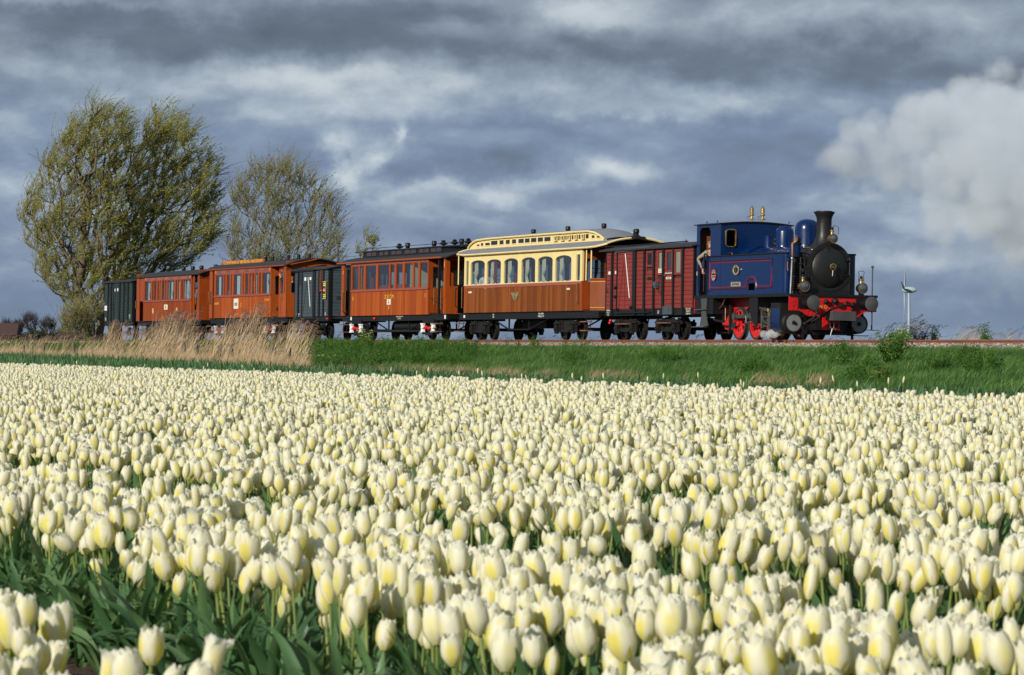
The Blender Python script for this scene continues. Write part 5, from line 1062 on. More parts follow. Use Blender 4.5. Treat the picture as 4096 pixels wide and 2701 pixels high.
# ================================================================ people
SKIN = paint('skin', (.52,.27,.19), .6, var=.05); HAIRG = paint('grey_hair', (.22,.19,.16), .8); HAIRD = paint('dark_hair', (.03,.02,.015), .8); HAIRB = paint('sandy_hair', (.25,.17,.09), .8)
KHAKI = paint('khaki_cloth', (.27,.24,.17), .9, scale=12); NAVY = paint('navy_cloth', (.012,.014,.06), .9); TEAL = paint('teal_cloth', (.0,.22,.25), .9); WHITEC = paint('white_cloth', (.6,.6,.6), .9); DARKC = paint('dark_cloth', (.012,.013,.02), .9)
def skin_mesh(name, verts, edges, radii, mat, parent, lvl=1):
    me = bpy.data.meshes.new(name); me.from_pydata(verts, edges, []); o = bpy.data.objects.new(name, me); COL.objects.link(o); me.materials.append(mat)
    if parent: o.parent = parent
    md = o.modifiers.new('skin', 'SKIN'); md.use_smooth_shade = True
    for i, r in enumerate(radii): me.skin_vertices[0].data[i].radius = (r if isinstance(r, tuple) else (r, r))
    me.skin_vertices[0].data[0].use_root = True
    o.modifiers.new('sub', 'SUBSURF').levels = lvl; o.modifiers[-1].render_levels = lvl
    return o
def person(name_label, loc, yaw, torso, legs=None, hair=HAIRG, armL=None, armR=None, lean=(0,0), wave=False, scale=1.0, group=None, seated=False, glasses=False):
    """frame of the figure: faces +x, z up, origin at the feet (or seat)"""
    s = scale; lx, ly = lean; hp = 0.50 if seated else .93
    V = [(0,0,hp),(lx*.3,ly*.3,hp+.18),(lx*.7,ly*.7,hp+.38),(lx,ly,hp+.52),(lx+.02,ly,hp+.59),(lx+.035,ly,hp+.66),(lx+.045,ly,hp+.75),(lx+.03,ly,hp+.83)]
    E_ = [(i,i+1) for i in range(7)]; RD = [(.13,.16),(.12,.15),(.12,.17),(.09,.12),.052,(.075,.065),(.10,.078),(.07,.06)]
    def limb(base, pts, rr):
        p = base
        for q, r in zip(pts, rr): V.append(q); E_.append((p, len(V)-1)); RD.append(r); p = len(V)-1
        return p
    def hand(idx, p, d):
        d = Vector(d).normalized(); sidev = d.cross(Vector((0,0,1))); sidev = sidev.normalized() if sidev.length > .1 else Vector((0,1,0))
        palm = Vector(p) + d*.07; V.append(tuple(palm)); E_.append((idx, len(V)-1)); RD.append((.035,.018)); pi = len(V)-1
        for k, L in enumerate((.07,.08,.075,.06)):
            q = palm + sidev*(.028*(k-1.5)) + d*.03; V.append(tuple(q)); E_.append((pi, len(V)-1)); RD.append(.0095); a = len(V)-1
            q2 = q + d*L*.8 + Vector((0,0,-.012)); V.append(tuple(q2)); E_.append((a, len(V)-1)); RD.append(.008)
        q = Vector(p) + d*.03 + sidev*.045; V.append(tuple(q)); E_.append((idx, len(V)-1)); RD.append(.011); q2 = q + d*.04 + sidev*.02; V.append(tuple(q2)); E_.append((len(V)-2, len(V)-1)); RD.append(.009)
    arms = []
    for sy, arm in ((1, armL), (-1, armR)):
        arm = arm or [(.02, .22, .26), (.12, .20, .05)]
        sh = (lx, ly+sy*.19, hp+.47); el = (lx+arm[0][0], ly+sy*arm[0][1], hp+arm[0][2]); wr = (lx+arm[1][0], ly+sy*arm[1][1], hp+arm[1][2])
        e = limb(3, [sh, el, wr], [.062, .045, .03]); hand(e, wr, (wr[0]-el[0], wr[1]-el[1], wr[2]-el[2])); arms.append((sh, el, wr))
    for sy in (1, -1):
        if seated: pts = [(.03,sy*.10,hp-.03),(.42,sy*.12,hp-.02),(.45,sy*.12,.08),(.60,sy*.12,.04)]
        else: pts = [(0,sy*.10,hp-.06),(.03,sy*.11,.49),(0,sy*.11,.08),(.16,sy*.12,.04)]
        limb(0, pts, [.09,.06,.045,.035])
    V = [tuple(c*s for c in p) for p in V]; RD = [tuple(c*s for c in r) if isinstance(r, tuple) else r*s for r in RD]
    o = skin_mesh('person', V, E_, RD, SKIN, None, 1); o.location = loc; o.rotation_euler = (0,0,yaw); tag(o, name_label, 'person', group)
    sc_ = lambda p: tuple(c*s for c in p)
    TV = [(0,0,hp-.05),(lx*.3,ly*.3,hp+.18),(lx*.7,ly*.7,hp+.38),(lx,ly,hp+.52)]; TE = [(0,1),(1,2),(2,3)]; TR = [(.15,.18),(.14,.17),(.14,.19),(.085,.12)]
    for sh, el, wr in arms:
        k = len(TV); w9 = tuple(el[i]+(wr[i]-el[i])*.88 for i in range(3)); TV += [sh, el, w9]; TE += [(3,k),(k,k+1),(k+1,k+2)]; TR += [.085,.065,.05]
    skin_mesh('jacket', [sc_(p) for p in TV], TE, [tuple(c*s for c in r) if isinstance(r, tuple) else r*s for r in TR], torso, o)
    LV = [(0,0,hp+.02)]; LE = []; LR = [(.15,.18)]
    for sy in (1,-1):
        k = len(LV)
        pts = [(.03,sy*.10,hp-.03),(.42,sy*.12,hp-.02),(.45,sy*.12,.14)] if seated else [(0,sy*.10,hp-.1),(.03,sy*.11,.49),(0,sy*.11,.10)]
        LV += pts; LE += [(0,k),(k,k+1),(k+1,k+2)]; LR += [.11,.075,.06]
    skin_mesh('trousers', [sc_(p) for p in LV], LE, [tuple(c*s for c in r) if isinstance(r, tuple) else r*s for r in LR], legs or DARKC, o)
    hc = ((lx+.015)*s, ly*s, (hp+.80)*s); mb = MB().sphere(hc, .108*s, 14, 8, (1,.86,.95)); mb.v = [p if not (p[0] > hc[0]+.03*s and p[2] < hc[2]+.03*s) else (hc[0]+.02*s, p[1], p[2]) for p in mb.v]
    link('hair', mb.mesh('hair'), hair, o)
    fx = (lx+.125)*s; fm = MB().cyl((fx-.02*s,ly*s,(hp+.755)*s),(fx+.022*s,ly*s,(hp+.735)*s),.010*s,.014*s,6)
    for sy in (1,-1): fm.sphere(((lx+.05)*s,(ly+.08*sy)*s,(hp+.74)*s), .022*s, 6, 4, (.7,.4,1.2))
    link('nose_and_ears', fm.mesh('nose_and_ears'), SKIN, o)
    em_ = MB()
    for sy in (1,-1): em_.sphere((fx-.022*s,(ly+.032*sy)*s,(hp+.765)*s), .009*s, 6, 4)
    em_.box(fx-.028*s,fx-.015*s,(ly-.02)*s,(ly+.02)*s,(hp+.692)*s,(hp+.699)*s)
    link('eyes_and_mouth', em_.mesh('eyes_and_mouth'), HAIRD, o)
    if glasses:
        g = MB()
        for sy in (1,-1): g.lathe([(.024*s,-.003),(.028*s,0),(.024*s,.003)], ((fx-.005*s),(ly+.034*sy)*s,(hp+.762)*s), 'x', 12, False); g.cyl((fx-.01*s,(ly+.062*sy)*s,(hp+.765)*s),((lx+.03)*s,(ly+.088*sy)*s,(hp+.765)*s),.003*s)
        link('glasses', g.mesh('glasses'), HAIRD, o)
    return o
def at(u, y, z): x, yy, _ = dt(DC + y, 96.6 - u); return (x, yy, z)
YF = ROTZ      # facing the way the train runs
person('driver in a khaki jacket leaning out of the blue engine cab doorway looking ahead', at(-6.42,-.90,1.39), YF, KHAKI, KHAKI, HAIRG, armR=[(-.26,.34,.30),(-.12,.26,.02)], lean=(.05,-.05), scale=.93, glasses=True)
person('fireman in a navy jacket standing at the side of the blue engine cab', at(-6.16,-1.02,1.39), YF-.3, NAVY, NAVY, HAIRD, armR=[(-.12,.30,.24),(.02,.30,.02)], scale=.82)
person('passenger in white and teal with glasses at the leftmost arched cream window', at(-26.75,-.78,1.22), YF-.35, WHITEC, DARKC, HAIRB, seated=True, glasses=True)
person('small blond child beside the passenger in the first arched window of the cream coach', at(-26.2,-.7,1.15), YF+PI, paint('sand_cloth', (.45,.33,.18), .9), DARKC, HAIRB, seated=True, scale=.85)
person('person in a bright teal shirt on the open platform of the coach numbered 8', at(-30.3,.1,.97), YF+PI, TEAL, DARKC, HAIRD, scale=1.0)
person('elderly passenger with white hair at the first window of the coach with the route board', at(-59.6,-.7,1.15), YF-.5, paint('blue_cloth', (.06,.10,.20), .9), DARKC, paint('white_hair', (.5,.47,.45), .8), seated=True)
person('passenger in dark clothes at the third window of the coach with the route board', at(-57.0,-.6,1.1), YF-.2, DARKC, DARKC, HAIRD, seated=True)
person('person in black on the front platform of the coach with the route board waving out', at(-50.15,-.75,.97), YF-.6, DARKC, DARKC, HAIRD, armR=[(-.10,.55,.52),(-.22,.66,.80)], scale=1.0)
person('passenger in pale blue at the last window of the darker orange coach', at(-64.9,-.8,1.05), YF+.2, paint('pale_blue_cloth', (.25,.35,.55), .9), DARKC, HAIRD, seated=True)
# ================================================================ willows and other trees
BARK = paint('willow_bark', (.115,.09,.055), .9, var=.35, scale=5, bump=.6)
TWIG = paint('willow_twig', (.17,.145,.07), .85, var=.3, scale=2); BARKD = paint('far_bark', (.045,.040,.038), .95, var=.2)
def leaf_plain(name, c0, c1, c2, transl=.3):
    m, t, b, o = mat_new(name); g = t.new('ShaderNodeNewGeometry'); c = t.new('ShaderNodeTexCoord')
    f = t.m('ADD', t.m('MULTIPLY', g.outputs['Random Per Island'], .6), t.m('MULTIPLY', t.noise(c.outputs['Object'], .9, 3), .55))
    cc = t.ramp(f, [(.2, c0), (.55, c1), (.9, c2)]); t.l.new(cc, b.inputs['Base Color']); b.inputs['Roughness'].default_value = .6
    tl = t.new('ShaderNodeBsdfTranslucent'); t.l.new(cc, tl.inputs[0]); mx = t.new('ShaderNodeMixShader'); mx.inputs[0].default_value = transl
    t.l.new(b.outputs[0], mx.inputs[1]); t.l.new(tl.outputs[0], mx.inputs[2]); t.l.new(mx.outputs[0], o.inputs[0]); return m
WLEAF = leaf_plain('willow_leaf', (.21,.24,.022), (.38,.39,.045), (.52,.49,.08), .5)
WLEAF2 = leaf_plain('sparse_willow_leaf', (.17,.18,.04), (.29,.30,.08), (.38,.37,.12), .4)
def inpoly(x, z, poly):
    c = np.zeros(len(x), bool); n = len(poly)
    for i in range(n):
        x1, z1 = poly[i]; x2, z2 = poly[(i+1) % n]
        if z1 == z2: continue
        cond = ((z1 > z) != (z2 > z)) & (x < (x2-x1)*(z-z1)/(z2-z1)+x1); c ^= cond
    return c
def strands(P0, P1, r0, r1, nseg=1):
    """thin 3-sided strands from P0 to P1 (arrays)"""
    d = P1 - P0; L = np.linalg.norm(d, axis=1, keepdims=True) + 1e-9; d = d/L
    up = np.where(np.abs(d[:, 2:3]) < .9, [[0,0,1.]], [[1.,0,0]]); a = np.cross(d, up); a /= np.linalg.norm(a, axis=1, keepdims=True); b = np.cross(a, d)
    V = []
    for P, r in ((P0, r0), (P1, r1)):
        for j in range(3):
            an = 2*PI*j/3; V.append(P + (a*math.cos(an) + b*math.sin(an))*r[:, None])
    n = len(P0); V = np.stack(V, 1).reshape(-1, 3); base = np.arange(n)[:, None]*6
    F = np.concatenate([base + np.array([j, (j+1) % 3, 3+(j+1) % 3, 3+j])[None] for j in range(3)], 0)
    return V, F
def np_mesh(name, V, F, mat, smooth=False):
    me = bpy.data.meshes.new(name); k = F.shape[1]
    me.vertices.add(len(V)); me.vertices.foreach_set('co', V.astype(np.float32).ravel()); me.loops.add(F.size); me.loops.foreach_set('vertex_index', F.astype(np.int32).ravel())
    me.polygons.add(len(F)); me.polygons.foreach_set('loop_start', np.arange(0, F.size, k, dtype=np.int32)); me.update(calc_edges=True); me.materials.append(mat)
    if smooth: me.shade_smooth()
    return me
def leaf_quads(P, d, L, W):
    """one bent leaf quad at each point P, pointing along d"""
    n = len(P); r = rng.normal(size=(n, 3)); s = np.cross(d, r); s /= np.linalg.norm(s, axis=1, keepdims=True)+1e-9
    V = np.stack([P, P + d*L[:, None]*.45 + s*W[:, None], P + d*L[:, None], P + d*L[:, None]*.45 - s*W[:, None]], 1).reshape(-1, 3)
    F = np.arange(4*n).reshape(n, 4); return V, F
def tree(name, label, group, poly, base, Z, depth, npts, twig, leafn, lmat, leaf=(.16,.035), tl=1.0, wind=.5, trunk_r=.32, stems=6, upw=1.0, twr=.012, seed=1, tmat=None, shr=.93):
    global rng; rng = np.random.default_rng(seed)
    mx_, mz_ = sum(p[0] for p in poly)/len(poly), sum(p[1] for p in poly)/len(poly); poly = [(mx_+(a-mx_)*shr-.12, mz_+(c-mz_)*shr) for a, c in poly]
    xs = [p[0] for p in poly]; zs = [p[1] for p in poly]
    px = rng.uniform(min(xs), max(xs), npts*4); pz = rng.uniform(min(zs), max(zs), npts*4)
    k = inpoly(px, pz, poly); px, pz = px[k][:npts], pz[k][:npts]; n = len(px)
    cx = base[0]; w = np.clip(1 - ((px-np.mean(xs))/((max(xs)-min(xs))*.56))**2, .1, 1)**.5
    py = rng.uniform(-1, 1, n)*depth*w
    T = np.stack([px, py, pz - GZ], 1)                      # local: z from ground
    B0 = np.array([cx, 0, 0.]); order = np.argsort(np.linalg.norm((T-B0)*[1.15,1.15,1], axis=1))
    nodes = [B0]; par = [-1]; plen = [0.]
    for s_ in range(stems):
        a = 2*PI*s_/stems; tgt = np.array([cx + math.cos(a)*.35, math.sin(a)*.35, .9]); nodes.append(tgt); par.append(0); plen.append(1.0)
    N_ = np.zeros((n*6+50, 3)); PL = np.zeros(n*6+50)
    for i, q in enumerate(nodes): N_[i] = q; PL[i] = plen[i]
    m = len(nodes)
    for i in order:
        q = T[i]; d = np.linalg.norm(N_[1:m]-q, axis=1); below = np.clip(N_[1:m, 2]-q[2]+.25*np.abs(N_[1:m,0]-q[0]), 0, None)
        c = d + .32*PL[1:m] + 1.6*below; j = int(np.argmin(c))+1; L = d[j-1]; ns = max(1, int(L/.7)); p0 = N_[j].copy(); p = j
        for s_ in range(1, ns+1):
            f = s_/ns; pt = p0 + (q-p0)*f; pt[2] -= .10*L*math.sin(PI*f)*upw; pt[:2] += rng.normal(size=2)*.05*L**.5*(f < 1)
            N_[m] = pt; par.append(p); PL[m] = PL[p] + L/ns; p = m; m += 1
    par = np.array(par); cnt = np.ones(m)
    for i in range(m-1, 0, -1): cnt[par[i]] += cnt[i]
    rad = np.clip(trunk_r*(cnt/cnt[1:stems+1].max())**.48, twr*1.4, trunk_r); rad[0] = trunk_r*1.2
    ii = np.arange(1, m); V, F = strands(N_[par[ii]], N_[ii], np.minimum(rad[par[ii]], rad[ii]*1.35), rad[ii])
    big = rad[ii] > .05; ib = ii[big]
    mb = MB()
    for i in ib: mb.tube([N_[par[i]], N_[i]], [min(rad[par[i]], rad[i]*1.3), rad[i]], 7)
    X0 = dt(0, 0)
    root = thing(name, label, 'tree', (0, Z, GZ), (0,0,0), group)
    link('trunk', mb.mesh('trunk', True, 60, False), BARK, root)
    # twigs and leaves
    tips = np.arange(stems+1, m); tips = tips[rad[tips] < .05]
    nt = len(tips)*twig; src = rng.choice(tips, nt); P = N_[src] + rng.normal(size=(nt, 3))*.05
    par_d = N_[src]-N_[par[src]]; par_d /= np.linalg.norm(par_d, axis=1, keepdims=True)+1e-9
    d = par_d*.8 + rng.normal(size=(nt, 3))*.34 + np.array([wind*.8, 0, .75]); d /= np.linalg.norm(d, axis=1, keepdims=True)
    Lt = rng.uniform(.4, 1.3, nt)*tl*np.where(rng.random(nt) < .06, 1.5, 1); P1 = P + d*Lt[:, None]*.5; d2 = d + np.array([wind, 0, -.10]) + rng.normal(size=(nt,3))*.15; d2 /= np.linalg.norm(d2, axis=1, keepdims=True); P2 = P1 + d2*Lt[:, None]*.5
    Va, Fa = strands(P, P1, np.full(nt, twr), np.full(nt, twr*.8)); Vb, Fb = strands(P1, P2, np.full(nt, twr*.8), np.full(nt, twr*.4))
    sm_ = ~big; Vs, Fs = strands(N_[par[ii[sm_]]], N_[ii[sm_]], rad[ii[sm_]]*1.1, rad[ii[sm_]])
    Vt = np.concatenate([Vs, Va, Vb]); Ft = np.concatenate([Fs, Fa+len(Vs), Fb+len(Vs)+len(Va)])
    link('branches', np_mesh('branches', Vt, Ft, tmat or BARK), None, root)
    nl = nt*leafn; q = rng.integers(0, nt, nl); f = rng.uniform(0, 1, nl)[:, None]
    LP = np.where(f < .5, P[q] + (P1[q]-P[q])*f*2, P1[q] + (P2[q]-P1[q])*(f-.5)*2) + rng.normal(size=(nl,3))*.02
    ld = d2[q] + rng.normal(size=(nl,3))*.5 + np.array([wind*.6,0,0]); ld /= np.linalg.norm(ld, axis=1, keepdims=True)
    if nl == 0: return root
    Vl, Fl = leaf_quads(LP, ld, rng.uniform(.6,1.3,nl)*leaf[0], rng.uniform(.6,1.3,nl)*leaf[1])
    cr = link('crown', np_mesh('crown', Vl, Fl, lmat), None, root); return root
def px_poly(pts, Z): return [((x-2048)*Z/14400, (1359.3-y)*Z/14400) for x, y in pts]
def zp(pts): return [(a*.65045, 380+b*.65045) for a, b in pts]
gw = 'willows behind the train'
tree('willow_tree', 'tallest willow with olive green leaves at the left behind the green van', gw, px_poly(zp([(600,70),(670,50),(760,85),(830,190),(845,300),(800,500),(790,800),(780,1200),(640,1480),(430,1450),(390,1290),(250,1180),(170,980),(118,830),(130,690),(200,620),(290,520),(300,280),(390,300),(480,170)]), 205),
     px_poly([(372,1340)], 205)[0], 205, 3.4, 820, 6, 12, WLEAF, (.12,.022), 1.15, .40, .30, 7, seed=3, tmat=TWIG)
tree('willow_tree', 'broad willow with a rounded leafy top, right beside the tallest willow', gw, px_poly(zp([(860,250),(940,130),(1030,75),(1150,135),(1200,240),(1280,295),(1290,400),(1370,480),(1375,640),(1360,900),(1240,1040),(900,1180),(720,1300),(660,1300),(720,900),(780,500),(840,330)]), 209),
     px_poly([(440,1340)], 209)[0], 209, 3.4, 740, 6, 12, WLEAF, (.12,.022), 1.15, .45, .28, 6, seed=5, tmat=TWIG)
tree('willow_tree', 'half bare brownish willow with many thin upright stems above the orange coaches', gw, px_poly(zp([(1345,1050),(1340,950),(1400,620),(1470,500),(1560,405),(1640,405),(1680,425),(1745,335),(1790,380),(1900,425),(1960,525),(2050,585),(2130,690),(2160,900),(2200,980),(2170,1300),(1700,1420),(1450,1300)]), 208),
     px_poly([(1110,1355)], 208)[0], 208, 2.6, 600, 5, 8, WLEAF2, (.11,.019), 1.2, .25, .13, 14, twr=.011, seed=8, tmat=TWIG, shr=.86)
tree('willow_sapling', 'thin young willow standing alone right of the half bare willow', gw, px_poly([(1430,1000),(1465,935),(1500,930),(1520,960),(1490,1040),(1500,1300),(1450,1350),(1440,1300)], 200),
     px_poly([(1455,1350)], 200)[0], 200, .8, 40, 5, 7, WLEAF, (.12,.022), .8, .55, .04, 3, seed=9)
tree('willow_bush', 'low olive willow bush at the foot of the tallest willow', gw, px_poly([(245,1330),(260,1280),(300,1235),(350,1240),(380,1270),(400,1345),(330,1352),(260,1350)], 200),
     px_poly([(330,1355)], 200)[0], 200, 1.5, 90, 6, 4, WLEAF, (.11,.02), 1.3, .35, .05, 6, seed=10, tmat=TWIG, shr=.8)
# far bare trees, hedge and farm roofs on the horizon at the left
FLEAF = leaf_plain('far_twigs', (.035,.032,.035), (.05,.045,.045), (.065,.06,.055), .1)
FLEAFG = leaf_plain('far_green', (.03,.045,.03), (.04,.055,.03), (.06,.065,.04), .1)
for i, (x, top, w, lab) in enumerate(((120,1262,36,'larger bare tree on the far horizon at the left'),(195,1278,32,'rounder bare tree on the far horizon, right of the larger one'),(30,1288,26,'small bare tree on the far horizon behind the dark barn'),(70,1292,24,'faint bare tree between the barn and the larger bare tree on the horizon'))):
    tree('bare_tree', lab, 'bare trees on the far horizon', px_poly([(x-w,top+50),(x-w*.8,top+20),(x-w*.3,top),(x+w*.4,top+2),(x+w,top+24),(x+w*.9,top+52),(x,top+62)], 900), px_poly([(x,1357)], 900)[0], 900, 2.2, 90, 12, 0, FLEAF, (.4,.05), 1.7, .05, .20, 1, twr=.028, seed=20+i, tmat=BARKD, shr=.9)
rng = np.random.default_rng(77)
nq = 12000; hx = rng.uniform(-132, -106, nq); hz = rng.uniform(0, 1, nq)**.8*(1.2+1.6*(np.sin(hx*.9)*.5+.5)+1.2*(np.sin(hx*2.3)*.5+.5)); hy = rng.uniform(930, 945, nq)
d_ = rng.normal(size=(nq,3)); d_ /= np.linalg.norm(d_, axis=1, keepdims=True)
Vh, Fh = leaf_quads(np.stack([hx, hy, GZ+hz+.3], 1), d_, rng.uniform(.3,.8,nq), rng.uniform(.12,.35,nq))
tag(link('far_hedgerow', np_mesh('far_hedgerow', Vh, Fh, FLEAFG)), kind='stuff')
BR = paint('barn_brick', (.07,.035,.03), .9); RT = paint('barn_tile', (.055,.028,.024), .9)
def barn(x0, x1, y, h, rh, lab):
    b = thing('barn', lab, 'barn', ((x0+x1)/2, y, GZ), (0,0,0), 'farm buildings on the far horizon'); w_ = (x1-x0)/2
    link('wall', MB().box(-w_,w_,-4,4,0,h).mesh('wall', False), BR, b); link('roof', MB().prism([(-4.3,h),(4.3,h),(0,h+rh)], -w_-.3, w_+.3, 'x').mesh('roof', False), RT, b)
    for k in range(3): link('window', MB().box(-w_*.6+k*w_*.6-.5,-w_*.6+k*w_*.6+.5,-4.06,-3.99,.8,1.8).mesh('window', False), BLACK, b)
xw = lambda x, Z: (x-2048)*Z/14400
barn(xw(-20,880), xw(62,880), 884, 2.2, 3.0, 'dark brick barn with a steep tiled roof on the far horizon at the left edge')
barn(xw(225,880), xw(330,880), 884, 1.5, 1.3, 'low red roofed farm building on the far horizon behind the willow bush')

# ================================================================ wind turbine
WT = paint('turbine_white', (.33,.39,.43), .5, var=.05)
Zt = 3600; tx = xw(3636, Zt); k_ = Zt/14400
tb = thing('wind_turbine', 'pale wind turbine with an egg shaped nacelle beyond the track at the right', 'wind turbine', (tx, Zt, GZ), (0,0,0))
H = 200*k_
link('tower', MB().lathe([(2.1,-1),(1.8,4),(1.5,20),(1.1,H-1.5),(1.05,H)], n=24).mesh('tower'), WT, tb)
nac = link('nacelle', MB().lathe([(.3,-8.2),(1.6,-7.6),(2.4,-6.2),(3.0,-4.0),(3.3,-1.5),(3.1,1.5),(2.5,4.0),(1.6,5.8),(.3,6.8)], (1.2,0,H+1.0), 'x', 20).mesh('nacelle'), WT, tb)
nac.rotation_euler = (0,0,0)
link('weather_mast', MB().cyl((4.0,0,H+3.5),(4.0,0,H+5.2),.12).mesh('weather_mast'), WT, tb)
hubx = -4.6
for a in (R(46), R(-74), R(166)):
    mb = MB(); rings = []
    for f in np.linspace(0, 1, 10):
        L = 1.5 + f*30; c = (1.0 + 2.6*f*4*(1-f)**1.0 if f < .3 else 3.4*(1-f)**.8+.35); th_ = .7*(1-f)+.2
        q = []
        for g in range(8):
            an = 2*PI*g/8; lx_, ly_ = c*.5*math.cos(an), th_*math.sin(an)
            # pitch twist then place in rotor plane (rotor axis = x)
            tw = R(35)*(1-f)+R(8); px_, pt_ = lx_*math.sin(tw)+ly_*math.cos(tw), lx_*math.cos(tw)-ly_*math.sin(tw)
            q.append((hubx + px_ - f*f*1.2, math.sin(a)*L + math.cos(a)*pt_, H+1.0 + math.cos(a)*L - math.sin(a)*pt_))
        rings.append(q)
    mb.rings(rings); link('rotor_blade', mb.mesh('rotor_blade'), WT, tb)
tb.rotation_euler = (0,0,R(-11))

# ================================================================ reeds, straw, posts, weeds, grass
def blade(mb, base, lean, h, w, bend=.5, segs=3, ang=None):
    ang = random.uniform(0, 2*PI) if ang is None else ang; sx, sy = math.cos(ang)*w, math.sin(ang)*w; vs = []
    for i in range(segs+1):
        f = i/segs; x = base[0]+lean[0]*h*(f**(1+bend)); y = base[1]+lean[1]*h*(f**(1+bend)); z = base[2]+h*f*(1-.18*f*abs(lean[0]))
        ww = 1-f*.92; vs += [(x-sx*ww, y-sy*ww, z), (x+sx*ww, y+sy*ww, z)]
    mb.add(vs, [(2*i, 2*i+1, 2*i+3, 2*i+2) for i in range(segs)])
def tuft(mat, n, r, h, w, lean=(.35,0), segs=3, spread=.25, bend=.6):
    mb = MB()
    for k in range(n):
        a = random.uniform(0, 2*PI); q = r*random.random()**.5
        blade(mb, (q*math.cos(a), q*math.sin(a), -.02), (lean[0]+random.gauss(0, spread), lean[1]+random.gauss(0, spread)), h*random.uniform(.55, 1.1), w*random.uniform(.7, 1.2), bend, segs)
    me = mb.mesh('tuft', False, fix=False); me.materials.append(mat); return me
GRASS = leafmat('bank_grass', (.02,.07,.012), (.075,.18,.035), (.20,.31,.08), .3)
GRASSD = leafmat('straw_litter', (.22,.16,.08), (.34,.25,.14), (.46,.35,.21), .1)
REED = leafmat('dry_reed', (.30,.20,.11), (.50,.36,.21), (.66,.51,.32), .2)
WEED = leafmat('cow_parsley_leaf', (.03,.09,.008), (.065,.17,.016), (.13,.24,.035), .3)
PLUME = paint('reed_plume', (.20,.13,.095), .95, var=.35); PLUMEL = paint('reed_plume_pale', (.34,.22,.14), .95, var=.3)
FLOW = paint('umbel_flower', (.45,.50,.25), .8)
gp = [tuft(GRASS, 13, .15, .24, .009, (.5,0), 3, .22) for _ in range(6)]
N = 46000; D = U(36.2, 44.9, N); t_ = U(40, 206, N); zz = np.array([bank_z(q) for q in D])
# fewer where the reeds and ballast are
keep = (U(0,1,N) < np.where(D > 44.5, .5, 1)) ; D, t_, zz = D[keep], t_[keep], zz[keep]; N = len(D)
patch = .5+.5*np.sin(D*1.3+np.sin(t_*.7)*2)*np.sin(t_*.45+D)
s = .75 + .45*patch + U(-.15,.2,N); s = np.where(D > 43.2, s*.55, s); s = s*np.where(D > 44.4, .7, 1)
scatter('bank_grass', dta(D, t_, zz), np.stack([U(-.15,.15,N), U(-.15,.15,N), U(-.5,.5,N)],1), np.stack([s,s,s*U(.8,1.2,N)],1), rng.integers(0,6,N), np.clip(.18+.45*patch+U(-.35,.5,N),0,1), gp)
# far side of the track: short grass
N = 2500; D = U(50.2, 54, N); t_ = U(84, 200, N); s = U(.7,1.3,N)
scatter('far_bank_grass', dta(D, t_, np.array([bank_z(q) for q in D])), np.stack([U(-.1,.1,N)]*2+[U(-.5,.5,N)],1), np.stack([s,s,s],1), rng.integers(0,6,N), U(0,.7,N), gp)
# leafy cow parsley growth
def weedm(n=46, h=.4, r=.22, flower=False, mat=WEED):
    mb = MB(); fl = MB()
    for k in range(7):
        a = random.uniform(0,2*PI); q = (math.cos(a)*r*random.random(), math.sin(a)*r*random.random(), h*random.uniform(.5,1.0)); mb.tube([(0,0,-.05),(q[0]*.5,q[1]*.5,q[2]*.6),q], [.006,.005,.003], 3)
        for j in range(n//7):
            f = random.uniform(.2,1); c = (q[0]*f+random.gauss(0,.05), q[1]*f+random.gauss(0,.05), q[2]*f+random.gauss(0,.03)); L = random.uniform(.04,.09); b_ = random.uniform(0,2*PI); dx, dy = math.cos(b_), math.sin(b_); e = random.uniform(-.4,.3)
            mb.add([c,(c[0]+dx*L*.5-dy*L*.3,c[1]+dy*L*.5+dx*L*.3,c[2]+e*L*.5),(c[0]+dx*L,c[1]+dy*L,c[2]+e*L),(c[0]+dx*L*.5+dy*L*.3,c[1]+dy*L*.5-dx*L*.3,c[2]+e*L*.5)], [(0,1,2,3)])
    me = mb.mesh('weed', False, fix=False); me.materials.append(mat); return me
wp = [weedm() for _ in range(5)]
def along(x, D): return px_t(x, D)
pts = []
for _ in range(5200):
    x = random.uniform(1160, 1900); u_ = (x-1160)/740
    if random.random() < u_*.80: continue
    D = random.uniform(37.0, 43.6) if x < 1500 else random.uniform(39, 43.2); pts.append((D, along(x, D)))
for cx_, cy2, n_ in ((2650,41,60),(3020,39,50),(3360,42,90),(3480,38.4,110),(3880,41.5,40),(3930,40.2,50),(3750,40.5,24),(2300,41,30)):
    for _ in range(n_): D = random.gauss(cy2, .5); pts.append((D, along(cx_+random.gauss(0,30), D)))
for _ in range(40): x = random.uniform(1200,2350); D = random.uniform(43.9,44.6); pts.append((D, along(x, D)))
for _ in range(300): x = random.uniform(-20,1250); D = random.uniform(42,44.6); pts.append((D, along(x, D)))
A_ = np.array(pts); N = len(A_); s = U(.6,1.25,N)
scatter('cow_parsley_growth', dta(A_[:,0], A_[:,1], np.array([bank_z(q) for q in A_[:,0]])), np.stack([U(-.2,.2,N),U(.0,.4,N),U(0,6.28,N)],1), np.stack([s,s,s],1), rng.integers(0,5,N), U(0,1,N), wp)
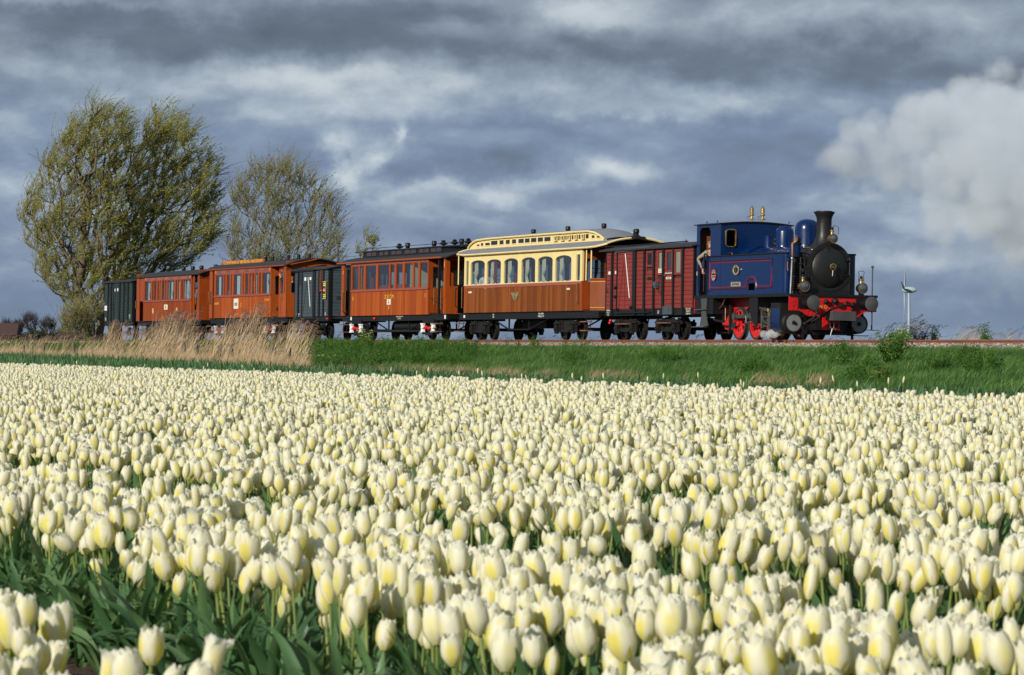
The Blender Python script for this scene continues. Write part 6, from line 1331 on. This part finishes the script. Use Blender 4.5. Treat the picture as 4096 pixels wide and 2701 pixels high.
# straw litter at the foot of the bank and reed bed
sp_ = [tuft(GRASSD, 18, .2, .34, .006, (.35,0), 2, .4) for _ in range(5)]
pts = []
for _ in range(1500):
    x = random.choice((random.uniform(1380,2080), random.uniform(2080,3300), random.uniform(1100,1420)))
    if x > 2080 and math.sin(x*.021)+math.sin(x*.0083) < .1: continue
    D = 36.3+random.random()**1.6*1.6; pts.append((D, along(x, D)))
A_ = np.array(pts); N = len(A_); s = U(.5,1.15,N)
scatter('straw_litter', dta(A_[:,0], A_[:,1], np.array([bank_z(q) for q in A_[:,0]])), np.stack([U(-.3,.3,N),U(-.1,.6,N),U(-.6,.6,N)],1), np.stack([s,s,s],1), rng.integers(0,5,N), U(.2,1,N), sp_)
rb_ = [tuft(REED, 22, .22, .95, .009, (.20,0), 3, .16) for _ in range(6)]
N = 8200; x = U(-120, 1215, N); D = 32.6 + U(0,1,N)*3.6; D = np.where(x > 1150, np.minimum(D, 34.5), D)
t_ = (14400*D/(CT*(x+3484)) - D*ST)/CT; s = U(.5,.98,N)*np.where(D > 34.5, 1.0, .85); s *= 1 + .12*np.sin(x*.02)
scatter('reed_bed', dta(D, t_, np.full(N, GZ)), np.stack([U(-.12,.12,N),U(-.1,.2,N),U(-.5,.5,N)],1), np.stack([s,s,s*U(.8,1.15,N)],1), rng.integers(0,6,N), U(.15,1,N), rb_)
def reedstem(h, lean=.30, pm=PLUME):
    mb = MB(); path = [(lean*h*(f**1.6), 0, h*f) for f in (0,.25,.5,.75,1)]; mb.tube(path, [.006,.005,.0045,.004,.003], 3); n0 = len(mb.f)
    for k in range(3): blade(mb, (lean*h*((.3+.18*k)**1.6), 0, h*(.3+.18*k)), (.9,random.gauss(0,.3)), .35, .010, .4, 3)
    n1 = len(mb.f)
    for k in range(18):
        f = k/18; c = (path[-1][0]+.02+f*.13+random.gauss(0,.008), random.gauss(0,.016), h-.06+f*.20+random.gauss(0,.01)-.10*f*f)
        L = random.uniform(.04,.08); mb.add([c,(c[0]+L*.6,c[1]+.009,c[2]-.01),(c[0]+L,c[1],c[2]-.03),(c[0]+L*.5,c[1]-.009,c[2]-.012)], [(0,1,2,3)])
    me = mb.mesh('reed', False, fix=False); me.materials.append(REED); me.materials.append(pm)
    for i, p in enumerate(me.polygons): p.material_index = 1 if i >= n1 else 0
    return me
rs = [reedstem(1.0, .22), reedstem(1.0, .28), reedstem(1.0, .34), reedstem(1.0, .25, PLUMEL)]
pts = []
def reedclump(x0, x1, n, top0, top1, Dm=34.5, Ds_=1.0):
    for _ in range(n):
        x = random.uniform(x0, x1); D = Dm+random.uniform(-Ds_, Ds_); Z = 14400*D/(CT*(x+3484)); h = (1359.3-random.uniform(top0, top1))*Z/14400 - GZ; pts.append((D, along(x, D), GZ, h, random.choice((0,1,2,3))))
reedclump(-100,420,90,1338,1362); reedclump(400,470,36,1285,1335); reedclump(470,600,50,1300,1350); reedclump(590,715,120,1250,1340); reedclump(700,900,60,1300,1350)
reedclump(880,1030,110,1245,1340); reedclump(960,1010,9,1215,1250); reedclump(1000,1215,70,1290,1350); reedclump(1120,1190,24,1275,1320); reedclump(700,760,6,1240,1290)
A_ = np.array(pts); N = len(A_)
scatter('tall_reeds', dta(A_[:,0], A_[:,1], A_[:,2]), np.stack([U(-.1,.1,N),U(-.08,.1,N),U(-.35,.35,N)],1), np.stack([U(.9,1.4,N),U(.9,1.4,N),A_[:,3]],1), A_[:,4], U(.1,.9,N), rs)
# skyline reeds on the far side of the track
pts = []
def farreed(x0, x1, n, top0, top1, ln=(1.2,2.2)):
    for _ in range(n):
        x = random.uniform(x0, x1); D = random.uniform(51,53.5); Z = 14400*D/(CT*(x+3484)); zg = bank_z(D); h = (1359.3-random.uniform(top0, top1))*Z/14400 - zg; pts.append((D, along(x, D), zg, h, random.choice((0,1,2,3)), random.uniform(*ln)))
farreed(3470,3640,40,1285,1340,(1.1,1.7)); farreed(3550,3640,8,1262,1290,(1.1,1.6)); farreed(3640,3760,14,1298,1340,(.9,1.4)); farreed(3800,3850,11,1285,1335,(.9,1.4)); farreed(3850,3910,18,1296,1345,(.9,1.4)); farreed(3990,4096,16,1305,1345,(.5,.9)); farreed(3760,4000,12,1325,1348,(.8,1.2)); farreed(1150,3480,130,1332,1354,(.8,1.3))
A_ = np.array(pts); N = len(A_)
scatter('skyline_reeds', dta(A_[:,0], A_[:,1], A_[:,2]), np.stack([U(-.1,.1,N),U(0,.15,N),U(-.35,.35,N)],1), np.stack([A_[:,5],U(.9,1.4,N),A_[:,3]],1), A_[:,4], U(.1,.9,N), rs)
# single plants
def plant(name, label, x, D, h, r, n, mat, flowers=0, cat='plant', group=None, dens=1):
    p_ = dt(D, along(x, D), bank_z(D)); e = thing(name, label, cat, p_, (0,0,0), group); st = MB(); lf = []; fl = MB()
    P_ = []; d_ = []
    for k in range(n):
        a = random.uniform(0,2*PI); q = Vector((math.cos(a)*r*random.random()**.6+.12*h, math.sin(a)*r*random.random()**.6, h*random.uniform(.45,1.0))); st.tube([(0,0,-.03),tuple(q*.5+Vector((0,0,.1*h))),tuple(q)], [.012,.008,.004], 4)
        for j in range(dens*34):
            f = random.uniform(.12,1); P_.append((q.x*f+random.gauss(0,.055), q.y*f+random.gauss(0,.055), q.z*f**.9+random.gauss(0,.035))); d_.append((random.gauss(.2,1), random.gauss(0,1), random.gauss(-.1,.5)))
        if k < flowers:
            for j in range(14): fl.sphere((q.x+random.gauss(0,.04), q.y+random.gauss(0,.04), q.z+random.gauss(.01,.012)), .010, 5, 3)
    P_ = np.array(P_); d_ = np.array(d_); d_ /= np.linalg.norm(d_, axis=1, keepdims=True); nl = len(P_); V, F = leaf_quads(P_, d_, U(.05,.10,nl), U(.012,.026,nl))
    link('stems', st.mesh('stems', False), mat, e); link('leaves', np_mesh('leaves', V, F, mat), None, e)
    if flowers: link('flowers', fl.mesh('flowers', False), FLOW, e)
    return e
CP = leaf_plain('parsley_leaf', (.03,.08,.008), (.06,.15,.014), (.12,.23,.03)); DK = leaf_plain('dock_leaf', (.010,.022,.010), (.018,.040,.014), (.04,.07,.02)); YG = leaf_plain('pale_weed_leaf', (.09,.15,.02), (.16,.23,.035), (.25,.30,.06))
plant('cow_parsley', 'large bright green cow parsley bush on the grass bank under the wind turbine', 3560, 40.6, .95, .55, 46, CP, 0)
plant('cow_parsley', 'tall flowering cow parsley rising above the rail just right of the engine', 3580, 43.2, .62, .34, 18, YG, 14)
plant('weed_plant', 'dark green weed clump on the bank at the right side of the photo', 3935, 40.3, .32, .4, 12, CP, 0)
plant('weed_plant', 'pale yellow green weed at the foot of the bank below the large cow parsley', 3500, 37.6, .35, .3, 16, YG, 0)
plant('weed_plant', 'slender young weed on the bank below the engine buffer', 3372, 40.2, .45, .16, 9, CP, 0)
plant('dock_plant', 'dark branching dock plant on the skyline nearest to the wind turbine', 3672, 51.5, .78, .28, 9, DK, 0, group='dark plants on the skyline')
plant('dock_plant', 'dark upright dock plant on the skyline, second from the wind turbine', 3728, 51.5, .85, .16, 10, DK, 0, group='dark plants on the skyline')
plant('nettle_plant', 'green nettle stem rising above the rail near the right edge', 3932, 51.2, .85, .14, 10, CP, 0)
plant('cow_parsley', 'flowering cow parsley with pale umbels below the wheels of the coach numbered 8', 1455, 43.6, .70, .3, 14, YG, 10)
plant('cow_parsley', 'leafy cow parsley tuft at the right end of the reed bed', 1215, 43.0, .55, .5, 24, CP, 3)
plant('cow_parsley', 'low cow parsley with yellowish flowers on the bank beside the reed bed', 1270, 38.2, .45, .6, 26, YG, 16)
# weathered fence posts in the reeds
POST = paint('weathered_post', (.13,.105,.085), .9, var=.3, scale=8, bump=.6); LICH = paint('orange_lichen', (.35,.17,.03), .9)
for i, (x, top, w_, h_) in enumerate(((98,1378,.15,0),(130,1379,.16,0),(172,1372,.16,1),(295,1371,.15,0),(470,1375,.12,0),(616,1370,.13,0),(673,1371,.16,1),(732,1371,.16,0),(790,1373,.14,0),(877,1376,.15,0),(930,1378,.17,0),(1000,1374,.13,0),(1093,1377,.19,0),(1148,1385,.21,0))):
    D = 34.3; Z = 14400*D/(CT*(x+3484)); z = (1359.3-top)*Z/14400 - GZ; p_ = dt(D, along(x, D), GZ)
    mb = MB().lathe([(w_*.5,-.1),(w_*.5,z*.5),(w_*.46,z-.10),(w_*.40,z-.03),(w_*.22,z),(.001,z+.01)], n=10)
    mb.v = [(a+random.gauss(0,.006), b_+random.gauss(0,.006), c) for a, b_, c in mb.v]
    o = link('fence_post', mb.mesh('fence_post', True, 50), POST, None, p_, (R(random.uniform(-3,3)), R(random.uniform(-4,4)), random.random()*3))
    lab = {13:'stout round topped fence post at the right end of the reed bed', 12:'thick fence post in the reeds, second from the right end of the row', 2:'fence post with an orange lichen cap among the reeds at the left', 6:'fence post with an orange lichen cap in the reeds below the darker orange coach'}.get(i, 'weathered fence post in the reeds, %s from the left end of the row' % ('first second third fourth fifth sixth seventh eighth ninth tenth eleventh twelfth'.split()[i] if i < 12 else 'last'))
    tag(o, lab, 'fence post', 'old fence posts in the reed bed')
    if h_: link('lichen_cap', MB().sphere((0,0,z), w_*.42, 8, 4, (1,1,.5)).mesh('lichen_cap'), LICH, o)
# ================================================================ tulips
m, t, b, o = mat_new('tulip_petal'); uv = t.new('ShaderNodeUVMap'); sp = t.new('ShaderNodeSeparateXYZ'); t.l.new(uv.outputs[0], sp.inputs[0])
at_ = t.new('ShaderNodeAttribute'); at_.attribute_type = 'INSTANCER'; at_.attribute_name = 'tint'; tv = at_.outputs['Fac']
us_, vs_ = sp.outputs[0], sp.outputs[1]
a = t.m('ABSOLUTE', t.m('MULTIPLY_ADD', us_, 2.0, -1.0))                     # 0 mid-rib .. 1 margin
n = t.noise(uv.outputs[0], 5, 4); mpn = t.new('ShaderNodeMapping'); t.l.new(uv.outputs[0], mpn.inputs[0]); mpn.inputs['Scale'].default_value = (22, 1.2, 1); st_ = t.noise(mpn.outputs[0], 1.0, 3)
fl = t.m('MULTIPLY', t.maprange(t.m('ADD', a, t.m('MULTIPLY', t.m('SUBTRACT', st_, .5), .5)), .78, .18), t.maprange(vs_, 1.02, .45))
fl = t.m('MULTIPLY', fl, t.maprange(tv, .0, .75, .40, 1.0))
edge = (.93, .92, .83); mid = (.90, .82, .22)
cc = t.mix(t.m('MINIMUM', fl, 1.0), edge, mid)
grn = t.m('MULTIPLY', t.maprange(tv, .86, 1.0), t.maprange(a, .8, 0)); cc = t.mix(t.m('MULTIPLY', grn, .75), cc, (.50,.56,.10))
cc = t.mix(t.maprange(vs_, .16, .0, 0, .55), cc, (.60,.62,.22))
cc = t.mix(t.m('MULTIPLY', t.maprange(st_, .45, .7), .10), cc, (.78,.76,.58))
t.l.new(cc, b.inputs['Base Color']); b.inputs['Roughness'].default_value = .5; b.inputs['Specular IOR Level'].default_value = .35
tl = t.new('ShaderNodeBsdfTranslucent'); t.l.new(t.mix(1.0, cc, (.95,.93,.72), 'MULTIPLY'), tl.inputs[0]); mx = t.new('ShaderNodeMixShader'); mx.inputs[0].default_value = .48
t.l.new(b.outputs[0], mx.inputs[1]); t.l.new(tl.outputs[0], mx.inputs[2]); t.l.new(mx.outputs[0], o.inputs[0]); PETAL = m
LEAF = leafmat('tulip_leaf', (.038,.10,.038), (.08,.17,.062), (.16,.26,.10), .3, .45, .35)
STEM = leafmat('tulip_stem', (.10,.15,.03), (.17,.22,.05), (.24,.27,.08), .1, .5)
def petal_mesh(seed, outer=True, bud=False, nu=6, nv=9, coarse=False, opened=False):
    r_ = random.Random(seed); Rm = (.0258 if outer else .0240)*(.72 if bud else 1); H = .077*(.97 if outer else 1.0)*r_.uniform(.98,1.02)
    if coarse: nu, nv = 4, 6
    wmax = R(66 if outer else 58); clos = r_.uniform(.45,.74) if not bud else .12; flare = r_.uniform(-.03,.10) if not bud else 0; clos = r_.uniform(.95,1.25) if opened else clos; flare = flare + (.12 if opened else 0); tw = r_.uniform(-.08,.08)
    vs = []; uvs = []
    for j in range(nv+1):
        v_ = j/nv; rr = Rm*((math.sin(min(1, v_*2.1+.16)*PI/2))**.72 if v_ < .5 else 1 - (1-clos)*((v_-.5)/.5)**2.2) + (flare*.05*max(0, v_-.82)/.18)
        w_ = wmax*(.50+.50*math.sin(min(1, v_*2.2)*PI/2))*(1 if v_ < .6 else max(.02, math.cos((v_-.62)/.38*PI/2*.96))**.42 if v_ > .62 else 1)
        z = H*(v_**.92) + .0
        for i in range(nu+1):
            s_ = -1+2*i/nu; an = s_*w_ + tw*v_; crease = 1 - .15*math.exp(-(s_/.22)**2)*(.4+.6*v_)*(1 if outer else .5) - .06*abs(s_)**4
            ruff = .0016*math.sin(s_*7+seed)*max(0, v_-.7)/.3
            vs.append(((rr*crease+ruff)*math.cos(an), (rr*crease+ruff)*math.sin(an), z - .006*abs(s_)**2*v_**3 + .0015*math.sin(5*s_+seed*1.7)*(v_ > .9))); uvs.append((i/nu, v_))
    fs = [(j*(nu+1)+i, j*(nu+1)+i+1, (j+1)*(nu+1)+i+1, (j+1)*(nu+1)+i) for j in range(nv) for i in range(nu)]
    return vs, fs, uvs
def to_mesh(name, parts):
    """parts: list of (verts, faces, uvs or None, material)"""
    V = []; F = []; UVS = []; MI = []; mats = []
    for vs, fs, uvs, mt in parts:
        k = len(V); V += vs; F += [tuple(i+k for i in f) for f in fs]; UVS += uvs or [(0,0)]*len(vs)
        if mt not in mats: mats.append(mt)
        MI += [mats.index(mt)]*len(fs)
    me = bpy.data.meshes.new(name); me.from_pydata(V, [], F); ul = me.uv_layers.new(name='UVMap')
    li = np.zeros(len(me.loops), np.int32); me.loops.foreach_get('vertex_index', li); ul.data.foreach_set('uv', np.array(UVS, np.float32)[li].ravel())
    me.polygons.foreach_set('material_index', MI); [me.materials.append(q) for q in mats]; me.shade_smooth(); return me
def rotz(vs, a, dz=0, tilt=0): 
    c, s_ = math.cos(a), math.sin(a); return [(x*c-y*s_, x*s_+y*c, z+dz) for x, y, z in vs]
HS = .335
def stem_geo(h=HS, bend=.02, n=5):
    mb = MB().tube([(0,0,0),(bend,0,h*.5),(0,0,h)], [.0045,.0042,.004], n); return mb.v, mb.f
def leaf_geo(seed, coarse=False):
    r_ = random.Random(seed); L = r_.uniform(.20,.36); W = r_.uniform(.011,.027); nv = 5 if coarse else 9; nu = 2 if coarse else 4
    arch = r_.uniform(.15,1.15); twist = r_.uniform(-1.2,1.2); vs = []; x = .004; z = r_.uniform(.01,.06); th_ = R(r_.uniform(76,88))
    for j in range(nv+1):
        f = j/nv; w_ = W*(math.sin(PI*min(1,(f*.92+.10)))**.8)+.001; tw = twist*f
        for i in range(nu+1):
            s_ = -1+2*i/nu; fold = abs(s_)*w_*.35*(1-f*.6)
            lx = x - fold*math.sin(th_)*.9*math.cos(tw); ly = s_*w_*math.cos(tw)+math.sin(9*f+seed)*.003; lz = z + fold*math.cos(th_) + s_*w_*math.sin(tw)*.6
            vs.append((lx, ly, lz))
        st = L/nv; x += st*math.cos(th_); z += st*math.sin(th_); th_ -= arch*2.2/nv*(.4+f*1.3)
    fs = [(j*(nu+1)+i, j*(nu+1)+i+1, (j+1)*(nu+1)+i+1, (j+1)*(nu+1)+i) for j in range(nv) for i in range(nu)]
    return vs, fs
def tulip_mesh(seed, bud=False, coarse=True, leaves=3, opened=False):
    r_ = random.Random(seed); parts = []
    lean = r_.uniform(0,.35); la = r_.uniform(0,6.28)
    for k in range(3):
        for outer in (True, False):
            vs, fs, uvs = petal_mesh(seed*7+k, outer, bud, coarse=coarse, opened=opened); vs = rotz(vs, k*2*PI/3 + (0 if outer else PI/3) + r_.uniform(-.1,.1))
            vs = [(x+z*lean*math.cos(la), y+z*lean*math.sin(la), z+HS-.002) for x, y, z in vs]; parts.append((vs, fs, uvs, PETAL))
    v_, f_ = stem_geo(); parts.append((v_, f_, None, STEM))
    for k in range(leaves):
        v_, f_ = leaf_geo(seed*11+k, coarse); parts.append((rotz(v_, k*2.3+r_.uniform(0,2)), f_, None, LEAF))
    return to_mesh('tulip_kind', parts)
# plant positions, bed by bed (beds run parallel to the track)
C_D, C_t = [], []
for k in range(-2, 11):
    a0, a1 = 2.76+1.72*k, 3.92+1.72*k
    if k == -1: a0, a1 = .45, 1.90
    if k == -2: a0, a1 = -1.3, .05
    rows = 12; 
    for r_ in range(rows):
        D0 = a0 + (a1-a0)*(r_+.5)/rows; tmax = max(12, min(4.75*D0/CT + 4, 125)); tmin = 3.6
        nn = int((tmax-tmin)*9.0)
        tq = rng.uniform(tmin, tmax, nn); C_D.append(D0 + .03*(tq-8) + rng.normal(size=nn)*.035); C_t.append(tq)
D = np.concatenate(C_D); t_ = np.concatenate(C_t); Xw = D*CT - t_*ST; Yw = D*ST + t_*CT
hs = np.clip(rng.normal(1.0, .09, len(D)), .68, 1.17)                      # plant height factor
sx = 2048 + 14400*Xw/np.maximum(Yw, .1); zh = GF + HS*hs + .035; sy = 1359.3 - 14400*zh/np.maximum(Yw, .1)
keep = (D < 18.7 + .027*(t_-30)) & (Yw > 5.2) & (sx > -2300*6/Yw-120) & (sx < 4096+120+2300*6/Yw) & (sy < 3300)
# the furrow at the left is thinner at its edge
D, t_, Xw, Yw, hs, sx, sy, zh = (q[keep] for q in (D, t_, Xw, Yw, hs, sx, sy, zh)); N = len(D)
tint = rng.uniform(0, .86, N)**.85; bud = rng.random(N) < .07; tint[bud] = rng.uniform(.85, 1.0, bud.sum()); size = np.clip(rng.normal(1.0, .17, N), .62, 1.5); hs[(D < 2.0)] *= 1.05; size[bud] *= .8; hs[bud] *= .93
ln = np.stack([rng.normal(0,.08,N), rng.normal(.05,.10,N), rng.uniform(0,6.28,N)], 1)
infr = (sx > 20) & (sx < 4076) & (sy > 1400) & (sy < 2670)
cand = np.where(infr)[0]; near = cand[np.argsort(Yw[cand]/size[cand])[:300]]; isn = np.zeros(N, bool); isn[near] = True
far = ~isn
protos = [tulip_mesh(100+k) for k in range(9)] + [tulip_mesh(200+k, True) for k in range(3)] + [tulip_mesh(300+k, opened=True) for k in range(2)]
idx = np.where(bud, 9 + rng.integers(0,3,N), np.where(rng.random(N) < .07, 12 + rng.integers(0,2,N), rng.integers(0,9,N)))
near_soft = far & (Yw < 13)
sc3 = np.stack([size, size, hs], 1)
scatter('tulip_field', np.stack([Xw[far], Yw[far], np.full(far.sum(), GF)], 1), ln[far], sc3[far], idx[far], tint[far], protos)
# the nearest 300 as individual tulips, each with petals, stem and leaves
POUT = []; PIN = []
for k in range(7):
    POUT.append(to_mesh('petal', [(*petal_mesh(k*3+1, True), PETAL)])); PIN.append(to_mesh('petal', [(*petal_mesh(k*3+2, False), PETAL)]))
PB = [to_mesh('petal', [(*petal_mesh(50, True, True), PETAL)]), to_mesh('petal', [(*petal_mesh(51, False, True), PETAL)])]
SM = []
v_, f_ = stem_geo(n=8); SM = to_mesh('stem', [(v_, f_, None, STEM)]); LM = [to_mesh('leaf', [(*leaf_geo(700+k), None, LEAF)]) for k in range(10)]
placew = lambda x, y: ('bottom left' if x < 900 else 'bottom centre' if x < 2600 else 'bottom right')
seenl = {}
rr = random.Random(5)
for i in near:
    x, y = sx[i], sy[i]
    xw_ = 'at the left edge' if x < 330 else 'at the far left' if x < 800 else 'left of centre' if x < 1500 else 'near the centre' if x < 2500 else 'right of centre' if x < 3200 else 'at the far right' if x < 3750 else 'at the right edge'
    yw_ = 'at the bottom' if y > 2560 else 'just above the bottom' if y > 2400 else 'in the lowest fifth' if y > 2200 else 'in the lower third'
    look = 'greenish yellow tulip bud' if bud[i] else ('lemon yellow tulip' if tint[i] > .62 else 'yellow flamed tulip' if tint[i] > .40 else 'faintly yellow tulip' if tint[i] > .2 else 'almost white tulip')
    sw_ = 'very large ' if size[i] > 1.16 else 'large ' if size[i] > 1.02 else 'middling ' if size[i] > .88 else 'small '
    hw_ = ' standing tall' if hs[i] > 1.045 else ' sitting low' if hs[i] < .955 else ''
    lab = '%s%s%s %s %s' % (sw_, look, hw_, yw_, xw_)
    e = thing('tulip', lab, 'tulip', (Xw[i], Yw[i], GF), tuple(ln[i]), 'large tulips in the foreground'); sx_, hz_ = float(size[i]), float(hs[i])
    s0 = link('stem', SM, None, e, (0,0,0), (0,0,0), (sx_, sx_, hz_)); s0['tint'] = float(rr.random())
    k0 = rr.randrange(7); a0 = rr.uniform(0, 2); 
    tl_ = (rr.gauss(0,.08), rr.gauss(.04,.1))
    for k in range(3):
        for outer in (0, 1):
            me = (PB[0] if outer else PB[1]) if bud[i] else (POUT if outer else PIN)[(k0+k) % 7]
            p_ = link('petal', me, None, e, (0,0,(HS-.002)*hz_), (tl_[0], tl_[1], a0 + k*2*PI/3 + (0 if outer else PI/3) + rr.uniform(-.1,.1)), (sx_, sx_, sx_*rr.uniform(.95,1.05))); p_['tint'] = float(tint[i])
            p_.rotation_mode = 'ZYX' if 0 else 'XYZ'
            p_.rotation_euler = (Euler((tl_[0], tl_[1], 0)).to_matrix() @ Euler((0,0,p_.rotation_euler.z)).to_matrix()).to_euler()
    for k in range(2):
        l_ = link('leaf', LM[rr.randrange(10)], None, e, (0,0,0), (0,0,rr.uniform(0,6.28)), (rr.uniform(.85,1.15),)*3); l_['tint'] = float(rr.random())
# extra leaves along the furrow edges in the foreground, and sparse leaves inside the beds
lp = [to_mesh('leafkind', [(rotz(leaf_geo(900+k*3+j)[0], j*2.2), leaf_geo(900+k*3+j)[1], None, LEAF) for j in range(3)]) for k in range(6)]
nL = 2300; kb = rng.integers(0, 3, nL); D_ = np.where(kb == 0, rng.uniform(2.62, 2.95, nL), np.where(kb == 1, rng.uniform(2.7, 4.1, nL), rng.uniform(1.7, 1.98, nL))); tt = rng.uniform(3.6, 14, nL)
s = U(.6,1.0,nL)
scatter('tulip_leaves', dta(D_ + .03*(tt-8), tt, np.full(nL, GF)), np.stack([U(-.3,.3,nL),U(-.3,.3,nL),U(0,6.28,nL)],1), np.stack([s,s,s],1), rng.integers(0,6,nL), U(0,1,nL), lp)
# strip of headed tulips beyond the flowers: leaves only, with a few late buds
nS = 24000; tt = rng.uniform(28, 150, nS); wmax = 24.6 + np.clip((tt-62)/75, 0, 1.1)*8.0; D_ = 19.6 + (wmax-19.6)*rng.random(nS)
s = U(.55,.85,nS)
LEAFL = leafmat('headed_tulip_leaf', (.035,.10,.04), (.07,.16,.06), (.13,.24,.08), .25, .5, .3)
lps = [to_mesh('leafkind', [(rotz(leaf_geo(900+k*3+j)[0], j*2.2), leaf_geo(900+k*3+j)[1], None, LEAFL) for j in range(3)]) for k in range(6)]
scatter('headed_tulip_strip', dta(D_, tt, np.full(nS, GF)), np.stack([U(-.2,.2,nS),U(-.2,.2,nS),U(0,6.28,nS)],1), np.stack([s,s,s*np.interp(tt,[50,120],[1.5,2.2])],1), rng.integers(0,6,nS), U(0,1,nS), lps)
nb = 46; tt = rng.uniform(30, 110, nb); D_ = 19.7+rng.random(nb)*4
scatter('late_buds', dta(D_, tt, np.full(nb, GF)), np.stack([U(-.1,.1,nb),U(-.1,.1,nb),U(0,6.28,nb)],1), np.stack([U(.7,.9,nb)]*2+[U(1.1,1.3,nb)],1), rng.integers(0,3,nb), U(.5,1,nb), protos[9:12])

# ================================================================ steam plume drifting ahead of the engine
def plume(name, puffs, voxel, dens, col, nscale, label=None, absorb=None):
    me = bpy.data.meshes.new(name); me.vertices.add(len(puffs)); me.vertices.foreach_set('co', np.array([p[:3] for p in puffs], np.float32).ravel())
    a = me.attributes.new('rad', 'FLOAT', 'POINT'); a.data.foreach_set('value', np.array([p[3] for p in puffs], np.float32))
    o = bpy.data.objects.new(name, me); COL.objects.link(o)
    g = bpy.data.node_groups.new(name, 'GeometryNodeTree'); g.is_modifier = True
    g.interface.new_socket('Geometry', in_out='INPUT', socket_type='NodeSocketGeometry'); g.interface.new_socket('Geometry', in_out='OUTPUT', socket_type='NodeSocketGeometry')
    gi = g.nodes.new('NodeGroupInput'); go = g.nodes.new('NodeGroupOutput'); mp_ = g.nodes.new('GeometryNodeMeshToPoints'); pv = g.nodes.new('GeometryNodePointsToVolume')
    na = g.nodes.new('GeometryNodeInputNamedAttribute'); na.data_type = 'FLOAT'; na.inputs[0].default_value = 'rad'
    g.links.new(gi.outputs[0], mp_.inputs[0]); g.links.new(mp_.outputs[0], pv.inputs[0]); g.links.new([q for q in na.outputs if q.enabled][0], pv.inputs['Radius'])
    pv.resolution_mode = 'VOXEL_SIZE'; pv.inputs['Voxel Size'].default_value = voxel; pv.inputs['Density'].default_value = 1.0
    sm_ = g.nodes.new('GeometryNodeSetMaterial'); g.links.new(pv.outputs[0], sm_.inputs[0]); g.links.new(sm_.outputs[0], go.inputs[0])
    m = bpy.data.materials.new(name); m.use_nodes = True; m.node_tree.nodes.clear(); t = NT(m.node_tree); out_ = t.new('ShaderNodeOutputMaterial')
    pr = t.new('ShaderNodeVolumePrincipled'); pr.inputs['Color'].default_value = (*col, 1); pr.inputs['Anisotropy'].default_value = .0; pr.inputs['Density Attribute'].default_value = ''
    at2 = t.new('ShaderNodeAttribute'); at2.attribute_name = 'density'; c = t.new('ShaderNodeTexCoord')
    n = t.noise(c.outputs['Object'], nscale, 6, .65); dn = t.m('MULTIPLY', t.m('MULTIPLY', at2.outputs['Fac'], dens), t.maprange(t.m('MULTIPLY_ADD', at2.outputs['Fac'], .25, n), .38, .72))
    t.l.new(dn, pr.inputs['Density'])
    t.l.new(pr.outputs[0], out_.inputs['Volume']); sm_.inputs['Material'].default_value = m; me.materials.append(m)
    md = o.modifiers.new('vol', 'NODES'); md.node_group = g; return tag(o, kind='stuff')
rp_ = random.Random(21); puffs = []
Zp = 100.0
def W_(x, y, Z=Zp): return ((x-2048)*Z/14400, Z, (1359.3-y)*Z/14400)
core = [(3340,640,95),(3450,590,110),(3560,560,130),(3600,680,120),(3700,540,150),(3720,690,150),(3800,480,150),(3850,640,190),(3800,830,130),(3950,420,130),(3960,560,190),(3990,760,190),(4060,300,70),(4000,330,90),(4080,480,160),(4130,640,200),(4120,850,190),(4060,930,130),(3850,400,110),(3760,900,80),(4200,500,200),(4200,760,220),(4250,350,150),(3480,690,100),(3380,740,50)]
for cx_, cy2, r in core:
    nP = int(5 + r/14)
    for k in range(nP):
        a = rp_.uniform(0, 2*PI); q = r*rp_.random()**.5; x = cx_+q*math.cos(a)*.9; y = cy2+q*math.sin(a)*.8; rad = r*rp_.uniform(.26,.62)/144
        X, Y, Z_ = W_(x, y); puffs.append((X, Y+rp_.gauss(0, r/144*.45), Z_, rad))
steam = plume('steam_plume', puffs, .14, .80, (.91,.945,.98), 1.3)
puffs2 = []
for cx_, cy2, r in [(3700,1010,80),(3800,1010,90),(3950,1050,110),(4080,1080,110),(4020,1160,80),(3900,1220,60),(4100,1200,80),(3960,940,100),(4150,980,120),(3330,770,40),(3870,930,90)]:
    for k in range(9):
        a = rp_.uniform(0, 2*PI); q = r*rp_.random()**.5; X, Y, Z_ = W_(cx_+q*math.cos(a), cy2+q*math.sin(a)*.7); puffs2.append((X, Y+rp_.gauss(0,.4), Z_, r*rp_.uniform(.35,.6)/144))
thin = plume('thin_steam', puffs2, .16, .20, (.93,.95,.95), .8)
pf = []
for k in range(16):
    x_, y_, z_ = at(-1.35+rp_.gauss(0,.22), -1.1+rp_.gauss(0,.1), .14+abs(rp_.gauss(0,.05))); pf.append((x_, y_, z_, rp_.uniform(.07,.13)))
plume('cylinder_steam', pf, .03, 9, (.9,.9,.9), 6)

# lettering becomes plain meshes
bpy.context.view_layer.update(); dg = bpy.context.evaluated_depsgraph_get()
for o in [q for q in sc.objects if q.type == 'FONT']:
    me = bpy.data.meshes.new_from_object(o.evaluated_get(dg)); n_ = link('lettering', me, None, o.parent, tuple(o.location), tuple(o.rotation_euler), tuple(o.scale))
    if not me.materials: me.materials.append(o.data.materials[0])
    bpy.data.objects.remove(o)
